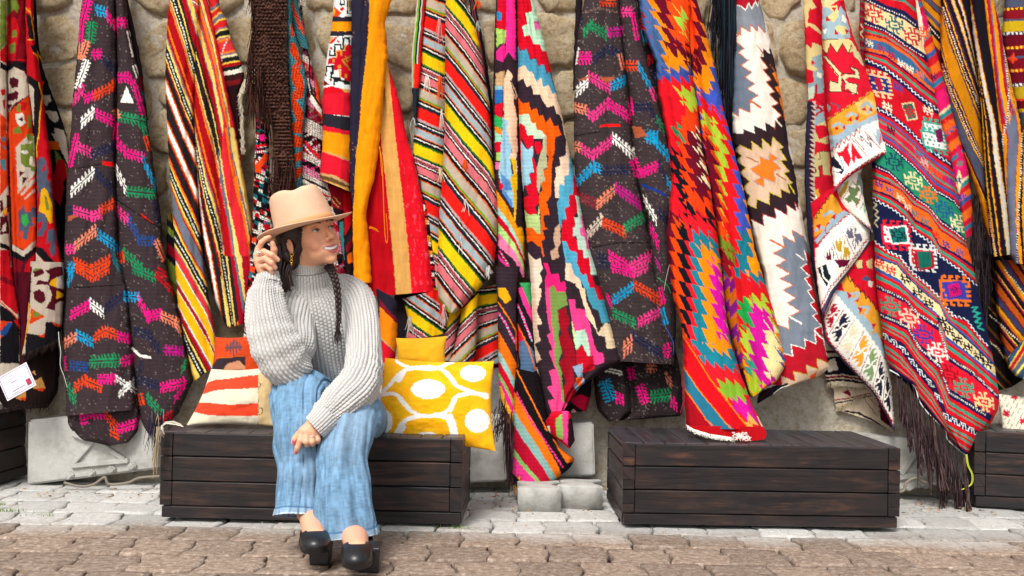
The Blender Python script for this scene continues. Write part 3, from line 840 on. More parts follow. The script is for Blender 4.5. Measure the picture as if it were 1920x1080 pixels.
red_kilim = rug('kilim_rug', 'red, olive and cream kilim at the left edge with a white paper label on it', [  # shade on this kilim is put into the dyes of every strip
    strip('60,-60,64,-60; 64,80,72,80; 66,110,80,125; 68,150,95,170; 72,200,112,212; 80,260,127,262; 92,320,134,330; 98,380,130,385; 100,440,122,440; 104,480,124,490', dep(4.2), p1d, 0.01, seed=3, shade_dim=.72),
    strip('-40,-60,16,-60; -40,130,14,130; -40,260,16,260; -40,480,21,480; -40,600,40,600; -40,700,42,710', dep(4.10, 4.08, 4.02), p1a, 0.03, seed=1, shade_dim=.72),
    strip('8,-60,50,-60; 12,120,51,120; 13,260,68,260; 18,400,71,420; 22,520,68,520; 30,600,60,620; 30,690,52,700', dep(4.12, 4.10, 4.03), p1b, 0.03, [(.2, .3, .1, .02)], seed=2, shade_dim=.72),
    strip('46,-60,60,-60; 48,60,64,60; 50,140,76,140; 64,240,88,240; 68,300,96,300; 70,400,103,400; 68,450,108,450; 66,490,117,500; 62,520,120,515', dep(4.09, 4.06, 4.04), p1c, 0.035, seed=4, shade_dim=.72),
    strip('57,490,119,492; 55,550,121,540; 48,620,117,600; 40,668,112,636', dep(4.06, 4.03, 4.0), p1c2, 0.035, seed=5, shade_dim=.72),
    strip('0,650,108,630; -10,700,112,690; -6,745,108,735; 10,768,90,765', dep(4.14, 4.12, 4.08), lambda d: (d.fill('2a1e1c'), d.polys('''V V3
x 235,830 300,800 330,880 310,900 240,880
O 240,880 330,880 305,905
x 110,950 185,900 190,950 150,965
O 130,950 190,945 180,970
x 230,760 250,750 260,790
-O:3 50,760 120,700''')), 0.04, seed=6, shade_dim=.72)])
yarns('fringe', red_kilim, [hang(40 + i * 0.72 + random.uniform(-1, 1), 668 - i * 0.32 + random.uniform(-3, 2), 3.96, random.uniform(7, 17), 4, 5, -4) for i in range(100)], 0.0012, ('2e2220', '3c2d28', '1f1715'))
yarns('fringe', red_kilim, [hang(random.uniform(5, 100), 762 + random.uniform(-8, 4), 4.03, random.uniform(6, 14), 3, 5) for i in range(70)], 0.0012, ('2a1f1d', '3a2b27'))

# ---- R2 dark brown rug with comb motifs
def comb2(d):
    d.fill('43373a')
    d.comb('''V V4
P 225,170 275,-20
P 210,330 225,170 5
g 285,330 300,170
J 215,460 265,320 8
J 205,460 215,340 4
P 300,420 375,420
n 370,430 490,560
W 185,690 265,470 8
p 150,790 240,680
P 240,770 320,740
O 310,750 480,660
C 325,70 415,100 11
P 410,110 500,220
P 500,170 575,175
W 585,240 630,440 4
W 630,510 660,600 4
P 495,600 580,600
P 580,600 650,680
P 640,680 705,900 6
g 505,900 720,950
J 490,850 500,920 7
W 215,960 320,860
P 330,880 490,960
P 480,1080 490,960 5
g 690,960 730,1060 6
P 175,1100 185,1040 4
V V5
P 125,260 180,30 6
p 180,100 290,150
n 290,170 470,100
P 485,60 560,140
P 560,150 710,190
O 745,130 715,20 5
W 135,460 320,290
n 330,300 470,440
W 480,270 570,440
g 570,450 790,470
C 690,190 800,420 9
n 800,520 830,700 7
n 110,600 160,600 
p 160,600 300,640
p 290,650 380,620
O 360,600 480,540
p 490,590 600,690
b 580,660 660,800
b 660,830 790,840
J 800,830 870,990 7
p 95,900 165,900
J 165,880 330,750
C 345,780 515,900
g 540,920 700,1060
T 450,930 520,1060 9
O 525,920 540,1010 6
O 160,1000 300,1060
O 300,1060 440,980
C 120,1080 150,1010 8
r 810,1060 880,1100 7
V V6
O 130,0 230,60
O 230,60 320,5
g 460,10 590,60
r 590,40 700,150 7
C 80,90 120,10
P 100,280 210,220
W 210,210 290,270
n 300,240 400,170
C 410,170 500,180
P 490,190 560,300
P 540,290 630,270
J 620,280 730,330
J 700,320 740,390 6
J 50,450 135,400
C 135,390 230,440
O 235,410 300,370
O 300,370 370,400
P 370,400 450,420
n 470,370 570,400
n 560,420 620,480
P 55,520 60,600 7
b 100,570 200,580
g 210,550 390,540 13
P 390,550 465,530
M 640,480 750,490
g 740,600 775,540 7
O 120,700 190,650
O 190,660 280,700
P 260,650 370,650
n 480,650 610,690
n 490,600 520,560
P 620,700 770,670
P 700,770 760,690 7
g 540,750 640,870
O 500,740 515,800 7
r 620,890 690,850 8
g 80,700 130,770 14
W 360,640 480,720 7
W 380,740 470,660 7''')
    d.V('V4'); d.poly('O', '0,0 1,0 1,1')
    for y in (.0,): pass
    d.polys('''V V4
W 570,670 625,800 520,800
V V5
R 380,215 475,225 470,260 380,245
R 680,620 840,750 825,730 680,650
j 120,640 200,640 110,690''')
    d.glyph('32262a', 570, 750, 24, ["...#...", "..#.#..", ".#.#.#.", "#.#.#.#", ".#.#.#."]) if False else None
    d.V('V5'); d.line('3f3230', '150,270 380,230', 1.6); d.line('1c1618', '480,510 830,740', 2.2); d.line('1c1618', '150,280 380,240', 1.6)
    d.V('V6'); d.line('1c1618', '75,125 400,105', 2.0); d.line('W', '460,475 500,515 560,525', 5)
def p2bot(d):
    d.fill('403437')
    d.comb('''V V6
P 150,850 300,850
O 300,850 370,940
P 370,940 500,900
O 330,960 380,990 6
P 160,900 200,890 6''')
def p2side(d):
    d.fill('2c2226'); d.comb('''V V4
d 690,600 700,760 6
T 700,720 710,800 6''')
drk = rug('embroidered_rug', 'tall dark brown rug with bright comb motifs between the red kilim and the striped rug', [
    strip('225,-60,236,-60; 228,0,240,0; 236,40,254,60; 250,120,268,140; 258,170,274,200; 262,215,278,225', dep(4.19), p2side, 0.01, seed=9),
    strip('212,-60,233,-60; 214,0,237,5; 217,60,243,60; 218,130,258,130; 217,200,272,205; 215,260,282,262; 214,330,292,340; 216,400,301,405; 220,480,309,480; 226,540,325,550; 238,600,340,600; 247,680,357,690; 255,740,362,715; 264,790,335,775; 278,815,310,800', dep(4.13, 4.09, 4.03), comb2, 0.045, seed=7, speck=.03),
    strip('150,-60,214,-60; 154,0,216,0; 148,50,219,50; 143,120,220,130; 137,180,217,190; 131,260,216,260; 126,330,215,330; 123,400,219,400; 120,470,222,470; 119,560,240,540; 115,620,247,620; 122,690,252,690; 124,780,255,768', dep(4.11, 4.06, 3.99), comb2, 0.04, [(.5, .45, .12, .012)], seed=8, speck=.03),
    strip('122,768,262,764; 130,800,262,790; 150,824,258,810; 205,836,240,830', dep(4.06, 4.03, 4.02), p2bot, 0.02, seed=10, speck=.03)], mat=m_wool_rough)
yarns('fringe', drk, [hang(285 + random.uniform(-4, 22), 765 + random.uniform(0, 30), 3.93, random.uniform(40, 75), 7, 12, -6) for i in range(34)], 0.0016, ('1f1a20', '2a2450', '463830', 'b8a888', '24325f'))
yarns('tassel', drk, [hang(297 + random.uniform(-3, 3), 800, 3.40, random.uniform(60, 100), 7, 9, -8) for i in range(16)], 0.0014, ('cdbf9c', 'a8977a'))
yarns('tassel', drk, [[W1(303, 800, 3.42), W1(310 + k, 792 + k, 3.41), W1(325 + k * 2, 790 + 3 * k, 3.41), W1(340 + 2 * k, 796 + 2 * k, 3.41)] for k in range(3)] + [hang(303, 798, 3.41, random.uniform(10, 22), 5, 6) for i in range(8)], 0.0026, ('efe8da', 'd9cdb6'))
yarns('loose_yarn', drk, [smooth_path([W1(x, y, 3.9) for x, y in ((110, 622), (111, 640), (114, 660), (113, 685), (120, 705), (126, 727))], 24)], 0.0016, ('dfe6e0',), 5)

# ---- R3 tall striped rug
g3 = [PL('379,0 399,69 411,130 425,192 432,240 443,298 455,370 467,437'), PL('325,0 344,58 354,99 367,143 381,197 395,243'), PL('314,102 328,143 346,192 359,222'), PL('312,167 328,208 341,243 367,298'),
      PL('316,245 335,286 353,328 368,362'), PL('319,325 335,365 353,402 372,444'), PL('325,385 346,444 372,487'), PL('328,445 353,487 368,516 386,548'), PL('330,510 359,560 386,605 404,658'),
      PL('333,557 359,599 389,649 407,682'), PL('341,622 356,658 377,699'), PL('345,690 356,720 370,745')]
s3 = ['Y:.01', '', 'dots']
def bands3(d, c):
    A = 'f0cf6a'; lil = '8d6f80'; rd = 'd8323a'; dr = 'a80f1c'; og = 'ee7d14'; ch = '2a2426'; gb = '6f7684'
    sp = [f'{A}:.09 {lil}:.14 {og}:.24 {rd}:.33 {gb}:.37 {A}:.52 {lil}:.56 {dr}:.74 {ch}:.83 {A}:.88 {ch}:1', f'{ch}:.1 {A}:.15 {lil}:.19 {og}:.26 {dr}:.58 {og}:.66 {dr}:.76 {lil}:.82 {A}:.9 {ch}:1',
          f'{ch}:.18 {A}:.28 {dr}:.38 {ch}:.70 {dr}:.75 {og}:.83 W:1', f'W:.12 {og}:.19 {dr}:.25 {ch}:.75 {dr}:.8 {og}:.87 W:1', f'W:.12 {og}:.2 {dr}:.27 {ch}:.62 {dr}:.67 {og}:.77 {A}:.84 {ch}:1',
          f'{ch}:.22 {A}:.34 {og}:.46 {dr}:.56 {gb}:1', f'{gb}:.3 {dr}:.4 {og}:.52 {A}:.68 {ch}:1', f'{ch}:.18 {A}:.28 {gb}:.34 {rd}:.62 {gb}:.67 w:.73 y:1', f'y:.3 w:.36 {gb}:.42 {dr}:.64 {gb}:.68 w:.73 y:1',
          f'y:.3 w:.36 {gb}:.42 {dr}:.62 {ch}:.7 {A}:.8 {ch}:1', f'{ch}:.2 {A}:.5 y:1', 'y:1 y:2']
    for k, q in enumerate(sp): d.bands(c, q, k)
    d.put(c < 0, 'd8323a'); d.bands(c, f'{gb}:.1 {A}:.16 {rd}:1', -1)
def p3(d):
    c = d.field(g3); bands3(d, c); d.V('px')
    for k in (1, 2, 5, 7, 10): d.line('dfe8de', g3[k], 2.6, (6, 3.6))
    d.line('dfe8de', '358,0 372,10', 2)
def p3b(d):
    gg = [PL('379,0 399,69 411,130 425,192 432,240 443,298 455,370 467,437 474,500'), PL('340,0 359,99 372,143 386,197 400,243 409,290'), PL('359,222 366,270 369,286 388,370 402,411 413,448 418,490 427,539 436,607'),
          PL('350,240 367,298 376,388 383,437 393,480 402,540'), PL('330,260 350,330 362,388 372,450 385,520')]
    c = d.field(gg); bands3(d, c)
    # right fold: broad yellow, red and orange stripes
    d.V('V8'); 
    d.polys('''dc2f38 522,-160 530,0 560,200 600,380 660,620 710,850 730,1080 560,1080 520,700 480,480
f3d37a 475,200 500,260 545,560 600,800 660,1080 615,1080 570,850 520,620 480,400
6f7684 470,190 478,190 512,420 550,640 590,850 610,1080 600,1080 565,850 525,640 485,420
f3d37a 560,0 600,0 640,220 700,500 745,780 740,900 700,660 640,420 590,220
6f7684 545,0 560,0 590,220 640,430 700,680 735,860 720,860 690,700 630,430 580,220
ee7d14 525,0 545,0 570,220 620,450 690,720 730,960 715,960 675,740 600,460 555,220
b5121f 480,480 540,720 580,1080 530,1080 500,800 482,640''')
    d.V('V9'); d.polys('''a80f2a 440,0 480,0 530,420 500,430 460,200
f3d37a 480,0 515,0 555,270 560,300 530,290 500,140
6f7684 468,0 480,0 535,300 545,440 535,440
a80f2a 515,0 560,0 600,300 560,420 545,300
a80f2a 500,430 545,300 560,440
2a2426 425,0 445,0 500,400 480,440 455,300
f3d37a 415,0 425,0 480,440 470,440
2a2426 385,0 415,0 470,440 450,440 410,150
f3d37a 380,100 400,180 440,440 425,450''')
    d.V('px'); d.line('dfe8de', '359,222 366,270 369,286 388,370 402,411 413,448 418,490 427,539 436,607', 2.4, (6, 3.6))
def p3c(d):
    d.fill('cf2a2c'); d.V('V7')
    for k, (c, off) in enumerate((('6f7684', 0), ('f3c04a', 26), ('cf2a2c', 40), ('f3c04a', 84), ('6f7684', 100), ('f3c04a', 140), ('cf2a2c', 155), ('8d6f80', 210), ('f0cf6a', 226), ('1d2624', 240), ('f0cf6a', 285), ('8d6f80', 298), ('ee7d14', 310), ('dc3c42', 330), ('ee7d14', 415), ('8d6f80', 430), ('e8dcae', 446), ('1d2624', 466), ('f3c04a', 505), ('a80f1c', 520), ('1d2624', 545), ('e8e0cc', 575), ('3a1a1c', 610), ('7a1a20', 660), ('2a1418', 700))):
        d.under(c, [(380, off + 150 if off > 60 else off + 60), (430, off + 60), (480, off + 15), (540, off + 20 - 20), (700, off - 30)])
    d.V('V7'); d.line('dfe8de', '495,500 510,400 545,320 590,275', 2.4, (6, 3.6)); d.line('dfe8de', '600,600 620,570 680,530', 2.4, (5, 3))
r3 = rug('striped_rug', 'tall rug of red, yellow, white and black slanting stripes left of the brown crochet shawl', [
    strip('385,-60,420,-60; 389,0,410,0; 392,10,412,15; 396,40,424,35; 403,80,434,75; 408,120,446,105; 415,150,455,125; 425,180,459,140; 432,200,450,165; 440,230,446,190; 446,260,450,230; 452,290,454,280', dep(4.15), p3c, 0.02, seed=12, curl=0.01),
    strip('340,-60,378,-60; 345,0,389,0; 350,69,406,69; 356,139,420,139; 360,220,439,220; 363,286,450,286; 368,356,462,356; 374,425,473,425; 382,490,474,490; 402,560,470,560; 425,615,460,606', dep(4.13, 4.1, 4.06), p3b, 0.03, [(.55, .42, .10, .03)], seed=13),
    strip('317,-60,372,-60; 317,0,374,0; 314,35,373,50; 311,93,372,100; 310,162,365,160; 314,250,364,240; 315,275,369,309; 319,333,372,379; 322,370,375,420; 327,448,380,480; 329,495,386,520; 333,569,395,580; 347,646,404,628; 364,714,410,682', dep(4.12, 4.08, 4.02), p3, 0.035, [(.75, .7, .12, .008)], seed=14),
    strip('314,400,322,400; 313,440,330,440; 312,480,335,500; 318,540,338,560', dep(4.16), lambda d: (d.fill('6a5a20'), d.bands(d.field([PL('300,400 340,430'), PL('300,440 340,480'), PL('300,500 340,545')]), 'K:.3 E:.6 K:1', 0), d.bands(d.field([PL('300,400 340,430'), PL('300,440 340,480'), PL('300,500 340,545')]), 'd:.3 K:.5 E:1', 1)), .01, seed=15)])
yarns('fringe', r3, [[W1(x + random.uniform(-2, 2), y, 4.10), W1(x + random.uniform(-5, 3), y + 4, 4.09), W1(x + random.uniform(-8, 6), y + 9, 4.09)] for x, y in [(461 - (i * 0.17 if i < 60 else 10 + (i - 60) * -0.06), 148 + i * .45 if i < 60 else 175 + (i - 60) * 1.2) for i in range(150)]], 0.0011, ('e6dcc6', 'd6c8aa'))

# ---- R4 brown crochet shawl over beaded kilim
def p4b(d):
    d.fill('4f8f98')
    d.V('V10'); d.polys('''O 390,190 410,180 420,290 385,290
O 385,345 425,350 480,520 400,560 400,540 440,500 385,420
O 400,560 480,530 460,570 500,680 430,720 395,640
O 395,620 440,640 500,680 490,790 400,750 440,720
O 390,760 490,780 430,820 480,880 490,930 400,870 395,800
O 395,860 490,930 480,1080 400,1080 400,1000 440,980
K 360,500 372,500 372,900''')
    d.V('V11'); d.polys('''O 400,0 480,0 480,100 430,60
O 400,100 480,120 480,200 410,200
O 415,260 480,230 480,300 430,320
O 425,380 480,360 480,420 430,460''')
    g = ((d.X * 1.0 + .2 * d.Y) % 5.2 < 1.2) | ((d.Y) % 4.6 < 1.1); d.C[g] *= 0.3
    d.V('V10'); d.line('d9c9c0', '354,60 355,400 362,700 385,1060', 2.2, (4, 2.4), '8c2f4a')
def bead(d, pal, s=4.6, slant=.5):
    ix = np.floor((d.X + slant * d.Y * .3) / s); iy = np.floor((d.Y - slant * d.X) / (s * .8)); k = _h(np.floor(ix / 1.7) , np.floor(iy / 1.4), 61); sel = (k * len(pal)).astype(int).clip(0, len(pal) - 1)
    P_ = np.array([colr(c) for c in pal]); d.C[:] = P_[sel]
    g = (((d.X + slant * d.Y * .3) % s) < 1.0) | (((d.Y - slant * d.X) % (s * .8)) < 1.3); d.C[g] *= 0.25
def p4d(d):
    bead(d, ['r', 'w', 'K', 'q', 'K', 'w', 'p', 'K', 'd'], 4.8, -.35)
    bl = ((d.Y // 22) % 4); sub = _h(np.floor((d.Y - .5 * d.X) / 13), np.zeros(len(d.X)), 9)
    g0 = d.C.copy()
    for lo, c in ((.0, 'd'), (.12, 'w'), (.3, 'K'), (.42, 'J'), (.55, 'q'), (.7, 'w'), (.85, 'r')):
        m = (sub >= lo) & (sub < lo + .12); d.C[m] = d.C[m] * .25 + colr(c) * .75
    g = ((d.X % 5) < 1.1) | (((d.Y - .5 * d.X) % 4.2) < 1.2); d.C[g] *= 0.3
    d.V('V10'); d.polys('''O 580,560 600,600 650,900 650,980 600,900 590,700
r 425,280 450,270 480,330 440,350
w 535,800 560,760 600,840 640,900 640,940
K 560,550 575,600 570,650 560,620''')
    d.line('w', '530,640 545,740 640,900', 2, (4, 2.6), 'K'); d.line('K', '545,440 540,640 560,760 640,870', 3)
    d.V('V11'); d.line('r', '485,130 620,290', 4); d.line('w', '490,180 630,340', 3, (5, 3), 'b'); d.line('K', '485,450 620,510 690,550', 3); d.line('w', '485,470 600,520 690,570', 2.5, (5, 3.5))
    d.line('K', '485,500 560,530 680,600', 2.5); d.line('r', '600,560 700,600', 3)
def p4e(d):
    bead(d, ['w', 'K', 'r', 'K', 'p', 'K', 'w', 'T', 'r', 'K'], 4.4, .45)
    d.V('V11'); d.polys('''P 120,110 170,90 200,130 150,150
O 100,340 160,280 180,250 240,260 200,300 150,360 150,410 100,400
O 75,940 110,920 110,970 80,980''')
    d.line('r', '100,190 230,180', 4); d.line('K', '95,215 230,200', 3); d.line('w', '95,240 240,225', 3, (4, 2.6))
    d.V('V9'); d.polys('''O 560,60 600,70 600,110 560,90
O 550,560 580,520 600,520 600,560 640,520
T 555,110 590,110 580,140 555,140''')
def p4f(d):
    d.fill('2c4f5c'); d.V('V9'); d.polys('''O 545,640 590,660 600,700 650,700 690,770 660,780 620,730 570,730
''')
    g = ((d.X + .5 * d.Y) % 4.6 < 1.3) | (((d.Y - .5 * d.X)) % 4.6 < 1.1); d.C[g] *= 0.35
    g = (((d.Y - .9 * d.X)) % 17 < 3); d.C[g] = d.C[g] * .5 + colr('t') * .5
beaded = rug('beaded_kilim', 'beaded kilim with teal and orange zigzags hanging behind the brown crochet shawl and hat', [
    strip('562,-60,572,-60; 560,0,566,0; 566,50,572,60; 568,88,576,88; 565,130,588,130; 570,165,597,162; 568,215,606,215; 564,250,608,250; 562,290,606,290; 562,350,622,357; 580,400,632,404; 590,450,640,450; 600,520,650,520', dep(4.18, 4.15, 4.12), p4d, 0.02, seed=21, curl=.01),
    strip('536,-60,560,-60; 536,0,558,0; 540,30,566,35; 548,55,576,75; 560,85,580,95', dep(4.15), lambda d: (d.fill('3f8088'), d.V('V10'), d.polys('''O 370,0 400,0 460,160 500,250 500,300 440,200 430,120
O 400,60 440,140 430,160'''), d.C.__setitem__(((d.Y - .8 * d.X) % 5 < 1.4), colr('k'))), .01, seed=22),
    strip('535,-60,545,-60; 535,18,548,46; 537,116,571,130; 540,160,576,162; 543,200,573,208; 545,250,568,252; 548,300,566,300; 550,346,566,346; 555,400,566,400', dep(4.12), p4b, 0.02, seed=23, curl=.01),
    strip('490,170,520,170; 482,200,510,200; 479,250,504,253; 476,322,505,322; 475,369,510,369; 473,438,515,438; 468,480,520,480; 462,533,520,533; 462,584,520,584; 456,622,500,628; 453,660,512,662', dep(4.14, 4.1, 4.05), p4e, 0.035, seed=24, curl=.02),
    strip('455,655,500,628; 463,690,512,668; 482,708,520,690; 500,730,530,715', dep(3.98, 3.95, 3.86), p4f, 0.02, seed=25, curl=.01)], mat=m_wool_rough)
m_crochet = noisy_mat('brown_crochet_wool', [(0.3, '2c1812'), (0.6, '5c392c'), (0.8, '78503f')], scale=90, bump=1.0, bscale=700, bdist=.002)
sh = MB()
lft = PL('474,-60 471,0 477,35 469,104 466,150 467,174 480,190 500,215 512,235 515,300 512,365'); rgt = PL('537,-60 537,0 536,93 539,185 544,250 549,300 556,365')
ly, lx = np.array(lft)[:, 1], np.array(lft)[:, 0]; ry_, rx_ = np.array(rgt)[:, 1], np.array(rgt)[:, 0]
def Lx(y): return np.interp(y, ly, lx)
def Rx_(y): return np.interp(y, ry_, rx_)
for sgn in (1, -1):
    for y0 in np.arange(-150, 470, 8.5):
        P_ = []
        for k in range(14):
            t = k / 13; y = y0 + sgn * (t - .5) * 85
            if y < -60 or y > 366: continue
            x = Lx(y) + (Rx_(y) - Lx(y)) * t; P_.append(W1(x + math.sin(k * 2.1 + y0) * 1.2, y, 4.085 - .018 * math.sin(math.pi * t) + .004 * (-1) ** k * sgn))
        if len(P_) > 2: sh.tube(smooth_path(P_, len(P_) * 2), .0042, 5)
for y in np.arange(-56, 364, 6.6):
    for t in np.arange(0.03, 1.0, 0.115):
        x = Lx(y) + (Rx_(y) - Lx(y)) * (t + (int(y / 6.6) % 2) * .05); 
        if noise(x / 11, y / 11, 77) < .30: continue
        p = W(x, y, 4.075 - .018 * math.sin(math.pi * t)); r = random.uniform(.0045, .0068)
        sh.tube([p + np.array([-r, 0, random.uniform(-.4, .4) * r]), p + np.array([0, -r * .8, 0]), p + np.array([r, 0, random.uniform(-.4, .4) * r])], [r * .6, r * .9, r * .6], 5)
shawl = sh.build('crochet_shawl', m_crochet); tag(shawl, 'dark brown crocheted shawl with shaggy fringe hanging above the woman hat', 'shawl')
fr = []
for i in range(210):
    t = random.random(); side = random.random()
    if side < .5: y = random.uniform(-60, 190); x = Lx(y) + random.uniform(-3, 5); fr.append(hang(x, y, 4.07, random.uniform(25, 60), 7, 8, random.uniform(-4, 2), .012))
    elif side < .8: y = random.uniform(120, 215); x = Lx(y) + random.uniform(2, 26); fr.append(hang(x, y, 4.05, random.uniform(40, 75), 8, 9, 4, .015))
    else: y = random.uniform(290, 330); x = random.uniform(505, 550); fr.append(hang(x, y, 4.05, random.uniform(40, 60), 8, 8, 0, .015))
yarns('fringe', shawl, fr, .0021, ('3a221c', '50302a', '27150f'), 4)
bk = strip('476,-60,534,-60; 478,100,532,100; 486,180,536,180; 510,240,540,240; 516,360,550,360', dep(4.12), lambda d: d.fill('1c100d'), .01, seed=29, step=5)
rug('dark_backing', '', [bk], parent=shawl)  # plain near-black strip behind the crochet lattice
# ================================================================ RUGS, middle part
# ---- R5 folded kilim with hook border, red and orange bands
def p5(d):
    d.fill('dfe5e0')
    d.polys('''V V12
O 150,45 210,105 180,130 140,130
y 145,60 165,80 150,120
r 195,70 212,50 232,70 210,92
K 195,0 205,0 205,30 225,30 225,0 235,0 235,45 195,45
K 250,0 262,0 262,100 290,100 290,110 250,110
f 262,0 290,0 290,90 270,90
x 258,0 266,0 266,70 258,70
2e2b36 135,130 300,132 300,172 135,165
f59a12 125,168 300,168 300,248 118,245
2e2b36 118,242 300,245 300,290 118,280
x 100,290 160,285 110,340
r 110,340 165,285 180,290 120,360
dfe5e0 60,350 130,340 240,275 300,275 300,700 60,700
r 180,310 196,325 185,338 168,322
r 118,375 130,365 140,378 125,392
1d2624 215,290 275,290 275,350 262,350 262,305 230,305 230,390 200,390 200,375 215,375
1d2624 150,340 208,340 208,380 195,380 195,355 165,355 165,440 110,440 110,395 125,395 125,425 150,425
1d2624 85,510 150,505 150,580 135,580 135,522 100,522 100,560 85,560
1d2624 120,560 135,560 135,600 190,600 190,550 205,550 205,620 260,620 260,580 275,580 275,660 230,660 230,640 160,640 160,665 145,665 145,610 120,610
c8102a 105,455 165,445 165,400 230,395 240,355 300,345 300,640 275,640 205,600 205,545 150,545 150,500 100,500
x 230,345 242,345 242,395 175,400 175,445 165,450 165,390 230,385
x 190,545 205,550 205,600 190,600
c8922e 200,405 215,405 215,435 200,435
c8922e 140,462 155,462 155,485 140,485
c8922e 175,515 200,505 205,530 185,540
c8922e 235,580 255,580 250,605 235,605
8a1420 120,610 140,615 130,635 112,625
8a1420 75,570 95,565 95,595 80,600
8a1420 70,620 120,665 60,665
r 60,690 130,670 210,690 290,700 290,740 60,740
x 210,690 290,700 290,725 230,715
dc1f35 50,735 290,720 290,910 50,880
2e2b36 50,880 290,915 290,1030 60,985
dc1f35 50,975 290,1025 290,1060 50,1030
f59a12 50,1015 300,1060 300,1200 40,1150''')
    d.line('b8902e', '290,435 215,470 290,560', 2.4); d.line('b8902e', '240,440 250,480 280,465', 2); d.line('b8902e', '250,500 270,540', 2)
    d.V('V13'); d.polys('''f09a12 40,50 225,70 225,170 40,120
dc1f35 30,112 225,172 225,320 30,262
x 30,112 100,120 180,145 225,172 225,180 150,152 60,122
c9a070 30,250 120,265 225,320 225,335 120,285 30,262
6b5030 30,262 120,285 225,335 225,370 120,320 30,290
x 30,285 225,350 225,380 30,310''')
def p6a(d):
    d.fill('2e2a3c'); d.V('px')
    d.poly('f59a12', '693,-80 800,-80 760,600 664,600 661,400 664,368 668,280 672,260 679,168 689,84 693,0')
    m = (d.C[:, 0] > .5); d.C[m] *= (1 + .12 * (noise(d.X[m] / 14, d.Y[m] / 60, 3) - .5) + .08 * ((d.Y[m] % 3.4) < 1.4))[:, None]
    d.V('V12'); d.line('d98a10', '380,1005 410,1000 415,1035 395,1045', 2); d.line('7a4a10', '393,1015 400,1035', 1.5)
    n = ~m & (_h(np.floor(d.X / 2), np.floor(d.Y / 2), 9) > .95) & (noise(d.X / 30, d.Y / 60, 2) > .5); d.C[n] = colr('8f6f55')
def p6b(d):
    d.fill('df1a2c'); d.V('px')
    d.poly('b9101e', '700,200 713,250 723,339 735,457 747,600 650,600 650,300')
    d.poly('d6a45c', '716,100 727,115 742,260 753,354 765,457 775,600 747,600 735,457 723,339 713,250 716,160')
    d.C *= (1 + .16 * (noise(d.X / 3, d.Y / 26, 8) - .5))[:, None]
    m = (noise(d.X / 2.5, d.Y / 9, 19) > .80) & (d.X > 752) & (d.Y > 300); d.C[m] = d.C[m] * .7 + .3 * colr('f08090')
def p6c(d): bead(d, ['w', 'K', 'r', 'y', 'K', 'w', 'o', 'K'], 5, .2)
red = rug('folded_kilim', 'folded kilim with white hook border above red, black and orange bands', [
    strip('628,-60,664,-60; 626,0,662,0; 624,36,662,36; 619,65,662,65; 612,110,661,112; 607,156,660,160; 604,180,660,185; 606,229,660,235; 603,294,660,300; 599,325,658,342; 601,336,657,360', dep(4.12, 4.10), p5, 0.035, seed=31, curl=.02)])
def p5b(d):
    d.fill('2a1518'); d.V('V13'); d.polys('''d 90,330 220,370 220,500 100,460
b9101e 180,380 245,370 245,560 190,650
2a2430 190,700 245,560 245,640 200,760
d 195,720 245,650 245,700 205,760
o 205,770 245,740 245,820 210,820
2f7f7c 155,560 180,560 190,800 170,800
K 140,560 155,560 165,800 150,800''')
    d.line('c8b060', '110,420 150,470', 2, (4, 2)); d.line('c8b060', '120,400 165,450', 2, (4, 2)); d.line('h', '120,560 135,800', 2, (4, 2))
rug('under_kilim', 'dark red patterned kilim hanging low behind the woman face', [strip('604,330,662,350; 612,380,662,390; 625,430,663,430; 636,480,664,480; 645,530,668,530', dep(4.16), p5b, .02, seed=32)])
orr = rug('banded_rug', 'long navy and orange strip in front of red wool with a tan stripe', [
    strip('700,60,724,60; 705,118,727,118; 706,180,747,182; 700,253,762,253; 690,294,774,294; 680,383,794,383; 676,450,802,450; 678,517,809,517; 682,558,814,546', dep(4.14, 4.10, 4.08), p6b, 0.03, [(.3, .4, .1, .012)], seed=33, curl=.01),
    strip('790,380,798,380; 797,420,806,420; 802,470,813,470; 808,520,822,520; 813,552,826,550', dep(4.11), p6c, 0.01, seed=34, curl=0),
    strip('659,-60,742,-60; 659,0,735,0; 659,41,722,41; 659,108,726,108; 657,168,720,168; 656,217,716,217; 655,280,710,280; 656,339,701,339; 659,370,692,370; 661,398,686,398; 661,442,691,442; 662,487,694,487; 664,530,697,530', dep(4.08, 4.05), p6a, 0.03, [(.36, .12, .05, .008)], seed=35, curl=.02)])
yarns('loose_yarn', orr, [smooth_path([W1(x, y, 4.03) for x, y in q], 30) for q in (PL('711,275 716,300 718,340 720,400 722,440 725,457 727,440 724,400'), PL('712,275 714,300 716,330'), PL('692,425 700,430 711,435'), PL('692,428 702,428 708,432 694,424'))], .0019, ('f08a10',), 5)
# lower end of the navy/orange/red rug coming out behind the sleeve
def p6d(d):
    d.fill('2c2838'); d.V('V14'); d.polys('''8a1c30 35,180 80,240 135,290 135,330 80,270 35,215
f08a14 35,222 80,270 135,320 135,490 60,420 35,395
c8a070 35,395 60,415 135,480 135,492 60,428 35,410
d91a30 35,408 60,425 135,490 135,560 100,610 30,555
c9a070 30,555 60,540 110,600 110,650 60,610 20,590
6b4a35 25,570 60,560 105,625 105,650 60,605 20,585
a01525 20,585 60,610 80,650 40,620''')
rug('banded_rug_end', 'orange and red rug end hanging just right of the woman elbow', [strip('705,540,735,556; 708,570,744,566; 712,640,745,645; 708,690,738,692; 706,706,728,716', dep(4.02, 3.98, 3.90), p6d, .035, seed=36)])

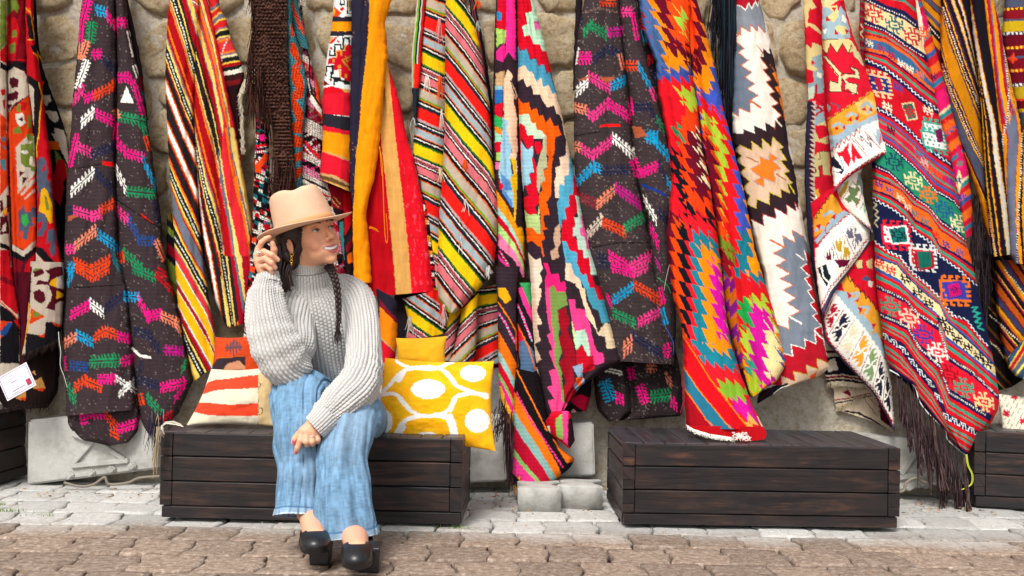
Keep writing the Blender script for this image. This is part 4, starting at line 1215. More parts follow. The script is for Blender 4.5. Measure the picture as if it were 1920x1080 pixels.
# ---- R7 many-striped rug with wool tufts
SQ7 = '{y}:.06 2f7a2f:.078 K:.094 efe6e0:.102 c96a72:.118 K:.128 c96a72:.138 K:.152 efe9df:.163 K:.182 d4737a:.26 K:.276 efe9df:.287 K:.325 e06020:.337 b9ab98:.43 69a32a:.452 e06020:.463 K:.485 efe9df:.497 22303c:.54 e8241c:.665 b9a0a0:.69 K:.712 efe9df:.722 22303c:.75 K:.76 e06020:.77 9fb0b4:.845 e06020:.857 K:.88 efe9df:.892 K:.925 2f7a2f:.942 {y}:1.0'.replace('{y}', 'f7c517')
def seq7(d, guides, ax='y', shift=0):
    c = d.field(guides, ax) + shift
    for k in range(-3, 8): d.bands(c, SQ7, k)
    d.C *= (1 + .10 * (noise(d.X / 2.2, d.Y / 2.2, 4) - .5))[:, None]
g7a = [PL('840,0 871,36 896,75 930,130'), PL('836,205 871,250 913,297 932,330'), PL('824,446 855,487 896,535 920,565')]
g7b = [PL('775,-72 835,-52'), PL('789,107 835,130'), PL('774,278 829,300'), PL('780,440 825,470')]
def p7a(d): seq7(d, g7a)
def p7b(d): seq7(d, g7b)
def p7c(d):
    lo = 0
    for c, e in (('d0c8b4', .2), ('69a32a', .32), ('e06020', .4), ('K', .55), ('efe9df', .62), ('22303c', .74), ('e8241c', 1.1)): d.put((d.S >= lo) & (d.S < e), c); lo = e
    d.put((d.Y > 120) & (d.S > .25), 'e8241c'); d.put((d.Y > 165), '22303c')
def p7d(d):
    lo = 0
    for c, e in (('K', .25), ('8c5a60', .35), ('22303c', .6), ('9a3c40', .7), ('K', 1.1)): d.put((d.S >= lo) & (d.S < e), c); lo = e
def px7(sh, guides):
    return lambda d: seq7(d, [PL(g) for g in guides], 'y', sh)
r7 = rug('tufted_striped_rug', 'rug of thin slanting stripes in yellow, red, grey and black with small wool tufts', [
    strip('866,-60,884,-60; 880,0,890,0; 885,60,903,60; 892,120,915,130; 905,200,924,200; 915,280,930,270; 922,400,934,370; 918,480,932,440', dep(4.17), p7d, .01, seed=41, curl=.01),
    strip('782,-60,800,-60; 782,0,798,0; 776,60,794,60; 772,110,790,110; 772,160,787,160; 774,190,782,200; 776,230,781,240', dep(4.10), p7c, .01, seed=42, curl=.02),
    strip('794,-60,842,-60; 797,0,844,0; 791,60,842,60; 788,125,840,125; 779,194,838,194; 774,300,836,300; 787,340,832,340; 798,398,828,398; 806,460,828,460; 812,540,830,540; 816,570,840,570', dep(4.12, 4.12), p7b, .025, seed=43),
    strip('836,-60,862,-60; 836,0,868,0; 835,42,891,42; 835,111,904,111; 834,194,918,194; 833,250,921,250; 831,300,924,300; 828,354,933,369; 823,413,933,428; 821,487,928,490; 819,532,906,532; 824,565,872,572; 836,585,850,588', dep(4.08, 4.03, 4.0), p7a, .045, [(.5, .55, .18, .008)], seed=44)])
tf = []
for V_, x, y, c, n, ln in (('W1', 230, 130, 'e08a88', 16, 45), ('W1', 145, 515, 'ece6da', 10, 34), ('W1', 235, 520, 'ee5a14', 18, 44), ('W1', 245, 740, 'd9d4c8', 8, 40), ('W1', 490, 5, 'ee5a14', 14, 18), ('W1', 55, 800, 'b8c4c4', 6, 18),
                       ('W1', 490, 145, 'a9bcae', 8, 20), ('W2', 220, 120, 'e6d8a8', 8, 26), ('W2', 380, 70, 'ee5a14', 16, 24), ('W2', 380, 320, 'ece6da', 10, 30), ('W2', 350, 555, 'ece6da', 8, 36), ('W2', 300, 770, 'ee5a14', 16, 36),
                       ('W2', 520, 750, 'dfe2dc', 10, 22), ('V14', 380, 210, 'd91f2c', 14, 30), ('V14', 395, 215, 'e8c0b8', 10, 44), ('V14', 205, 285, 'c8c0b0', 9, 38), ('V14', 650, 0, 'd4d4cc', 9, 18)):
    a, b_, k = VIEWS[V_]; X_, Y_ = a + x / k, b_ + y / k
    yd = 4.0 if V_ != 'V14' else 3.96
    tf.append((c, [hang(X_ + random.uniform(-2.5, 2.5), Y_ + random.uniform(-2, 2), yd - .012, ln * random.uniform(.6, 1), 6, 6, random.uniform(-3, 3), .006) for _ in range(n)]))
for c, ps in tf: yarns('tuft', r7, ps, .0017, (c,), 4)
r7b = rug('striped_rug_heap', 'crumpled lower folds of thin striped rug above the yellow cushions', [
    strip('748,540,940,540; 750,600,940,600; 760,680,940,690', dep(4.2), lambda d: (px7(.3, ['740,560 940,500', '740,760 940,690'])(d), d.C.__imul__(.55)), .0, seed=45, wr=2, step=2.4),  # rearmost layer: shade between the folds put into the stripe colours
    strip('893,545,940,530; 892,590,940,580; 890,640,940,640; 888,682,940,682', dep(4.14), px7(0.02, ['890,568 940,560', '890,740 940,700']), .03, seed=46),
    strip('755,560,835,540; 765,600,845,590; 762,640,836,625', dep(4.10), px7(.55, ['755,500 840,560', '755,680 840,740']), .04, seed=47, wr=1.6),
    strip('820,555,868,575; 833,590,862,600; 830,650,852,655; 828,676,848,676', dep(4.12), px7(.1, ['820,640 870,590', '820,840 870,790']), .02, seed=48),
    strip('866,582,897,548; 862,610,896,600; 852,650,892,660; 842,678,890,678', dep(4.05), px7(0.0, ['862,595 900,558', '850,790 890,752']), .035, seed=49)], group='woven rugs hanging on the stone wall')
def pdk(d):
    d.fill('241d22'); d.V('V14'); d.line('b8b0a4', '205,200 240,215 265,180 235,190', 2); d.line('8a3440', '210,170 330,150', 3)
rug('dark_hook_kilim', 'dark kilim with a pale hook sign hanging under the red wool with tan stripe', [strip('738,540,830,530; 740,600,790,590; 742,640,775,636', dep(4.16), pdk, .03, seed=50)])  # near-black cloth colour with a pale hook and a dull red line

# ---- R8 stepped kilim
def p8a(d):
    d.fill('3d2a30')
    d.polys('''V W3
d01030 75,-80 135,-80 135,220 60,200
2f86b8 65,80 100,95 95,150 65,145
a8cf6a 60,205 130,220 125,310 85,320 60,350
ee2f92 60,370 120,310 130,400 110,450 60,430
f0359a 135,-80 190,-80 200,150 200,330 200,440 150,380 130,400 130,200
3a2830 55,430 110,450 150,380 200,440 218,440 222,700 200,690 165,580 145,500 120,530 80,510 55,530
c9a67c 55,530 120,510 120,620 55,620
ecc9aa 120,560 145,500 180,550 165,580 218,700 190,730 212,850 205,1080 110,1080 115,800 110,620
8fc0d0 50,620 110,620 105,650 50,650
2f6fb0 50,650 108,650 105,740 50,750
d01030 50,760 105,740 105,860 50,830
2fae5c 45,830 105,860 100,940 45,900
f08a1e 50,910 100,940 100,980 50,950
9fd8c0 50,950 100,980 100,1030 50,1030
d01030 50,1030 100,1030 100,1080 50,1080
9cc4d8 105,850 150,880 130,950 160,1000 150,1080 100,1080
-402a2a:2 160,580 200,690 190,730 212,850
V W4
d01030 50,20 95,20 95,95 55,90
a8cf6a 55,90 90,95 90,150 55,150
f07aa8 50,160 85,160 80,205 50,205
3a2830 50,205 80,205 70,270 50,270
9cc4d8 90,0 140,0 160,60 150,150 165,250 175,330 175,460 165,470 100,370 70,230 85,100
5a8fc8 85,230 160,300 165,350 110,350 165,430 165,470 100,370
f0c020 150,120 190,150 200,250 195,400 185,560 175,540 175,400 150,270 175,230
ecc9aa 140,0 200,0 205,60 190,140 205,220 190,240 190,150 150,120 165,70
3a2830 200,0 230,0 245,400 255,620 180,620 190,540 200,400 198,220
d01030 75,280 110,320 90,350 75,340''')
    c = d.field([PL('930,355 950,384 968,420 992,480'), PL('930,457 966,490 990,540 1000,560'), PL('930,530 965,590 990,640')])
    m = (d.Y > 345 + (d.X - 933) * .8) & (d.C.sum(1) >= 0)
    q = (d.X < 968 + (d.Y - 400) * .14)
    m &= (d.Y > 352 + np.clip(d.X - 935, 0, 100) * 1.55)
    d.bands(c, 'f2a01c:.28 a8dcd0:.42 d01030:.58 b4e08c:.76 f585b0:1', 0, m)
    d.bands(c, '3a2830:.22 ee2f92:.3 3a2830:.55 f07a1a:.62 3a2830:.75 f2b01c:1', 1, m); d.bands(c, '3a2830:3', 2, m)
    d.V('W4'); d.line('ee2f92', '80,760 130,840 185,960', 3, (7, 5), 'a8e0a8')
    d.polys('''f2b01c 70,880 95,880 170,1080 130,1080 90,1000
f2b01c 40,950 65,930 70,1080 45,1080
f2b01c 190,610 225,590 262,700 270,860 230,760''')
def p8a2(d):
    d.fill('3d2f38')
    c = d.field([PL('934,620 952,650 970,685'), PL('934,728 952,760 970,800')])
    d.bands(c, 'f07a1a:.32 9fc9c0:.5 d01030:.7 8fc070:.8 ee2f92:1.05'); d.put((c > 1.05), '4a3838'); d.put((c > 1.2) & (c < 1.6), 'f2b01c')
    d.V('W5'); d.polys('''f2b01c 40,0 80,0 110,60 80,85 40,40''')
    d.line('f07a1a', '40,75 90,150 135,230 138,330', 3); d.line('ee3f92', '40,130 80,190 130,290', 4, (7, 5), '9cc4d8'); d.line('f2b01c', '50,530 70,600 110,680 130,740', 7)
def p8low(d):
    d.fill('241c20'); d.V('W5')
    c = d.field([PL('968,740 1000,790 1050,880 1056,905'), PL('950,790 980,840 1010,880 1030,910'), PL('930,880 950,905 985,930')])
    d.bands(c, 'f07a1a:.45 8fb8b0:.8 c01538:1', 0); d.bands(c, 'c01538:.28 8fc070:.42 ee3f92:.75 3a2830:1', 1); d.bands(c, '3a2830:.4 f2b01c:1 f2b01c:3', 2); d.put(c < 0, '1e181c')
    d.line('ee3f92', '140,560 210,700 300,830 385,955', 4, (7, 5)); d.line('f07a1a', '140,440 200,560 300,760', 3)
    d.polys('''f07a1a 330,800 400,860 450,900 440,925 405,935 360,860
b8541c 330,800 450,880 450,920''')
def p8mid(d):
    d.fill('2a2028'); d.V('W5')
    d.polys('''3fa05c 150,-40 215,-40 220,110 190,60
ee3f92 145,0 170,0 225,130 225,190 170,80
241c20 140,30 170,80 225,190 235,380 140,160
d01838 140,180 170,240 200,330 170,400 145,360
5a7898 150,290 180,270 230,340 240,430 200,520 160,460
8c1840 175,480 205,450 250,560 262,640 220,620
2f4f80 210,600 270,640 290,720 250,690''')
    d.line('ee3f92', '145,90 180,180 220,280', 4, (6, 4), '9cc4d8'); d.line('f07a1a', '130,170 200,310 240,440', 2.5)
def p8b(d):
    d.fill('d4102c')
    d.polys('''V W3
bfe3c4 300,-60 320,80 270,95 285,175 245,190 265,262 305,255 330,325 375,320 390,370 450,365 400,200 330,-60
f076b0 330,155 375,150 385,210 340,215
_4f9cb8 200,290 235,370 280,350 305,430 350,420 365,478 405,465 425,525 450,520 480,620 560,760
_efcfb0 200,500 270,470 295,520 320,520 350,590 385,560 400,630 440,615 465,680 490,670 515,760 580,900
_382a34 200,600 255,570 275,630 310,620 330,690 375,685 395,730 430,780 475,765 495,830 520,830 545,930 575,1080
_f2650f 200,680 250,750 295,740 310,800 350,780 370,845 400,830 415,890 450,850 475,915 510,905 530,980 490,990 480,1080
_c5dcc0 200,830 295,825 315,890 340,890 360,940 390,945 430,1000 425,1080
_d4102c 225,890 265,910 290,985 330,990 345,1040 390,1035 400,1080
V W4
382a34 225,0 600,0 900,1400 225,1400
382a34 440,0 527,0 525,115 480,125 490,185 455,195 460,250 445,290 455,400 470,540 460,600 440,660 455,740 420,760 430,820 480,800 510,900 530,1080 360,1080 370,830 380,790 380,620 410,600 380,520 415,510 395,430 425,390 430,250 440,120 450,60
efd3b8 527,-10 600,-10 600,130 550,130 550,250 515,255 515,310 480,310 480,400 455,400 445,290 460,250 455,195 490,185 480,125 525,115
56aac6 548,110 575,130 590,290 575,380 545,380 550,455 520,470 530,540 495,550 500,620 480,560 465,430 480,400 480,310 515,310 515,255 545,245
d4102c 575,240 610,290 610,380 610,480 580,530 590,600 570,600 585,660 640,745 680,790 700,920 730,1010 685,1005 665,915 635,920 600,840 600,765 550,755 530,690 500,690 495,640 500,560 530,540 520,470 550,455 545,380 575,380
c3dccb 590,380 615,390 660,620 710,760 760,920 695,920 680,800 645,805 640,745 610,750 600,660 575,655 570,600 590,595 580,530 610,530
f06aa8 625,520 650,520 715,755 670,745 655,670 625,650 615,600 640,600
56aac6 500,690 530,690 550,755 600,765 600,840 635,920 665,915 685,1005 760,1010 780,1080 660,1080 650,1000 620,950 575,910 560,840 525,840
efd3b8 525,840 560,840 575,910 620,950 655,1080 615,1080 590,980 520,950
c9a68a 455,600 485,570 490,700 470,740 480,800 430,820 420,760 455,740 440,660
f2650f 385,-10 450,-10 450,60 440,120 430,210 430,250 425,380 395,430 415,510 370,520 385,600 410,605 370,620 385,680 360,690 380,790 370,800 350,730 325,720 300,690 262,700 255,600 300,600 330,640 355,640 355,500 345,440 345,370 370,350 360,300 380,290 370,220 400,200 410,120 390,90
b8b694 370,-10 395,-10 395,90 400,190 370,215 385,280 360,300 345,370 330,330 330,200 350,110 370,60
d4102c 225,-20 310,-20 310,130 330,190 330,330 345,430 320,460 330,500 280,520 245,490 240,400 275,380 250,320 300,300 270,240 310,230 295,130 310,120 290,50 265,70
d4102c 325,20 350,15 368,60 350,100 330,100 312,40
9cc8d8 222,20 265,75 300,50 305,120 295,130 310,225 275,235 290,300 245,320 235,380 222,100
b8cf88 243,480 270,510 335,510 345,445 355,640 330,640 300,600 260,600
3a2a38 262,700 300,690 330,720 355,730 370,800 355,810 320,820 290,770 260,760
efd8c4 268,765 320,820 355,805 370,880 350,900 365,960 345,1000 365,1060 360,1090 290,1090
f0287a 375,840 405,840 425,915 475,910 490,970 520,965 540,1080 390,1080 385,950 400,910
6f9a4a 420,1000 445,990 465,1040 530,1050 540,1080 430,1080
V W5
3a2c34 222,0 740,0 740,800 222,800
efd3b8 222,0 270,0 270,40 245,120 275,190 245,200 265,280 235,300 270,380 240,400 262,480 255,560 232,400 215,100
f05090 290,0 315,0 320,100 325,200 340,290 340,400 370,480 385,600 410,620 370,690 330,680 305,600 340,590 300,530 330,520 310,440 345,430 310,340 330,330 300,250 320,240 300,150
7f9c50 315,0 345,0 400,20 410,90 355,120 375,180 360,260 380,340 360,400 380,450 385,540 395,610 380,600 370,480 340,400 340,290 325,200 320,100
a01428 360,120 400,105 420,180 410,230 440,300 455,400 435,430 450,500 470,570 400,615 385,540 400,500 365,400 390,360 360,270 380,240 360,180
f0287a 345,0 400,0 400,20 350,20
f04890 415,60 450,60 455,110 500,115 530,200 550,300 570,340 600,350 605,400 555,410 530,360 510,230 440,230 430,150
bfe3c8 455,230 505,220 535,360 510,365 485,300 455,330 440,240
cfe09a 428,165 450,240 455,320 485,300 460,330 445,290
c8142c 455,330 490,305 520,370 545,360 555,430 500,455 460,440
8fa8c0 435,420 490,400 490,460 510,540 470,570 440,520 470,480
f2650f 455,480 490,470 480,520 460,520
e8d2ae 470,0 500,0 510,70 560,190 570,240 610,185 640,190 660,180 682,230 650,240 665,320 620,325 610,260 575,250 540,190 510,150 490,70
4a9ab0 505,0 610,0 625,60 640,180 590,190 575,120 545,110 520,60
c8142c 550,-10 600,-10 615,60 575,65''')
    for q in ('215,310 235,370 280,350 305,430 350,420 365,478 405,465 425,525 450,520 480,620', '215,590 255,570 275,630 310,620 330,690 375,685 395,730 430,780 475,765 495,830 520,830 545,930'):
        d.V('W3'); d.line('4a3038', q, 1.0)
def p8end(d):
    d.fill('c8142c'); d.V('W5'); d.polys('''e8e0c8 295,740 312,730 320,790 305,780
8fc060 345,700 380,670 385,810 350,790
ee4a92 380,650 415,620 410,840 385,815
2a1c22 415,700 440,680 450,860 412,840''')
def p8e2(d):
    d.fill('2a1c22'); d.V('W5'); d.polys('''d81848 420,600 480,565 535,590 510,660 470,640
e0a8a0 440,640 490,700 500,740 480,750 430,660
b8a880 480,680 560,690 560,715 500,730''')
    d.line('ee4a92', '430,700 470,760', 3, (5, 3), 'e8e0c8')
def p8back(d): d.fill('2a1f24')
r8 = rug('stepped_kilim', 'bright kilim of stepped red, blue, cream and orange bands reaching down over loose pavers', [
    strip('1040,640,1110,600; 1045,680,1112,670; 1030,740,1108,740; 1025,780,1100,770', dep(4.1), p8e2, .03, seed=56),
    strip('966,530,998,530; 968,600,1005,600; 970,660,1010,660; 974,720,1018,720; 990,780,1030,790', dep(4.10, 4.06, 4.0), p8mid, .03, seed=53),
    strip('967,690,1010,700; 962,760,1028,780; 962,820,1050,840; 962,860,1078,860; 960,890,1070,876; 970,912,1040,902', dep(4.05, 4.0, 3.90), p8low, .035, seed=54),
    strip('928,-60,968,-60; 930,0,970,0; 927,60,972,60; 925,150,974,150; 924,280,975,260; 927,360,980,340; 932,450,985,440; 930,530,985,520', dep(4.10, 4.06), p8a, .03, [(.45, .5, .08, .012)], seed=51),
    strip('928,500,975,500; 932,560,968,560; 934,640,970,640; 935,720,971,720; 942,770,970,765; 955,806,966,800', dep(4.06, 4.02, 3.98), p8a2, .03, seed=52),
    strip('1022,790,1035,772; 1028,812,1068,770; 1050,828,1075,800; 1068,842,1078,825', dep(3.96, 3.92, 3.9), p8end, .02, seed=57, curl=.01),
    strip('968,-60,1002,-60; 970,0,1000,0; 971,60,1016,60; 971,120,1030,120; 972,200,1050,200; 974,260,1062,260; 978,330,1078,330; 984,400,1092,400; 990,470,1108,470; 996,540,1128,540; 999,600,1145,600; 1002,650,1160,650; 1006,690,1168,676; 1020,770,1090,722; 1028,796,1066,760', dep(4.07, 4.0, 3.95), p8b, .05, [(.3, .42, .10, .014), (.62, .70, .07, .012)], seed=55)], mat=m_wool_rough)
yarns('fringe', r8, [hang(random.uniform(928, 958), random.uniform(745, 800), 3.97, random.uniform(20, 40), 6, 9, -5) for i in range(60)], .0017, ('2a1c20', '3c2a2e', '4a3436'))
yarns('tassel', r8, [hang(957 + random.uniform(-6, 6), random.uniform(770, 850), 3.93, random.uniform(60, 90), 8, 7, 0) for i in range(40)], .0018, ('3c2a30', '523a42', '2a1c20', '6a4a55'))
yarns('tuft', r8, [hang(random.uniform(962, 980), random.uniform(890, 925), 3.88, random.uniform(5, 18), 4, 6, 6) for i in range(30)], .0016, ('f2b01c', 'e09818'))

# ---- R9 dark brown rug with combs, right of the middle
def comb9(d):
    d.fill('453a3c')
    d.comb('''V W6
O 250,5 370,15
g 120,260 175,190 9
g 170,190 300,270
M 310,250 430,240
n 80,40 90,200 7
W 50,500 70,370 5
P 85,450 180,450 13
n 190,470 320,380
n 320,380 420,440
W 60,720 165,620
p 160,590 330,690
C 335,670 450,620
J 50,830 150,860
p 150,880 200,910
p 190,910 320,800
P 310,800 490,920
J 405,420 435,540 5
p 410,90 500,90
P 505,100 540,310 4
O 450,510 545,510
C 545,500 650,690 8
p 650,690 690,780 6
n 505,830 650,830 10
n 640,850 700,950
g 690,920 760,1020 7
P 480,760 500,900 5
C 620,1040 700,1060
V W7
J 40,100 100,110
p 100,110 190,170
p 190,170 345,50
W 350,30 520,170
C 60,390 210,250
C 200,260 260,280
n 260,290 500,280
P 505,200 560,340 9
P 560,310 700,250
C 600,30 700,60
C 680,60 800,200
p 790,200 830,240 6
n 700,230 770,360
C 770,370 850,480 8
8c2f38 90,490 220,550
J 220,560 360,440
M 370,420 570,560
W 590,510 690,680 8
h 150,790 270,660
O 270,690 450,770
g 440,740 600,640
P 640,740 710,870
n 230,980 320,1000 16
P 320,950 480,1040
p 480,1040 650,950
M 680,980 720,1060 5
n 700,600 770,680
V W8
P 240,0 390,40
p 380,40 480,0
P 205,190 240,260 6
C 245,230 390,130
O 390,120 580,230
P 570,140 590,250 5
g 250,310 400,380
p 420,380 570,300
C 580,280 610,390 5
n 380,470 580,590
P 590,570 640,560 14
J 320,560 380,510 15
''')
    d.V('W6'); d.line('8a6a5a', '140,95 240,65 380,95', 4, (3, 1.5)); d.polys('j 60,640 130,600 190,580 140,620\nj 240,600 380,600 300,650\nR 250,970 410,965 410,985 250,990\nj 500,980 570,990 620,1060 520,1075')
    d.V('W7'); d.line('1c1618', '190,890 400,850 640,850', 2.2); d.line('1f3f90', '580,405 700,450 760,485', 5); d.line('1c1618', '60,20 250,-15', 2)
def p9s(d):
    d.fill('2c2226'); d.comb('''V W6
r 540,150 560,230
C 580,230 600,330 6
r 620,480 660,440
n 650,560 690,620''')
def p9l(d):
    d.fill('382e30'); d.comb('''V W8
C 190,770 240,900 13
P 270,880 320,900 11
P 370,680 380,760 8
P 430,800 470,920 10
g 500,880 640,860 13
P 640,900 680,940 11
J 600,730 650,790 9
J 480,680 540,680
W 190,690 310,720 5''')
r9 = rug('embroidered_rug', 'dark brown rug with bright comb motifs right of the stepped kilim', [
    strip('1080,-60,1090,-60; 1079,0,1092,0; 1076,100,1090,100; 1074,170,1085,170', dep(4.16), p9s, .01, seed=61, curl=0),
    strip('1188,-60,1205,-60; 1194,0,1210,0; 1200,60,1222,60; 1205,110,1234,110; 1215,150,1240,150; 1225,170,1238,175', dep(4.16), p9s, .02, seed=62, speck=.06),
    strip('1108,650,1265,650; 1110,690,1275,690; 1115,735,1280,740; 1120,768,1278,780; 1140,790,1200,786', dep(4.12, 4.1, 4.06), p9l, .02, [(.42, .42, .05, .04)], seed=65, speck=.04),
    strip('1158,-60,1188,-60; 1160,0,1194,0; 1163,50,1200,50; 1170,110,1212,110; 1178,170,1228,170; 1182,240,1248,240; 1188,310,1264,310; 1195,350,1276,350; 1205,380,1272,375; 1215,420,1255,415; 1222,500,1262,500; 1230,600,1268,600; 1235,680,1265,684', dep(4.11, 4.05, 4.02), comb9, .04, seed=63, speck=.045),
    strip('1095,-60,1160,-60; 1096,0,1162,0; 1084,60,1166,60; 1078,130,1172,130; 1076,220,1182,220; 1077,310,1190,310; 1083,380,1202,380; 1094,440,1215,440; 1108,500,1226,500; 1125,560,1245,560; 1140,620,1254,620; 1150,676,1258,684', dep(4.08, 4.02, 3.98), comb9, .045, [(.62, .62, .1, .012)], seed=64, speck=.045)], mat=m_wool_rough)
yarns('loose_yarn', r9, [smooth_path([W1(x + random.uniform(-1, 1), y, 3.97) for x, y in PL(q)], 24) for q in ('1276,372 1262,410 1254,440 1258,470', '1275,375 1270,400 1262,430', '1272,380 1255,430 1253,470 1256,478', '1262,500 1275,540 1272,560 1258,530', '1268,470 1256,500 1258,530', '1258,480 1250,520 1245,545', '1232,520 1250,535 1258,550', '1240,600 1262,640 1262,665', '1280,560 1282,620 1280,660', '1283,690 1286,730 1276,775', '1281,680 1279,730 1283,760')], .0016, ('1fa8c8', '2a4fae', 'c9b8a8', '23b0cc', 'd81f8a', 'c8b4a4', '1f9f5c', '3c57b0', '2440a0', 'd8184a', 'cf1550'), 5)
# ================================================================ RUGS, right part
def P10(txt): return txt
TOP10 = '''V U1
c0202c 40,75 85,95 55,115
c0202c 50,165 95,190 60,205
c0202c 90,260 125,300 105,320
~f28c12:24:6 350,-350 540,-50 535,250 560,500 560,640 545,720 450,640 400,490 300,500 235,510 215,440 200,330 175,220 140,110 100,10 100,-200 350,-350
~6a1028:24:6 350,-220 490,-20 500,230 505,480 465,560 400,470 320,380 265,400 235,330 225,240 190,140 150,20 200,-100 350,-220
~f2501a:26:6 350,-60 440,60 450,340 405,400 370,330 300,300 270,240 260,150 235,60 260,-40 350,-60
a8cf4a 280,30 340,100 350,65 390,170 355,180 350,240 288,130 330,120
-a8cf4a:2 355,180 395,300
-f2501a:2 415,340 465,480
'''
D2A = '''V U2
~dc1a28:26:7 30,-400 160,-400 230,-400 300,-380 345,-260 460,600 460,700 380,650 300,590 225,520 90,420 60,-100 30,-400
~a8bf3a:22:6 165,-340 330,-330 345,-250 300,-150 260,-200 165,-340
~ee4415:24:7 200,-100 240,-190 300,-200 345,-100 420,300 435,520 365,520 285,470 225,420 215,330 205,230 200,130 190,30 200,-100
141a22 130,60 190,100 200,150 190,170 230,225 205,235 240,315 215,330 250,400 225,420 285,450 290,500 365,555 370,460 430,520 445,610 380,600 300,560 240,500 200,420 150,200
~6a1028:22:6 240,40 270,-60 330,-60 360,40 400,300 405,400 345,420 290,340 275,250 250,150 240,40
f0dfb8 300,50 345,60 372,160
f0dfb8 318,150 385,180 388,250
f0dfb8 330,250 392,262 402,345
f0dfb8 290,-60 300,-70 345,20 340,40
g 140,-100 190,-80 220,10 200,30
'''
D3A = '''V px
~6a1028:5:5 1240,400 1275,400 1300,480 1290,660 1240,620
~d8480f:6.5:-2 1262,405 1290,425 1345,455 1345,700 1278,660 1268,600 1262,540 1260,480
~141a22:24:7 1272,420 1300,430 1350,455 1350,660 1285,650 1281,600 1278,540 1274,470 1272,420
~d8202c:23:6 1288,440 1300,405 1325,412 1342,430 1358,480 1400,640 1440,830 1283,800 1280,720 1285,660 1293,600 1292,540 1290,490 1288,440
~1f7c8c:22:6 1296,455 1303,432 1328,440 1348,460 1360,520 1372,620 1386,700 1370,692 1345,686 1318,676 1300,645 1303,590 1302,540 1298,490 1296,455
~f28c12:23:6 1312,470 1328,460 1348,482 1357,520 1368,630 1368,668 1342,658 1322,640 1322,600 1320,560 1314,520 1312,470
~d417a0:22:6 1336,500 1347,500 1357,540 1363,590 1366,640 1350,630 1342,600 1338,560 1334,530 1336,500
-f28c12:3 1308,455 1324,478
-d417a0:3 1332,488 1344,508
V U3
~7fa832:26:6 295,650 330,640 410,650 470,680 500,760 480,790 430,780 370,770 300,690 295,650
~c81a94:26:5 385,750 480,770 550,850 550,920 480,890 390,800 385,750
d9a050 470,900 490,850 552,910 535,990
'''
def p10a(d):
    d.fill('4f6fa0'); g = noise(d.X / 1.6, d.Y / 5, 3); d.C[:] = d.C * (0.8 + .4 * g[:, None])
    d.V('px'); d.poly('d2202a', '1228,150 1300,140 1320,190 1360,500 1440,830 1230,830 1230,300')
    d.serrate(1)
    d.polys(TOP10)
    # blue band under the first diamond
    d.polys('''V U1
~3f549c:16:5 150,470 235,530 290,510 345,500 400,490 425,560 400,590 350,600 300,610 240,610 180,560 150,470''')
    d.polys(D2A); d.polys(D3A); d.serrate(0)
    d.V('U3')
    d.polys('''c8141e 60,330 75,350 250,620 380,800 500,950 590,1000 615,1010 600,1040 60,1040
2a7088 78,560 170,700 250,790 330,890 440,990 400,1010 300,1000 210,880 150,790 85,690
a01020 85,700 150,800 220,900 310,1000 300,1040 60,1040
6a1028 540,985 555,930 605,1000''')
    d.line('f07a14', '70,345 150,470 250,630 380,800 500,950 600,1010', 2.2); d.line('f07a14', '78,555 170,695 250,790 330,890 420,995', 2.2); d.line('f07a14', '85,695 150,790 220,890 330,1005', 2.2)
    d.line('f0dfb8', '560,880 615,990', 3)
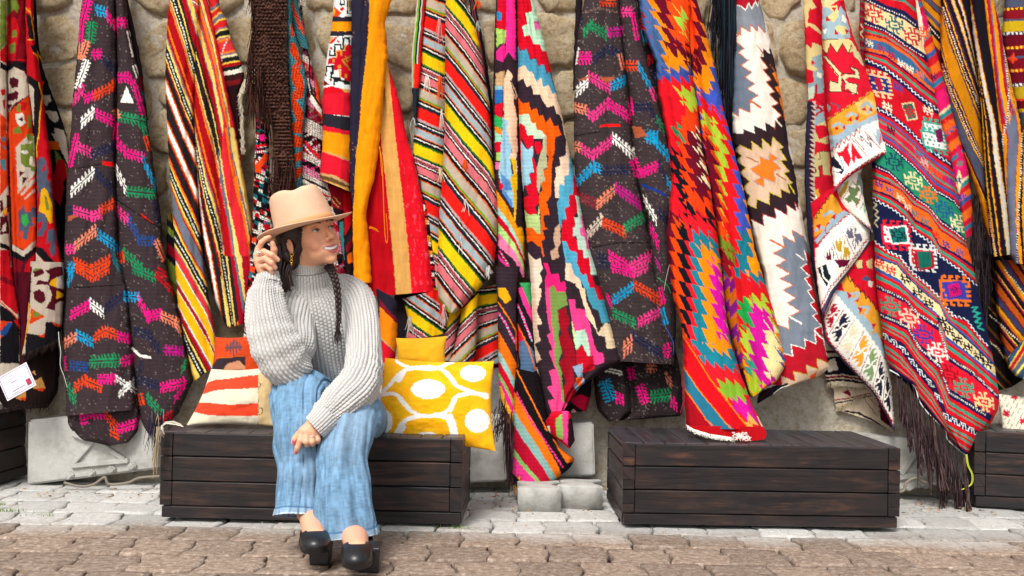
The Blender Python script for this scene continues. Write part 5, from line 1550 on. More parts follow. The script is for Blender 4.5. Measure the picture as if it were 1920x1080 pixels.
def p10b(d):
    d.fill('f2960f')
    d.serrate(1); d.V('px'); d.poly('3f549c', '1290,120 1345,110 1362,190 1400,330 1300,330')
    d.polys(TOP10)
    d.polys('''V px
~4459b8:24:7 1300,175 1340,170 1352,180 1368,225 1385,290 1394,340 1402,400 1406,450 1400,560 1340,560 1330,400 1300,175
~1f7c8c:24:7 1380,425 1404,440 1410,470 1402,500 1405,545 1440,560 1450,600 1345,600 1350,430 1380,425
~de1c24:25:7 1308,170 1330,200 1352,205 1366,250 1378,300 1380,350 1382,400 1386,450 1382,500 1374,535 1340,560 1330,400 1308,170
~a8bf3a:22:6 1312,205 1325,215 1345,235 1360,270 1364,300 1358,340 1358,380 1361,430 1362,460 1350,440 1340,400 1312,205
~e24a12:24:6 1312,225 1330,245 1344,280 1350,330 1354,380 1360,420 1362,460 1345,470 1330,420 1312,225
~6a1028:24:6 1316,250 1330,262 1342,300 1346,340 1349,380 1350,410 1340,420 1330,380 1316,250
7a8a2a 1346,440 1368,450 1380,480 1372,500 1350,480
8c1024 1350,465 1362,470 1374,500 1372,530 1352,520
1f5f74 1352,505 1366,520 1370,560 1356,545
V U1
-4459b8:3 590,780 630,860
V U2
-a8bf3a:2.5 590,1000 625,1060
V U3
~cf1a24:24:6 360,-20 460,-60 600,-60 660,60 700,330 500,620 400,300 360,-20
~1f7c8c:18:4 480,-40 560,-60 640,0 640,30 560,0 480,-40
~a8bf3a:27:7 490,70 570,110 600,80 660,200 690,330 600,300 500,160 490,70
~23a04c:26:7 425,120 500,110 560,210 570,320 470,280 440,210 425,120
~a8bf3a:26:7 440,310 530,310 575,410 590,520 490,480 455,400 440,310
~2a9a80:26:6 470,490 540,490 590,600 500,590 470,490
~a8b832:24:6 485,590 560,600 605,690 520,750 490,660 485,590
~c81a94:26:7 505,135 580,160 650,230 680,360 700,560 680,640 605,700 560,620 520,510 515,420 520,330 515,230 505,135
~ecd49a:26:7 600,350 670,290 740,520 750,580 690,630 625,610 605,530 610,440 600,350
-ecd49a:3 600,265 655,345
-3f5080:2.5 675,365 720,455
3f5aa8 688,455 735,465 748,550 735,560
d417a0 395,0 398,0 398,10''')
    d.serrate(0)
    m = (d.X < np.interp(d.Y, [430, 500, 560, 625, 700, 745], [1345, 1374, 1381, 1386, 1396, 1408])) & (d.Y > 520)
    c = d.field([PL('1340,480 1400,560'), PL('1340,560 1400,640')]); k = _h(np.floor(c * 2.0), np.floor(c * 0), 3)
    stp = (d.Y + ((d.X - 1340) % 14) * 1.2) % 46
    d.put(m & (stp < 24), 'b8600f'); d.put(m & (stp >= 24), '7a1a78'); d.put(m & (d.Y > 690), '3a1a2c')
zig = rug('zigzag_kilim', 'orange, red and blue zigzag kilim whose white-fringed end lies on the right bench', [
    strip('1283,-60,1300,-60; 1285,0,1306,0; 1290,40,1318,40; 1293,96,1333,96; 1298,150,1346,150; 1308,207,1357,207; 1316,272,1374,272; 1326,320,1386,320; 1334,371,1398,371; 1342,420,1406,420; 1350,468,1415,468; 1354,546,1439,546; 1362,600,1456,600; 1372,640,1464,640; 1388,700,1474,682; 1398,735,1456,716; 1410,746,1430,731', [(-100, 4.14), (300, 4.05), (600, 3.95), (800, 3.86)], p10b, .04, [(.2, .34, .12, .02)], seed=71),
    strip('1190,-60,1296,-60; 1198,0,1298,0; 1205,57,1292,57; 1229,114,1294,124; 1234,171,1308,197; 1250,249,1316,280; 1260,330,1329,330; 1254,400,1338,400; 1249,440,1344,430; 1255,500,1353,510; 1262,560,1358,560; 1276,600,1364,610; 1281,640,1372,650; 1283,731,1392,710; 1285,780,1414,768; 1287,803,1434,806', [(-100, 4.10), (300, 4.0), (600, 3.82), (760, 3.66), (830, 3.60)], p10a, .05, [(.15, .35, .12, .015)], seed=72),
    strip('1288,798,1432,800; 1330,815,1437,812; 1380,824,1437,818; 1400,828,1432,824', [(795, 3.585), (830, 3.575)], lambda d: d.fill('b8141e'), .0, seed=73, wr=0, curl=0)])
ends = []
for i in range(150):
    t = random.random(); x = 1286 + t * 90; y = np.interp(x, [1286, 1300, 1330, 1376], [797, 806, 815, 822])
    ends.append([W1(x, y - 1, 3.565), W1(x + random.uniform(-2, 3), y + random.uniform(2, 5), 3.555), W1(x + random.uniform(-3, 5), y + random.uniform(4, 8), 3.55)])
for i in range(60): x = random.uniform(1376, 1404); y = random.uniform(810, 822); ends.append([W1(x, y, 3.55), W1(x + random.uniform(-6, 6), y + random.uniform(-3, 6), 3.54), W1(x + random.uniform(-8, 8), y + random.uniform(0, 8), 3.54)])
yarns('fringe', zig, ends, .0019, ('f2ede4', 'dcd4c8'), 4)

# ---- black shaggy fringe hanging beside it
fb = []
for i in range(190):
    x = random.uniform(1334, 1382); y = random.choice([-40, -20, 0, random.uniform(0, 200)]); x += (y > 0) * random.uniform(0, 6)
    fb.append(hang(min(x, 1378), y, 4.14 + random.uniform(-.01, .01), random.uniform(110, 230) if x > 1350 else random.uniform(60, 140), 12, 16 if x < 1352 else 6, random.uniform(-4, 6), .012))
blk = rug('dark_fringed_rug', 'black shaggy fringed rug edge hanging between the zigzag kilim and the white diamond kilim', [strip('1352,-60,1382,-60; 1354,40,1380,40; 1358,160,1380,160; 1364,260,1380,260; 1372,330,1390,330; 1380,380,1396,380', dep(4.19), lambda d: (d.fill('17151c'), d.put((d.X > 1368) & (d.Y < 20), 'c89a62'), d.put((d.X > 1368) & (d.Y > 20) & (d.Y < 50), '7a1428')), .01, seed=75)])
yarns('fringe', blk, fb, .0022, ('16151c', '22202a', '2c2a36', '101018', '1f3a44'), 4)

# ---- R11 white / grey / black serrated kilim
def p11(d):
    d.fill('ece5d8')
    d.polys('''V U4
b01c30 150,-150 345,-150 345,0 335,45 318,5 290,62 265,20 238,78 205,45 150,35
8a909a 150,36 205,50 238,85 268,28 290,70 320,15 335,55 350,0 385,130 400,250 390,255 335,195 332,245 278,190 276,250 200,203 205,270 150,250
3a5f7c 345,0 355,0 385,110 375,120
6f7a88 140,320 160,318 230,375 178,410 262,470 205,510 288,565 235,600 312,655 255,690 338,745 275,785 275,875 190,842 186,908 130,870
37272c 325,352 350,380 380,412 375,372 430,425 422,362 440,390 470,480 560,1000 580,1085 140,1085 140,1040 232,1068 220,1003 312,1042 305,975 402,1022 395,955 470,1000 475,932 520,897 445,827 492,805 425,732 467,715 400,640 442,622 375,542 416,530 355,450 386,437
ee8412 418,482 470,560 450,575 497,665 470,680 517,757 500,766 530,860 548,930 552,930 530,800 500,640 476,560
-d2653c:1.5 325,352 380,412 355,450 416,530 375,542 442,622 400,640 467,715 425,732 492,805 445,827 520,897 475,932 470,1000
-d2653c:1.5 160,250 205,270 200,203 276,250 278,190 332,245 335,195 390,255
-d2653c:1.5 155,318 230,375 178,410 262,470 205,510 288,565 235,600 312,655 255,690 338,745 275,785 275,875 190,842 186,908 130,870
-f6f0e6:2 150,35 205,48 238,80 266,25 290,66 320,10 335,50
-d2653c:4 275,785 360,840
-d2653c:2.2 160,250 190,270 150,300
-ece5d8:3 470,925 520,980
V U5
37272c 50,0 480,0 492,70 500,160 532,250 550,340 562,430 570,520 570,590 540,535 552,605 475,553 482,637 383,578 396,667 290,628 301,721 203,670 216,752 190,700 50,120
d6b89c 118,93 212,137 205,64 292,125 288,43 362,110 368,28 452,108 420,122 478,206 430,215 497,296 455,312 522,386 480,400 502,467 430,430 436,500 338,455 342,552 240,510 242,586 165,550 197,490 138,430 192,370 112,310 167,270 88,210 132,172 70,130
ee7d28 265,178 340,210 345,152 416,195 370,215 432,275 380,297 392,387 300,350 302,422 218,375 275,342 193,280 272,235
-c9b82a:1.4 118,93 212,137 205,64 292,125 288,43 362,110 368,28 452,108 420,122 478,206 430,215 497,296 455,312 522,386 480,400 502,467 430,430 436,500 338,455 342,552 240,510 242,586 165,550 197,490 138,430 192,370 112,310 167,270 88,210 132,172 70,130
-8a909a:1 265,178 340,210 345,152 416,195 370,215 432,275 380,297 392,387 300,350 302,422 218,375 275,342 193,280 272,235
-a86a50:2.4 165,185 255,225
-a86a50:2.4 395,315 470,365
-e8d83a:2 500,400 542,470
-b03040:1.4 203,670 301,721 290,628 396,667 383,578 482,637 475,553 552,605 540,535 572,592
7a8490 445,798 545,852 522,758 608,802 660,900 720,1090 480,1085 398,1030 482,990 376,935 462,885
b81c30 618,912 665,950 720,1090 595,1085 586,1045 637,1010
-d2653c:1.6 610,802 522,758 545,852 445,798 462,885 376,935 482,990 398,1030 480,1080
-d2653c:4 352,832 458,885
-f6f0e6:1.5 618,912 637,1010 586,1045 600,1085
-f6f0e6:2.5 556,940 632,1005
V U6
7a8490 218,30 275,-10 440,-10 432,20 390,45 457,105 418,125 477,200 438,215 492,290 458,305 512,375 478,395 542,465 490,490 502,597 418,560 422,632 320,600 332,684 262,662 215,455 308,490 302,400 388,360 293,300 357,265 263,207 337,172 243,125 318,90
b81c2e 440,-10 480,-10 560,600 600,745 508,702 518,782 430,750 442,822 338,796 352,868 250,830 258,905 150,880 262,662 332,684 320,600 422,632 418,560 502,597 490,490 542,465 478,395 512,375 458,305 492,290 438,215 477,200 418,125 457,105 390,45 432,20
-f6f0e6:1.6 432,20 390,45 457,105 418,125 477,200 438,215 492,290 458,305 512,375 478,395 542,465 490,490 502,597 418,560 422,632 320,600 332,684 262,662
-d2653c:1.6 275,-5 218,30 318,90 243,125 337,172 263,207 357,265 293,300 388,360 302,400 308,490 215,455
-f2e8dc:3.5 308,400 395,450
-f6f0e6:3 490,505 550,560
d6b89c 508,702 600,745 505,850 300,900 180,900 258,905 250,830 352,868 338,796 442,822 430,750 518,782
ee5a20 448,832 506,800 490,862
-c9a82a:1.4 600,742 508,702 518,782 430,750 442,822 338,796 352,868
2a2a38 60,970 120,930 200,900 300,880 290,910 215,950 180,990 80,1040
d6b89c 290,900 380,860 430,840 470,860 300,920
-f2ece0:2 175,1000 200,950 250,915 300,895
-7a1428:2 90,1000 140,955 180,925''')
    m = d.C.sum(1) > 0; d.C *= (1 + .10 * (noise((d.X - .35 * d.Y) / 2.2, (d.Y + .35 * d.X) / 26, 8) - .5))[:, None]
rug('serrated_kilim', 'white, grey and dark brown serrated kilim with an orange diamond in its middle', [
    strip('1375,-60,1412,-60; 1378,0,1423,0; 1377,48,1437,48; 1376,96,1449,96; 1374,168,1463,168; 1372,217,1472,217; 1374,262,1477,262; 1382,300,1487,300; 1394,365,1497,365; 1408,425,1508,425; 1420,475,1516,475; 1434,520,1523,520; 1440,581,1535,581; 1440,646,1547,646; 1432,700,1554,690; 1424,735,1536,706; 1418,758,1478,724', [(-100, 4.16), (300, 4.10), (700, 4.0)], p11, .045, [(.8, .9, .2, .01)], seed=76)])

# ---- R12 folded red / cream kilim with hooks
def zz(d, c, pts, st, am, w): d.V('px'); d.line(c, saw(np.array(PL(pts)), st, am, .5), w)
def p12a(d):
    d.fill('cf1830')
    d.polys('''V U7
d8c68c 20,-60 90,0 130,60 70,80 60,180 110,190 170,250 160,270 70,200 45,220 25,60
c81a30 75,60 110,90 165,0 165,90 100,180 70,180
d8c68c 45,340 90,380 100,330 170,360 175,560 60,560 40,440
92a8b0 90,450 170,420 170,560 100,510
c81a30 90,470 125,490 90,505
92a8b0 60,560 180,540 185,720 60,740
e8e4d4 130,560 175,570 170,610 130,600
c81a30 55,540 100,550 110,640 60,650
c0d0b8 60,690 110,670 110,760 60,780
-b01830:4 130,660 120,760 185,820
92a8b0 75,800 180,830 200,1000 80,990
-b01830:4 80,900 140,830 175,860 100,910
d8c68c 80,1000 200,940 210,1090 80,1090
c81a30 110,1010 205,1030 205,1060 120,1080
V U8
c81a30 85,-20 220,-20 240,520 100,700
c4b580 90,30 120,20 150,90 220,60 220,130 150,110 85,100
c4b580 100,240 150,180 230,180 235,370 180,360 170,290 140,300 155,380 100,380 130,330 100,290
d8a040 110,490 140,470 155,540 115,530
e8e4d4 100,510 130,520 140,550 110,550
-1c1a20:1.4 100,290 130,330 100,385 160,385 145,300 170,290 180,360
-1c1a20:1.4 100,240 160,240 150,180 230,180''')
    m = d.S < .16; d.put(m & (d.Y > 190), '2a2a40'); m2 = (d.S >= .16) & (d.S < .34) & (d.Y > 190); d.put(m2, 'b8b2a0'); t = m2 & (((d.Y % 9) / 9 * .18) > (d.S - .16)); d.put(t, '5a1028')
def p12b(d):
    d.fill('d81e36')
    d.polys('''V U7
d8cf98 140,-80 350,-80 345,0 300,0 270,20 230,50 180,60 160,0
9fb8c0 175,60 230,50 300,80 330,20 355,110 385,220 390,290 350,300 170,310
e4cf90 210,50 290,40 300,130 260,170 220,150 190,160 240,110 260,90
c81a30 245,60 285,55 270,90
c81a30 205,120 240,160 200,170
f2eee2 330,110 365,150 355,180 325,160
f2eee2 172,228 212,225 195,270
e4cf90 290,195 360,210 375,265 330,275 300,240 260,270 280,210
c81a30 270,225 305,265 265,270
c81a30 350,225 382,240 365,270
c81a30 305,0 340,0 365,90 340,80 320,50
-1c1a20:1 175,312 250,305 350,305 370,300
e2cc90 165,315 370,300 410,330 450,400 400,400 375,420 330,340 290,415 235,335 210,420 170,370
-1c2420:1.6 170,375 210,425 235,340 290,415 330,340 378,420 402,350 415,400
d8d0a0 180,440 200,440 320,570 310,600 290,590
d8d0a0 410,380 440,390 470,420 500,520 480,500 440,450 420,440
e0d2a4 228,625 295,650 300,590 325,600 320,715 230,710
e0d2a4 325,600 350,580 430,585 430,555 380,515 450,545 465,615 380,600 350,620 380,645 440,650 450,730 410,735 380,690 345,700 360,650
-1c2420:1.5 228,625 295,650 300,590 180,440
-1c2420:1.5 200,435 325,570 430,580 385,515 455,545 465,615 380,602
-1c2420:1.5 228,630 228,715 322,718 325,605 355,655 345,705 440,732 448,655 380,645
a8b8b0 200,830 215,810 240,840 225,870
-4a6078:2 240,800 310,830 290,850
~e8a236:14:4 205,945 320,870 450,790 570,710 600,800 620,870 560,900 215,1060 205,945
-1c2420:1.2 205,945 320,870 450,790 570,710
9fb8c4 205,1060 330,980 450,960 620,870 660,1000 560,1085 205,1085
e8c070 430,800 520,760 590,800 620,840 530,900 460,880
-9fb8c4:5 255,985 300,960 340,985 300,1040
-9fb8c4:5 365,905 410,880 450,910 420,960
-9fb8c4:5 480,830 520,800 560,830 530,880
c81a30 255,1020 290,985 300,1020
c81a30 320,1010 350,970 355,1010
c81a30 365,940 400,905 405,945
c81a30 425,930 455,890 455,935
c81a30 475,860 510,825 515,860
c81a30 535,860 560,830 565,870
V U8
9fb8c4 220,0 400,30 500,0 660,-40 700,60 450,60 240,190
e8a236 222,0 345,0 330,30 290,50 235,60
c81a30 262,5 290,-15 300,15
~f0ece2:11:-3 236,190 330,90 480,-20 660,-90 740,150 500,290 350,390 262,480 250,400 240,300
-b0183c:1.6 236,190 260,150 270,170 290,120 305,150 325,90 345,120 360,70 380,100 400,40 420,70 440,10 460,40 480,-20''')
    d.V('U8')
    d.polys('''1c2436 240,240 260,220 345,330 320,360 262,300 245,310
-1c2436:1 300,200 350,330
d81e36 285,195 330,180 350,150 380,110 375,170 400,240 380,300 345,260 330,220 300,215
d81e36 400,110 440,170 490,235 450,240 430,220 425,280 405,250 400,180
2a2436 245,330 300,320 330,350 290,350
f4f0e6 245,330 270,310 330,330 300,345
-c22040:1.3 405,85 520,215
-c22040:1.3 500,20 625,160
-3a4a60:1.3 430,90 500,170 470,60 560,150 520,60 590,120
-c22040:1.3 445,65 480,100 520,80 560,130
a8bcc4 560,20 600,60 590,0 640,20 640,80 680,90 680,0 690,60 620,130 590,90
-c22040:1.4 640,-20 620,130
a8bcc4 660,-60 720,120 680,120 655,0
55506e 262,490 350,395 500,300 740,152 740,185 500,325 360,410 285,480 275,560 262,560''')
    d.line('b0183c', saw(d.tr('270,470 350,375 500,275 735,140'), 6, 4, .5), 1.6) if False else None
    p = saw(d.tr('268,480 350,385 500,287 735,146'), 7, 3.4, .5); w0 = d.w; d.w = (0, 0, 1); d.line('b0183c', p, 1.5); d.w = w0
def p12c(d):
    d.fill('efe8da'); d.V('U8')
    d.polys('''6f8458 375,450 430,470 440,440 470,480 430,540 470,560 440,610 410,560 380,590 350,550 390,520
c0a040 300,520 350,440 340,430 380,410 370,470 330,530 320,560
8a9c6a 400,420 440,430 450,380 470,400 480,440 440,450
-b0183c:1.2 330,560 410,420
-b0183c:1.2 440,620 480,500
-3a9a70:1.3 470,640 500,570 500,660 525,600 530,690
8fa0a8 450,350 470,340 500,540 480,520''')
    p = saw(np.array(PL('1568,372 1572,390 1600,406 1634,430')), 7, 3, .5); d.V('px'); d.line('b0183c', p, 1.6); d.line('55506e', '1564,360 1568,388 1600,410 1632,432', 6)
def flap_cells(d, a, b, cols, w, out='2a2436'):
    """row of cream-ground hook cells between chain a (outer) and b (inner)"""
    a, b = np.array(a, float), np.array(b, float)
    for k, c in enumerate(cols):
        t0, t1 = (k + .12) / len(cols), (k + .88) / len(cols)
        pa = lambda t: np.array([np.interp(t * (len(a) - 1), range(len(a)), a[:, j]) for j in (0, 1)])
        pb = lambda t: np.array([np.interp(t * (len(b) - 1), range(len(b)), b[:, j]) for j in (0, 1)])
        A0, A1, B0, B1 = pa(t0), pa(t1), pb(t0), pb(t1); m = lambda u, v: (A0 * (1 - u) + A1 * u) * (1 - v) + (B0 * (1 - u) + B1 * u) * v
        d.V('px')
        d.poly(c, [m(.05, .12), m(.45, .3), m(.38, .12), m(.72, .28), m(.66, .1), m(.98, .2), m(.98, .42), m(.62, .55), m(.95, .62), m(.95, .88), m(.6, .72), m(.66, .92), m(.32, .76), m(.36, .94), m(.03, .84), m(.03, .6), m(.4, .48), m(.05, .4)])
        d.line('f6f1e6', [m(.1, .25), m(.45, .45), m(.55, .6), m(.9, .78)], 2.6); d.line('8a1838', [m(-.14, .05), m(-.14, .95)], 1.2)
def p12d(d):
    d.fill('cf1830')
    d.polys('''V U8
e2a036 105,700 250,510 290,560 330,640 290,680 240,700 180,800 110,860
-1c2420:1.3 105,700 130,700 125,660 150,665 150,625 175,630 175,585 200,590 200,545 225,560 225,510 250,520
9fb8c4 110,880 180,800 260,700 340,640 400,670 350,680 240,800 130,900
-9fb8c4:5 120,800 170,770 200,800 165,860
-9fb8c4:5 190,680 240,650 275,680 235,730
c81a30 125,760 165,745 150,800
c81a30 190,800 200,770 205,830
c81a30 240,700 280,660 275,710
~f0ece2:11:3 120,960 250,790 390,670 470,690 560,780 560,870 480,980 380,1085 130,1085 120,1000''')
    d.V('px'); d.line('b0183c', saw(np.array(PL('1530,465 1560,430 1594,402')), 8, 3, .5), 1.5)
    flap_cells(d, PL('1540,560 1580,510 1625,450'), PL('1528,500 1560,452 1600,412'), ['1c2830', '6a1238', 'c09a2a', '6f6a80'], 1)
    d.V('T1'); d.polys('''f0ece2 30,-10 260,-10 240,60 100,240 60,320 45,150
1c2830 45,40 100,20 110,60 130,100 100,160 60,90
-f6f1e6:3 70,40 80,100 110,130
6a1238 150,-10 250,-10 230,30 180,40''')
    d.V('px'); d.line('55506e', '1634,432 1634,452 1604,496 1560,548 1542,588', 7); d.line('b0183c', saw(np.array(PL('1540,575 1558,540 1600,490 1628,448')), 7, 3, .5), 1.5)
def p12e(d):
    d.fill('cf1830'); d.V('T1')
    d.polys('''d8c68c 270,0 330,-10 330,45 300,45 290,25
d8c68c 350,0 390,-20 390,50 360,40
-1c2420:1.4 270,45 330,48 330,0
4a5a78 320,110 350,90 380,110 370,130 340,120
e4e0d0 365,120 395,130 390,165 370,160
e2a036 180,100 230,80 300,170 370,240 440,340 470,520 400,480 240,260
-1c2420:1.4 230,80 250,130 265,110 285,165 300,145 318,200 335,180 350,235 370,215 382,270 400,250 412,305 430,290 440,345
9fb8c4 150,180 230,190 330,330 400,420 460,520 480,620 400,540 200,290 150,220
-9fb8c4:5 240,210 300,200 290,250 260,230
-e2a036:5 310,330 370,300 380,370 420,400
-9fb8c4:5 320,290 370,290 350,330
-e2a036:5 395,450 430,420 450,470
c81a30 232,195 262,215 240,240
c81a30 280,250 310,230 300,260
c81a30 300,290 330,300 310,330
c81a30 385,390 415,400 395,430
c81a30 440,480 470,500 465,550
~f0ece2:10:3 100,260 150,200 250,320 350,440 430,560 500,680 530,1080 515,1000 440,880 300,720 150,540 80,400''')
    flap_cells(d, PL('1543,600 1560,650 1600,690 1640,738 1672,790'), PL('1562,560 1600,590 1630,628 1655,670 1672,720'), ['b01c38', '26243c', 'e6d8b8', 'e2a036', '7f9a6a', '2a2a3c', '2a2436'], 1)
    d.V('px'); d.line('55506e', '1541,588 1547,638 1588,685 1638,738 1676,806', 7); d.line('b0183c', saw(np.array(PL('1546,596 1553,636 1592,680 1642,732 1676,796')), 7, -3.2, .5), 1.5)
def p12g(d):
    d.fill('cfc0a8'); d.V('T1')
    for k, (c, y) in enumerate((('4a1224', 560), ('cfc0a8', 575), ('1f1d2a', 600), ('4a1224', 640), ('1f1d2a', 655), ('cfc0a8', 715), ('7a1830', 722), ('cfc0a8', 736), ('1f1d2a', 742), ('cfc0a8', 758))): d.under(c, [(60, y + 10), (200, y), (400, y + 30)])
    d.polys('''e8dcc8 100,640 150,610 180,640 170,690 110,700
1f1d2a 150,600 230,640 290,700 180,710''')
def p12h(d):
    d.fill('cbb8a0'); d.V('T1'); d.polys('''7a1830 200,830 240,810 260,860
5a1428 390,820 470,930 520,1060 440,1000 430,900
-1f1d2a:2.5 150,900 260,880 380,850
-7a1830:2 150,880 250,865 380,835
-1f1d2a:3.5 220,950 300,960 400,1010 500,1080
-e8dcc8:2 225,965 300,978 400,1030 490,1090
-9a6a60:1.5 330,860 420,980 440,930 350,850''')
hook = rug('hooked_kilim', 'red and cream kilim with hook figures, folded back to show toothed borders', [
    strip('1548,640,1640,640; 1545,690,1650,690; 1549,715,1640,722; 1560,722,1625,728', dep(4.17), p12g, .02, seed=85, curl=0),
    strip('1562,715,1650,715; 1564,745,1660,740; 1568,770,1672,800; 1600,768,1676,812', dep(4.19), p12h, .02, seed=86, curl=0),
    strip('1501,-60,1552,-60; 1506,0,1554,0; 1510,96,1558,96; 1514,192,1560,192; 1511,240,1562,240; 1508,336,1565,336; 1514,432,1570,432; 1522,500,1575,480; 1534,560,1570,520; 1542,600,1560,590', dep(4.15, 4.12), p12a, .02, seed=81, curl=.01),
    strip('1560,470,1640,450; 1550,530,1645,530; 1541,570,1650,560; 1542,600,1654,600; 1548,640,1658,640; 1590,688,1665,680; 1640,740,1673,730; 1665,785,1677,780; 1674,806,1678,804', dep(4.10, 4.07, 4.04), p12e, .03, seed=84, curl=.01),
    strip('1520,380,1570,345; 1524,420,1605,395; 1526,470,1636,430; 1530,510,1628,462; 1534,545,1590,512; 1538,572,1566,545; 1541,590,1548,582', dep(4.06, 4.03), p12d, .03, seed=83, curl=.01),
    strip('1575,330,1618,312; 1565,350,1614,325; 1566,380,1619,365; 1580,395,1624,395; 1610,414,1633,425; 1628,430,1636,436', dep(4.05, 4.03), p12c, .03, seed=87, curl=.01),
    strip('1532,-60,1568,-60; 1537,0,1582,0; 1540,60,1597,60; 1545,120,1620,120; 1550,180,1645,180; 1552,229,1662,240; 1556,270,1676,268; 1559,300,1679,284; 1561,330,1625,310; 1562,345,1592,332; 1563,362,1570,352', dep(4.06, 3.99), p12b, .05, [(.4, .45, .2, .008)], seed=82)])
yarns('fringe', hook, [hang(1549 + i * .62, 716 + abs(i - 60) * .02 + random.uniform(0, 2) + (3 if i > 60 else 0), 4.16, random.uniform(5, 12), 3, 3) for i in range(125)] + [hang(1564 + i * .55, 768 - i * .27 + random.uniform(-2, 1), 4.17, random.uniform(4, 9), 3, 3) for i in range(100)], .0011, ('d9ceb4', 'c2b494', 'a89878'))
# ================================================================ RUGS, far right
g13 = [PL('1626,0 1660,17 1696,31 1718,48'), PL('1622,44 1660,58 1696,84 1731,106'), PL('1622,67 1660,75 1708,106 1749,156'), PL('1622,93 1660,101 1701,130 1754,173'), PL('1624,112 1660,128 1696,156 1720,178 1759,207'),
       PL('1620,190 1652,207 1672,217 1702,242 1736,276 1776,303'), PL('1640,255 1678,280 1711,310 1728,327 1755,358 1789,377 1798,389'), PL('1642,312 1668,324 1690,346 1716,372 1740,387 1764,416 1789,433 1815,454'),
       PL('1637,335 1668,346 1692,360 1711,384 1740,399 1764,433 1820,469'), PL('1637,355 1668,365 1699,387 1716,411 1745,425 1762,459 1789,473 1822,495'), PL('1638,372 1680,396 1697,411 1716,435 1748,457 1764,481 1797,505 1830,535'),
       PL('1639,452 1668,473 1686,480 1708,508 1741,536 1763,558 1786,591 1811,599 1847,644'), PL('1645,486 1680,497 1705,524 1722,541 1761,572 1777,605 1811,636 1858,680'), PL('1644,502 1686,524 1708,547 1761,591 1774,630 1811,658 1858,697'),
       PL('1644,536 1699,563 1719,586 1761,613 1777,669 1824,699 1869,741'), PL('1652,591 1702,613 1724,652 1763,688 1780,736 1824,763 1847,777'), PL('1658,623 1694,644 1716,674 1755,719 1776,775 1834,808'),
       PL('1661,638 1688,658 1716,697 1747,733 1776,789 1832,817'), PL('1668,692 1715,722 1723,750 1770,803 1776,825 1809,850')]
RS = 'cf1a2a'; TS = '2f9a80'; NS = '1f2350'; BS = '3a5f9c'
s13 = ['{N}:.12 ecd5a0:.85 {N}:1', '{N}:.2 {R}:.45 {T}:.65 {R}:.85 {N}:.9 {O}:1', '{O}:.16 3f6f98:.84 {O}:1', '{O}:.1 {N}:.25 {R}:.45 {T}:.62 {R}:.85 {N}:1', '{N}:.1 c8182a:.94 {N}:1', '{N}:.1 {R}:.2 {B}:.28 {R}:.36 {T}:.42 d0284a:.62 {T}:.68 {R}:.76 {B}:.85 {R}:.94 {N}:1',
       '{N}:.08 2a8c6c:.9 {N}:1', '{N}:.2 {R}:.5 {T}:.7 {R}:.88 {N}:1', 'ee6a22:1', '{N}:.2 {R}:.4 {T}:.65 {R}:.85 {N}:1', '1c2246:1', '{N}:.1 {R}:.35 {T}:.55 {R}:.75 {B}:.9 {N}:1', 'ead7a4:1', '{B}:.2 {R}:.4 {T}:.6 {R}:.8 {R}:.9 {N}:1', '{N}:.12 e01f38:.88 {N}:1',
       '{N}:.2 {R}:.4 {T}:.55 {R}:.7 {T}:.78 {R}:1', '1f2348:1', '{R}:.2 {T}:.3 {R}:.42 {T}:.5 {R}:.72 {T}:.78 {R}:.86 {N}:1', '1a1c38:3']
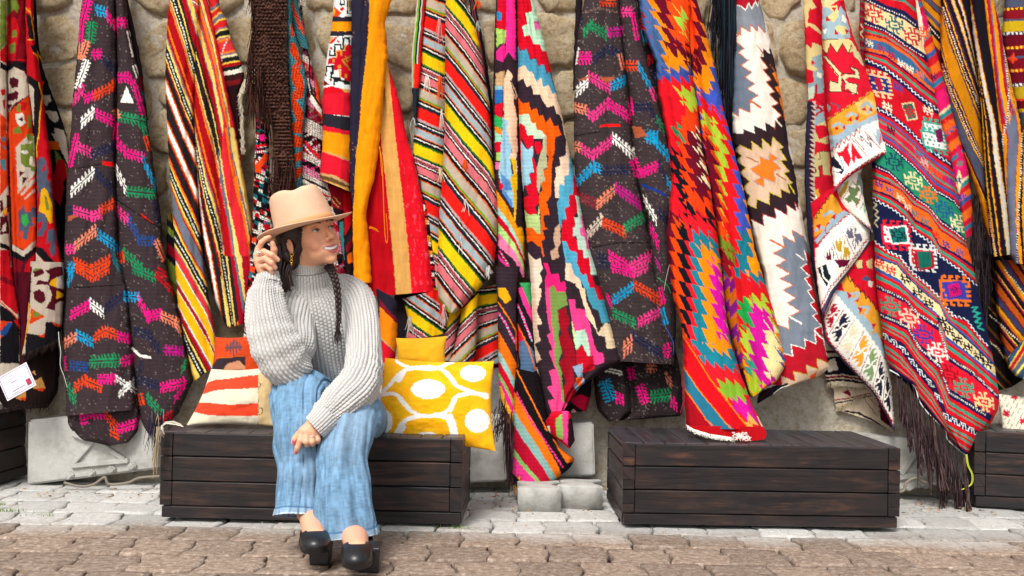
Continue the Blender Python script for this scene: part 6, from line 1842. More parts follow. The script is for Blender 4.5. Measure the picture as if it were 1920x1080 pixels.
def p13(d):
    c = d.field(g13)
    d.put(c < 0, RS); d.bands(c, '{R}:.4 {T}:.5 {R}:.8 {N}:1'.format(R=RS, T=TS, N=NS), -1)
    for k, q in enumerate(s13): d.bands(c, q.format(R=RS, T=TS, N=NS, B=BS, O='ee6a22'), k)
    d.V('px'); D_ = (5, 2.6)
    for k in (0, 1): d.line('f0e8dc', g13[k], 2, D_)
    for k in (6, 7): d.line('f0e0dc', g13[k], 2, (5.2, 3), '3a1430')
    for k in (4, 5, 10, 11): d.line('dfe8e6', g13[k], 2.0, (9, 5), wave=1.6)
    for k in (14, 15): d.line('e8e4d4', g13[k], 3.4, (4.4, 2.0), '1f2040')
    ax, ay = (1, .12), (.15, 1)
    d.V('T2')
    for c_, x, y in (('c8283c', 155, 105), ('2a6f78', 320, 195), ('c8283c', 470, 285)): d.glyph(c_, x, y, 34, G1, ax, ay)
    for c_, x, y in (('e8e4c8', 125, 335), ('b01c50', 215, 375), ('b01c50', 300, 435), ('e8e4d4', 375, 495), ('e8e4d4', 440, 535), ('ee7a30', 520, 580)): d.glyph(c_, x, y, 15, GH, (1, .5), ay)
    d.glyph('e4c89a', 195, 655, 50, GM, (1, .2), (.18, 1), '2a3a80'); d.poly('b01c3c', '160,610 205,600 235,690 200,720')
    for c_, x, y in (('3a4a98', 350, 680), ('f0dcc0', 265, 830), ('f0dcc0', 582, 862)): d.glyph(c_, x, y, 19, GH, (1, .4), ay)
    d.poly('e4c89a', '372,805 468,792 503,928 418,942'); d.poly('1f6a5c', '385,815 460,805 490,918 428,930'); d.glyph('c8182a', 437, 868, 22, G1, ax, ay)
    d.glyph('3fae98', 640, 1020, 46, GM, (1, .2), (.18, 1), 'dfe0dc')
    d.V('T3')
    d.glyph('3fa08c', 550, 100, 48, GM, (1, .2), (.18, 1), 'e8e0dc'); d.poly('7a1850', '555,20 605,0 620,110 570,115')
    for c_, x, y in (('2a1a30', 210, 20), ('c82040', 350, 140), ('3a6a8c', 430, 200), ('ee5a30', 520, 320), ('ee5a30', 585, 360), ('7a3a98', 670, 415), ('d0a8a0', 470, 265)): d.glyph(c_, x, y, 15, GH, (1, .5), ay)
    for c_, x, y in (('1c4a5c', 235, 265), ('d8d4a0', 385, 410), ('e07428', 500, 520), ('2a5a8c', 625, 635), ('e8dcaa', 745, 745)): d.glyph(c_, x, y, 33, G1, (1, .15), ay)
    for c_, x, y in (('2a3a90', 115, 440), ('2a5a98', 200, 485), ('f2d0b0', 285, 545), ('f2d0b0', 345, 615), ('3a7a7c', 400, 670), ('3a7a7c', 475, 725), ('d83028', 560, 830), ('3a4a90', 640, 905), ('3a5a98', 745, 965)): d.glyph(c_, x, y, 15, GH, (1, .5), ay)
    d.glyph('d82038', 255, 835, 56, GM, (1, .08), (.1, 1), 'dfe8e4'); d.poly('e4e8e4', '180,775 330,755 355,895 215,910'); d.poly('1a7a6c', '192,788 318,768 342,884 226,898'); d.glyph('1c2a40', 268, 832, 26, G1, ax, ay)
    d.glyph('d8d8d4', 460, 1010, 52, GM, (1, .1), (.1, 1), 'c8283c'); d.poly('a81c30', '385,970 515,955 540,1090 400,1090'); d.poly('1a6a5c', '405,985 500,975 520,1090 420,1090')
    d.line('c8bf98', '75,580 100,600 70,620 110,650 85,680 115,700 80,740 105,770', 2.4)
    d.V('T4')
    d.poly('a81c30', '310,-30 430,-30 440,80 340,100'); d.poly('1a6a5c', '322,-30 415,-30 422,68 345,84')
    d.glyph('e8741a', 580, 235, 58, GM, (1, .05), (.08, 1), '3a4aa0'); d.poly('4a3aa0', '505,180 620,165 640,275 530,300'); d.poly('c81a70', '530,195 605,182 620,260 545,280'); d.glyph('3a1a60', 572, 225, 14, G1)
    d.line('2fae98', '690,350 730,345 700,375 745,385 705,410 750,420 715,445 760,455 730,480 770,500', 3)
    for c_, x, y in (('e0303c', 70, 50), ('e0303c', 145, 95), ('141830', 245, 155), ('141830', 325, 250), ('141830', 400, 320), ('141830', 490, 440), ('141830', 535, 500), ('141830', 595, 560), ('141830', 665, 620), ('141830', 740, 675), ('141830', 795, 725)): d.glyph(c_, x, y, 19, GH, (1, .3), ay)
    for c_, x, y in (('3a9a80', 145, 340), ('f0c8b0', 270, 420), ('3a3f98', 365, 530), ('f2ded4', 460, 650), ('a01424', 540, 800), ('2f9a80', 640, 890), ('e8d098', 775, 985)): d.glyph(c_, x, y, 37, G1, (1, .15), ay)
    d.V('px'); 
    for i in range(11):
        k = i / 10; q = np.array(g13[16]); q2 = np.array(g13[17]); xs = 1663 + k * 162; y = (np.interp(xs, q[:, 0], q[:, 1]) + np.interp(xs, q2[:, 0], q2[:, 1])) / 2; d.glyph('dfe4e2', xs, y, 15, GS, (1, .45), (.1, .8))
    d.put((d.X + d.Y * .55 > 2290) & (d.Y > 745) & (((d.Y - d.X * .2) % 3 < 2.0) | (d.X + d.Y * .55 > 2300)), 'ee4a1c')
def p13b(d):
    c = d.field([PL('1700,0 1830,-160'), PL('1700,160 1830,60'), PL('1700,330 1830,230'), PL('1740,450 1830,380')])
    for k in range(-1, 5): d.bands(c, 'e87028:.12 c81a3c:.2 2f7a98:.26 c81a3c:.34 d81f6a:.58 e8d0a0:.62 2f8a8c:.68 c8202c:.76 e87028:.84 3a5f9c:.9 c8202c:1', k)
    d.V('T2'); d.poly('f2d8c0', '470,0 500,0 540,160 550,430 520,360 500,200'); d.glyph('ee5a20', 540, 260, 26, G1); d.glyph('1f2a60', 625, 600, 14, GH); d.glyph('ee5a20', 735, 990, 28, G1)
    d.V('T3'); d.poly('e8d8a8', '740,320 770,400 740,520 710,430'); d.glyph('1f3f80', 735, 405, 14, GH); d.glyph('3a4ab0', 765, 540, 15, GH); d.poly('d81f6a', '720,120 770,200 775,330 740,300'); d.glyph('2a8a7c', 745, 280, 12, GH)
def p13s(d):
    d.fill('a8182c'); d.V('T2')
    for y in range(-60, 420, 60): d.line('2f7a6c', [(40, y), (90, y + 20)], 2); d.line('1f2350', [(40, y + 25), (90, y + 45)], 2)
    d.line('e8d0a0', '60,190 80,230 55,260 80,300', 2)
geo = rug('banded_kilim', 'red kilim with slanting bands of small geometric motifs and long dark tassels', [
    strip('1616,-60,1630,-60; 1612,0,1626,0; 1610,60,1624,60; 1612,90,1626,90; 1614,110,1626,115', dep(4.14), p13s, .01, seed=93, curl=0),
    strip('1700,-60,1726,-60; 1708,0,1728,0; 1716,60,1745,60; 1735,120,1765,130; 1750,200,1788,215; 1772,280,1812,300; 1788,350,1822,370; 1798,400,1824,410; 1804,450,1822,440', dep(4.12, 4.08), p13b, .03, seed=92),
    strip('1616,-60,1706,-60; 1621,0,1716,0; 1621,60,1724,60; 1622,110,1738,110; 1626,160,1752,170; 1630,220,1764,230; 1634,280,1782,290; 1636,340,1793,350; 1637,400,1805,410; 1639,450,1813,460; 1641,500,1824,500; 1645,550,1836,550; 1651,600,1846,600; 1658,650,1858,650; 1664,680,1868,705; 1672,700,1874,745; 1700,720,1872,768; 1720,748,1858,795; 1745,780,1840,815; 1770,806,1826,835; 1800,845,1812,853', dep(4.06, 4.0, 3.93), p13, .05, [(.30, .62, .10, .018), (.75, .2, .1, .008)], seed=91, vscale=1)])
fr = []
for x, y0, ln in ((1680, 702, 95), (1690, 708, 130), (1702, 716, 180), (1712, 724, 120), (1722, 745, 170), (1732, 760, 110), (1742, 772, 190), (1752, 784, 150), (1764, 798, 120), (1776, 815, 170), (1788, 832, 130)):
    for i in range(26):
        p = []; ln2 = ln * random.uniform(.75, 1.1); sx = random.uniform(-7, 7); tw = random.uniform(0, 6)
        for k in range(12):
            t = k / 11; rad = 1.8 if t < .45 else 1.8 + (t - .45) * 9
            p.append(W1(x + t * ln * .14 + math.cos(tw + t * 9) * rad * .5 + sx * max(0, t - .4), y0 + ln2 * t, 3.95 - .012 * math.sin(tw + t * 9)))
        fr.append(p)
yarns('tassel', geo, fr, .0017, ('3a2a2c', '4c383a', '2a1e22', '5a4648'), 4, taper=False)
for x, y0, y1, sp in ((1746, 780, 920, 26), (1806, 856, 985, 22)):
    ps = []
    for i in range(46):
        tw = random.uniform(0, 6); q = random.uniform(-1, 1); p = []
        for k in range(12):
            t = k / 11; rad = 2.6 * (1 - abs(t - .3)) if t < .62 else 2 + (t - .62) * sp; p.append(W1(x + (t * 14 if x > 1800 else t * 26) + math.cos(tw + t * 12) * 2.0 * (t < .62) + q * rad, y0 + (y1 - y0) * t * random.uniform(.97, 1.02), 3.90 - .008 * math.sin(tw + t * 12)))
        ps.append(p)
    yarns('tassel', geo, ps, .0016, ('3a2a2a', '52403e', '2a1e20', '6a5550'), 4, taper=False)
yarns('loose_yarn', geo, [smooth_path([W1(x + o_, y, 3.90) for x, y in PL('1811,852 1814,872 1822,890 1820,908 1803,918')], 20) for o_ in (0, 2.2)], .0017, ('d8e04a',), 5)
yarns('edge_cord', geo, [smooth_path([W1(x + random.uniform(-.8, .8), y + random.uniform(-1, 1), 3.94) for x, y in PL('1668,694 1690,706 1715,724 1724,752 1745,780 1772,806 1778,826 1810,853')], 60) for _ in range(6)], .0016, ('e0e0da', 'c8ccc8'), 4, taper=False)
yarns('fringe', geo, [hang(random.uniform(1822, 1858), random.uniform(360, 560), 4.13, random.uniform(50, 110), 9, 12, random.uniform(-5, 2), .02) for i in range(120)], .0018, ('2a2228', '3a3038', '1c171c', '4a3c44'), 4)

# ---- R14 gold / black / slate striped rug
gA = [PL('1787,0 1804,48 1823,115 1835,160'), PL('1768,14 1790,79 1809,135 1829,180 1845,225'), PL('1766,48 1780,120 1804,168 1828,241 1845,290'), PL('1766,120 1787,180 1816,250 1841,298 1850,320'), PL('1768,168 1799,245 1822,293 1843,330 1860,360'), PL('1790,260 1817,317 1846,394 1860,430')]
def p14a(d):
    c = d.field(gA); mu = 'c98412'; dk = '1e1a26'; mr = '6f1428'; sl = '4f5468'; ye = 'e2a824'
    d.put(c < 0, dk); d.bands(c, f'{dk}:.3 {mr}:.4 {ye}:.5 d8d2c4:.62 {mr}:.7 {dk}:.9 {ye}:1', -1)
    for k, q in enumerate((f'd8d2c4:.1 {ye}:.17 {mr}:.22 {dk}:.5 4a2a50:.66 {ye}:.76 {dk}:1', f'{dk}:.2 {ye}:.3 {mr}:.38 {sl}:.46 {mu}:1', f'{mu}:.5 {mr}:.58 {sl}:.66 {ye}:.74 {dk}:1', f'{dk}:.2 {ye}:.34 {mr}:.4 {sl}:1', f'{sl}:.4 {mr}:.46 {dk}:.6 {ye}:.65 {mu}:1', f'{mu}:.4 {mr}:.5 {sl}:1 {dk}:3')): d.bands(c, q, k)
    d.V('px')
    for k in (1, 3): d.line('e8dcd0', g_off(gA[k], 0), 3.0, (4.4, 2.1)); d.line('b8283c', g_off(gA[k], 2), 1.2, (4.4, 2.4))
def g_off(g, o): return [(x + o, y) for x, y in g]
def p14m(d):
    g = [PL('1820,0 1826,72 1834,144 1840,229 1843,298 1848,370 1856,430 1861,481'), PL('1812,0 1831,96 1845,168 1860,229 1868,300 1880,370 1892,466 1896,500'), PL('1836,0 1850,96 1862,168 1878,229 1888,300 1896,370 1902,466 1904,500')]
    c = d.field(g, 'x'); dk = '1c1822'; ye = 'dca428'; mr = '6f1428'; wh = 'cfcabc'
    d.put(c < 0, dk); d.bands(c, f'{dk}:.1 {ye}:.2 {dk}:.42 {ye}:.5 {mr}:.56 {dk}:.84 {ye}:.88 {wh}:1'); d.bands(c, f'{wh}:.25 {ye}:.34 {mr}:.42 {dk}:3', 1); d.put(c >= 2, dk)
    m = (d.Y > 360) & (d.X < np.interp(d.Y, [360, 480], [1852, 1874])); d.V('px'); d.line('e8dcd0', '1848,378 1856,420 1868,478', 3, (4.4, 2.1)); d.line('b8283c', '1850,378 1858,420 1870,478', 1.2, (4.4, 2.2))
def p14r(d):
    g = [PL('1842,0 1852,72 1862,168 1868,229 1875,298 1888,400 1896,500'), PL('1858,0 1866,72 1876,168 1888,229 1896,262 1890,334 1889,418 1898,500'), PL('1868,0 1880,72 1890,168 1904,217 1908,262 1902,334 1902,418 1910,500'), PL('1880,0 1892,72 1904,168 1920,229 1924,262 1920,400 1925,500')]
    c = d.field(g, 'x'); og = 'ee9a18'; rd = 'b01c38'; sl = '6f7488'; dk = '1c1822'
    d.put(c < 0, dk); d.bands(c, f'{dk}:.1 {og}:.45 {rd}:.85 {sl}:1'); d.bands(c, f'{og}:.5 {rd}:.9 {sl}:1', 1); d.bands(c, f'{og}:.35 {rd}:.4 {sl}:.42 {og}:.8 {rd}:1', 2); d.bands(c, f'{sl}:.4 {rd}:.5 {og}:3', 3)
    m = (d.Y > 225 + (1890 - d.X) * 1.6 + 12 * np.sin(d.X)); d.bands(c, f'{dk}:.35 {og}:.7 {rd}:.8 {sl}:1', 0, m); d.bands(c, f'{sl}:1', 1, m); d.bands(c, f'{sl}:.1 {rd}:.16 {og}:.5 {dk}:.8 {og}:1', 2, m); d.bands(c, f'{rd}:1 {og}:3', 3, m)
    d.V('px'); d.line('e8e0d4', '1836,0 1840,40', 3, (5, 3), dk); d.line('e8e0d4', '1884,96 1892,168 1890,215 1880,262 1880,330 1884,400', 2.6, (4.6, 2.4), dk); d.line('e8e0d4', '1917,250 1914,330 1908,420 1907,492', 2.8, (4.6, 2.4), dk)
def p14t(d):
    c = d.field([PL('1725,0 1765,40'), PL('1725,30 1765,75'), PL('1725,120 1765,170')])
    d.put(c < 0, 'c98412'); d.bands(c, 'c98412:.3 6f1428:.38 4f5468:.7 6f1428:.78 c98412:1', -1); d.bands(c, 'c98412:.2 4f5468:.5 c98412:.7 1e1a26:1'); d.bands(c, '1e1a26:.1 c98412:.25 6f1428:.7 b8ae2a:.76 3a2440:1', 1); d.put(c > 2, '1e1a26')
    d.V('px'); d.line('e8dcd0', '1730,35 1762,72', 2.4, (5, 3)); d.line('e8dcd0', '1740,90 1765,140', 2, (5, 3))
gold = rug('gold_striped_rug', 'gold, black and slate striped rug hanging in deep folds at the right edge', [
    strip('1712,-60,1770,-60; 1722,0,1768,0; 1738,50,1768,50; 1745,100,1768,100; 1752,140,1770,140; 1760,180,1772,180', dep(4.16), p14t, .02, seed=95),
    strip('1842,-60,1856,-60; 1840,0,1862,0; 1845,43,1874,43; 1850,96,1884,96; 1860,168,1899,168; 1868,236,1917,236; 1876,300,1930,300; 1886,400,1940,400; 1894,478,1944,478; 1902,494,1944,496', dep(4.08, 4.04), p14r, .04, seed=98),
    strip('1765,-60,1822,-60; 1764,0,1828,0; 1763,60,1830,60; 1763,96,1832,96; 1766,156,1840,156; 1782,215,1846,215; 1795,262,1850,262; 1819,322,1854,322; 1834,370,1856,370; 1843,406,1860,406; 1850,440,1862,440; 1855,476,1864,478', dep(4.12, 4.10), p14a, .03, seed=96),
    strip('1815,-60,1846,-60; 1818,0,1850,0; 1825,72,1856,72; 1833,144,1866,144; 1839,229,1876,229; 1844,298,1884,298; 1848,370,1890,370; 1855,430,1895,430; 1861,482,1896,477', dep(4.07, 4.03), p14m, .03, seed=97)])
# ---- R15 small banded rug at the top right corner
def p15(d):
    y = d.Y + .05 * (d.X - 1890); d.fill('7a1428')
    for a, b, c in ((-80, 14, '50566c'), (14, 36, '8a1826'), (36, 40, '50566c'), (40, 60, 'c8a820'), (60, 66, '3a3f58'), (66, 87, '6f1226'), (87, 93, 'c8282a'), (93, 106, '6f1226'), (106, 110, '4a5a78'), (110, 130, '7a1428'), (130, 136, 'd8402a'), (136, 157, '6f1226'), (157, 163, '4a4a60'), (163, 186, 'b89a20'), (186, 190, 'd8402a'), (190, 206, '6a1020'), (206, 212, 'c8a820'), (212, 250, '50566c'), (250, 300, '7a1428')): d.put((y >= a) & (y < b), c)
    for yy, c in ((17, 'e8c820'), (63, 'e8e4dc'), (90, 'f0d030'), (133, 'f0d030'), (160, 'e8e4dc')): d.put((np.abs(y - yy) < 2.4) & (d.X % 8 < 4.6), c)
    d.V('T6'); d.polys('O 700,460 740,430 750,400 760,450 790,460 755,475 745,500 730,475')
rug('corner_rug', 'dark red rug with gold cross bands in the top right corner', [strip('1880,-60,1950,-60; 1884,0,1950,0; 1878,60,1950,60; 1885,110,1950,110; 1893,150,1950,150; 1905,200,1950,200; 1914,240,1950,240; 1916,290,1950,290', dep(4.18), p15, .03, seed=99)])
# ---- R16 rugs hanging lower behind, at the right edge
def p16(d):
    g = [PL('1840,480 1920,590'), PL('1840,575 1920,670'), PL('1840,640 1920,740')]; c = d.field(g)
    for k in range(-2, 5): d.bands(c, '1c1620:.1 b8561a:.3 6f1428:.36 3a3f5c:.52 6f1428:.56 d8a020:.64 c86a18:.72 6f1428:.76 1c1620:.9 d8b830:.94 a01c40:1', k)
    d.V('T8'); d.line('e0d8cc', '350,110 420,190 498,300', 3, (5, 2.8), '151218'); d.line('e0d8cc', '300,520 400,610 490,690', 3, (5, 2.8), '151218')
def p16b(d):
    c = d.field([PL('1830,560 1900,640'), PL('1830,620 1900,700')])
    for k in range(-3, 4): d.bands(c, '1a1418:.4 5a3a14:.52 1a1418:.7 4a1420:.8 8a7a20:.84 1a1418:1', k)  # mostly near-black stripes
    d.V('T8'); d.line('d8d0c4', '230,460 330,540 370,580', 2.4, (5, 2.6)); d.line('d8d0c4', '210,650 300,720 360,820', 2.4, (5, 2.6))
def p16c(d):
    c = d.field([PL('1880,690 1930,600'), PL('1895,720 1940,660')])
    for k in range(-3, 4): d.bands(c, '3a4f70:.3 d8b830:.4 b01c38:.6 d8b830:.66 5f6478:.9 e8dc60:1', k)
lo = rug('striped_rug', 'dark orange and slate striped rug hanging low at the right edge above the dashed cushion', [
    strip('1836,470,1940,470; 1838,560,1940,560; 1842,640,1940,640; 1850,710,1940,700; 1862,735,1900,725', dep(4.2), p16b, .02, seed=103),
    strip('1866,488,1945,488; 1866,540,1945,540; 1870,600,1945,600; 1882,660,1945,660; 1888,690,1945,700', dep(4.12), p16, .04, seed=101),
    strip('1915,640,1950,620; 1888,672,1950,660; 1890,690,1950,700; 1906,706,1950,722', dep(4.04), p16c, .03, seed=102)])
# ================================================================ CUSHIONS
def cushion(name, label, corners, Y, thick, paint, tilt=0.10, nu=110, nv=80, group='cushions on the benches', lean=None, step=None, puff=1.0):
    """pillow whose outline follows four photo corners (tl, tr, br, bl) at distance Y, leaning back at the top by tilt"""
    c = np.array(corners, float)
    u, v = np.meshgrid(np.linspace(0, 1, nu), np.linspace(0, 1, nv))
    pin = 0.030
    U = 0.5 + (u - .5) * (1 - pin * 2 * np.sin(np.pi * v)); Vv = 0.5 + (v - .5) * (1 - pin * 2 * np.sin(np.pi * u))
    X = (c[0][0] * (1 - U) + c[1][0] * U) * (1 - Vv) + (c[3][0] * (1 - U) + c[2][0] * U) * Vv
    Z = (c[0][1] * (1 - U) + c[1][1] * U) * (1 - Vv) + (c[3][1] * (1 - U) + c[2][1] * U) * Vv
    base = Y + tilt * (1 - v)
    prof = (np.clip(np.sin(np.pi * u), 0, 1) ** .5) * (np.clip(np.sin(np.pi * v), 0, 1) ** .5)
    wr = (fbm(X / 45, Z / 22, 4) - .5) * .022 * prof + (fbm(X / 14, Z / 30, 14) - .5) * .010 * np.clip(1.2 - prof, 0, 1) * (prof > 0)
    front = base - thick * prof * puff + wr; backs = base + 0.6 * thick * prof
    Pf = W(X.ravel(), Z.ravel(), front.ravel())
    # back half: same outline as the front seen at the seam distance, pushed straight back
    Ps = W(X.ravel(), Z.ravel(), base.ravel()); Pb = Ps.copy(); Pb[:, 1] += (backs - base).ravel()
    d = Dye(X.ravel() + (noise(X / 3, Z / 3, 1).ravel() - .5) * .8, Z.ravel() + (noise(X / 3, Z / 3, 2).ravel() - .5) * .8, u.ravel(), v.ravel()); paint(d)
    C = d.C * (1 + .07 * (fbm(X.ravel() / 20, Z.ravel() / 20, 3) - .5))[:, None]
    n = nu * nv; idx = np.arange(n).reshape(nv, nu)
    f = np.stack([idx[:-1, :-1], idx[1:, :-1], idx[1:, 1:], idx[:-1, 1:]], -1).reshape(-1, 4)
    f = np.vstack([f, f[:, ::-1] + n])
    return tag(mesh_obj(name, np.vstack([Pf, Pb]), f, m_canvas, None, True, np.vstack([C, C]) ** 1.12, np.vstack([np.c_[X.ravel(), Z.ravel()] / 12.0] * 2)), label, 'cushion', group)
m_canvas = woven_mat('cushion_canvas', ribs=3.5, val=0.07, bump=0.35, rough=.85, sheen=.05)
def ell(d, c, x, y, rx, ry, jag=2):
    a = np.arctan2((d.Y - y) / ry, (d.X - x) / rx); r = np.hypot((d.X - x) / rx, (d.Y - y) / ry) + jag * .02 * (_h(np.floor(d.Y / 2.6), np.floor(a), 4) - .5); d.put(r < 1, c)
def pyel(d):
    d.fill('f5b414'); g = (fbm(d.X / 30, d.Y / 18, 6) > .55); d.put(g, 'f7be1e')
    d.V('V14'); j = d.X.copy(); d.X = d.X + 1.8 * (_h(np.floor(d.Y / 2.4), np.floor(d.Y * 0), 4) - .5)
    ell(d, 'f3f1ea', 802.5, 729.5, 32, 18.5); ell(d, 'f3f1ea', 887, 700, 24, 15.5); ell(d, 'f3f1ea', 895, 789, 23.5, 22); ell(d, 'f3f1ea', 716, 790, 20, 24)
    for q, w in (('0,740 60,700 140,610 200,575 300,565 380,575 430,625 470,670 560,705 640,735', 7), ('130,530 170,555 260,575 350,573 410,550 450,535', 6), ('30,725 80,715 130,720 165,760 210,810 280,840 350,835 410,815 450,770 470,730 550,712 640,722', 7),
                 ('130,950 150,900 190,860 270,838', 8), ('350,835 420,850 450,880 460,950', 9)): d.line('f3f1ea', smooth_path(PL(q), 40), w)
    d.line('f3f1ea', '140,640 172,595', 9); d.line('f3f1ea', '415,600 455,655', 9); d.line('f3f1ea', '150,740 195,795', 9); d.line('f3f1ea', '432,805 458,745', 9); d.line('f3f1ea', '130,960 160,900', 15); d.line('f3f1ea', '430,850 460,950', 15)
    ell(d, 'f3f1ea', 800, 818, 22, 8)
    d.X = j
cushion('cushion', 'plain mustard yellow cushion behind the white-patterned one', [(742, 634), (838, 630), (836, 690), (742, 694)], 3.74, 0.05, lambda d: (d.fill('dda723'), d.C.__imul__((1 + .25 * (fbm(d.X / 20, d.Y / 20, 3) - .5))[:, None])), 0.06, 60, 40)
cushion('cushion', 'yellow cushion with white ovals and wavy white lines', [(722, 671), (926, 677), (929, 846), (690, 822)], 3.56, 0.075, pyel, 0.13, 150, 110)
def pstr(d):
    d.fill('ddd2ba'); d.V('V9')
    for q in ('300,800 345,783 440,775 520,762 620,752 620,835 520,840 430,842 340,852 255,880', '205,1000 240,925 330,930 440,940 540,935 620,930 620,1010 520,1013 400,1012 300,1005 200,985'): d.poly('d94a2c', q)
    d.line('8a7050', '621,760 621,1080', 1); d.poly('d2b98c', '622,740 720,740 720,1080 622,1080'); d.line('4a3a2a', '628,800 640,810 628,830', 1.4); d.line('4a3a2a', '628,960 645,960 645,1000 628,1000', 1.4)
    m = (np.abs(d.C[:, 0] - colr('d94a2c')[0]) < .02); d.C[m] *= (1 + .25 * (noise(d.X[m] / 30, d.Y[m] / 1.8, 4) - .5))[:, None]
cushion('cushion', 'cream cushion with broad orange stripes left of the woman', [(396, 692), (512, 688), (520, 800), (350, 797)], 3.58, 0.06, pstr, 0.12, 100, 70)
def porg(d):
    d.fill('c94a1c'); d.V('V9'); d.polys('''3a2c34 360,650 540,635 540,720 300,740
c89070 400,715 430,680 500,660 540,700 540,720 420,720
-c86a20:1.4 360,645 530,632''')
    d.glyph('6a4a50', 465, 578, 32, [".....#.....", "...#.#.#...", ".#.#.#.#.#.", "###########", ".#.#.#.#.#.", "...#.#.#...", ".....#....."]); d.glyph('6a4a50', 475, 560, 18, G1)
cushion('cushion', 'orange cushion with a dark lozenge behind the orange-striped one', [(404, 632), (470, 630), (500, 708), (392, 712)], 3.72, 0.05, porg, 0.05, 60, 50)
def pdash(d):
    d.fill('ddd2bf'); k = ((d.X + .5 * d.Y) % 9 < 1.4) & ((d.Y + 6 * np.floor((d.X + .5 * d.Y) / 9)) % 15 < 10); d.put(k, '4a5a52')
    for x, y in ((1902, 743), (1887, 775), (1898, 817), (1918, 790), (1930, 760), (1935, 820)): d.glyph('c01c3c', x, y, 13, [".#.#.", "#####", ".###.", "#####", ".#.#."], (1, .1), (.1, 1)) if not d.V('px') is None else 0
cushion('cushion', 'cream cushion with green dashes and red flowers on the far right bench', [(1868, 738), (1985, 744), (1995, 832), (1880, 836)], 4.02, 0.05, pdash, 0.08, 70, 60)

# ---- paper label pinned to the red kilim
lab_c = [W1(48, 682, 3.915), W1(68, 716, 3.905), W1(18, 752, 3.905), W1(-6, 712, 3.92)]
ex = (lab_c[0] - lab_c[3]).normalized(); ey = (lab_c[3] - lab_c[2]).normalized(); ez = ex.cross(ey).normalized(); ey = ez.cross(ex)
o0 = (lab_c[2] + lab_c[3] + lab_c[0] + lab_c[1]) / 4; lw = (lab_c[0] - lab_c[3]).length; lh = (lab_c[3] - lab_c[2]).length
m_paper = noisy_mat('label_paper', [(0.3, 'd6d3de'), (0.7, 'eceaf2')], scale=30, bump=.2, rough=.4, spec=.5)
m_ink = flat_mat('label_ink', '6a3a6a', 0.6); m_inkr = flat_mat('label_red', 'a82848', 0.6)
def lp(x, y, z=0): return o0 + ex * (x * lw / 2) + ey * (y * lh / 2) + ez * z
sgn = 1 if ez.y < 0 else -1
def lquad(mb, x0, y0, x1, y1, z0, z1):
    mb.add([lp(x, y, sgn * z) for z in (z0, z1) for x, y in ((x0, y0), (x1, y0), (x1, y1), (x0, y1))], [(0, 1, 2, 3), (4, 7, 6, 5), (0, 4, 5, 1), (1, 5, 6, 2), (2, 6, 7, 3), (3, 7, 4, 0)])
t = MB(); lquad(t, -1, -1, 1, 1, 0, .002); lab = t.build('paper_label', m_paper, None, False); tag(lab, 'white paper label with purple print lying on the red kilim', 'label')
t = MB()
for a in ((-.93, .86, .93, .89), (-.93, -.89, .93, -.86), (-.93, -.89, -.90, .89), (.90, -.89, .93, .89)): lquad(t, *a, .0021, .0025)
t.build('printed_frame', m_ink, lab, False)
t = MB(); lquad(t, .52, -.72, .82, -.22, .0021, .0026); t.build('printed_stamp', m_inkr, lab, False)
t = MB()   # faint illegible lines of print
for y, x0, x1, hgt in ((-.56, -.45, .35, .10), (-.76, -.55, -.05, .06), (.10, -.35, .05, .07), (.42, -.5, .6, .03), (.62, -.7, .2, .03)):
    x = x0
    while x < x1: w = random.uniform(.02, .05); lquad(t, x, y - hgt * random.uniform(.4, 1) / 2, x + w, y + hgt / 2, .0021, .0025); x += w + random.uniform(.012, .03)
t.build('printed_line', m_ink, lab, False)
# ================================================================ THE SEATED WOMAN
def surfnet(f, lo, hi, h):
    """smooth closed surface of a distance function"""
    lo, hi = np.array(lo, float), np.array(hi, float); n = np.ceil((hi - lo) / h).astype(int) + 1
    ax = [lo[k] + h * np.arange(n[k]) for k in range(3)]
    G = np.stack(np.meshgrid(*ax, indexing='ij'), -1); V = f(G.reshape(-1, 3)).reshape(n)
    s = V < 0; acc = np.zeros(tuple(n - 1) + (3,)); cnt = np.zeros(tuple(n - 1))
    nx_, ny_, nz_ = n
    for a in range(3):
        b, c = [k for k in range(3) if k != a]
        for db in (0, 1):
            for dc in (0, 1):
                sl0 = [None] * 3; sl1 = [None] * 3
                sl0[a] = slice(0, n[a] - 1); sl1[a] = slice(1, n[a])
                for q, dq in ((b, db), (c, dc)): sl0[q] = sl1[q] = slice(dq, n[q] - 1 + dq)
                v0, v1 = V[tuple(sl0)], V[tuple(sl1)]; m = (v0 < 0) != (v1 < 0)
                t = np.where(m, v0 / np.where(m, v0 - v1, 1), 0)
                off = np.zeros(m.shape + (3,)); off[..., a] = t; off[..., b] = db; off[..., c] = dc
                acc += off * m[..., None]; cnt += m
    act = cnt > 0; ids = np.full(act.shape, -1); ids[act] = np.arange(act.sum())
    I = np.argwhere(act); P = lo + h * (I + acc[act] / cnt[act][:, None])
    F = []
    for a in range(3):
        b, c = (a + 1) % 3, (a + 2) % 3
        sl0 = [slice(1, n[k] - 1) for k in range(3)]; sl0[a] = slice(0, n[a] - 1); sl1 = list(sl0); sl1[a] = slice(1, n[a])
        e0, e1 = s[tuple(sl0)], s[tuple(sl1)]; J = np.argwhere(e0 != e1)
        if not len(J): continue
        st = np.array([0 if k == a else 1 for k in range(3)]); base = J + st; fl = e0[tuple(J.T)]
        def cell(d1, d2): q = base.copy(); q[:, b] += d1; q[:, c] += d2; return ids[tuple(q.T)]
        q = np.stack([cell(-1, -1), cell(0, -1), cell(0, 0), cell(-1, 0)], 1); q[~fl] = q[~fl][:, ::-1]; F.append(q)
    F = np.vstack(F); F = F[(F >= 0).all(1)]
    return P, F
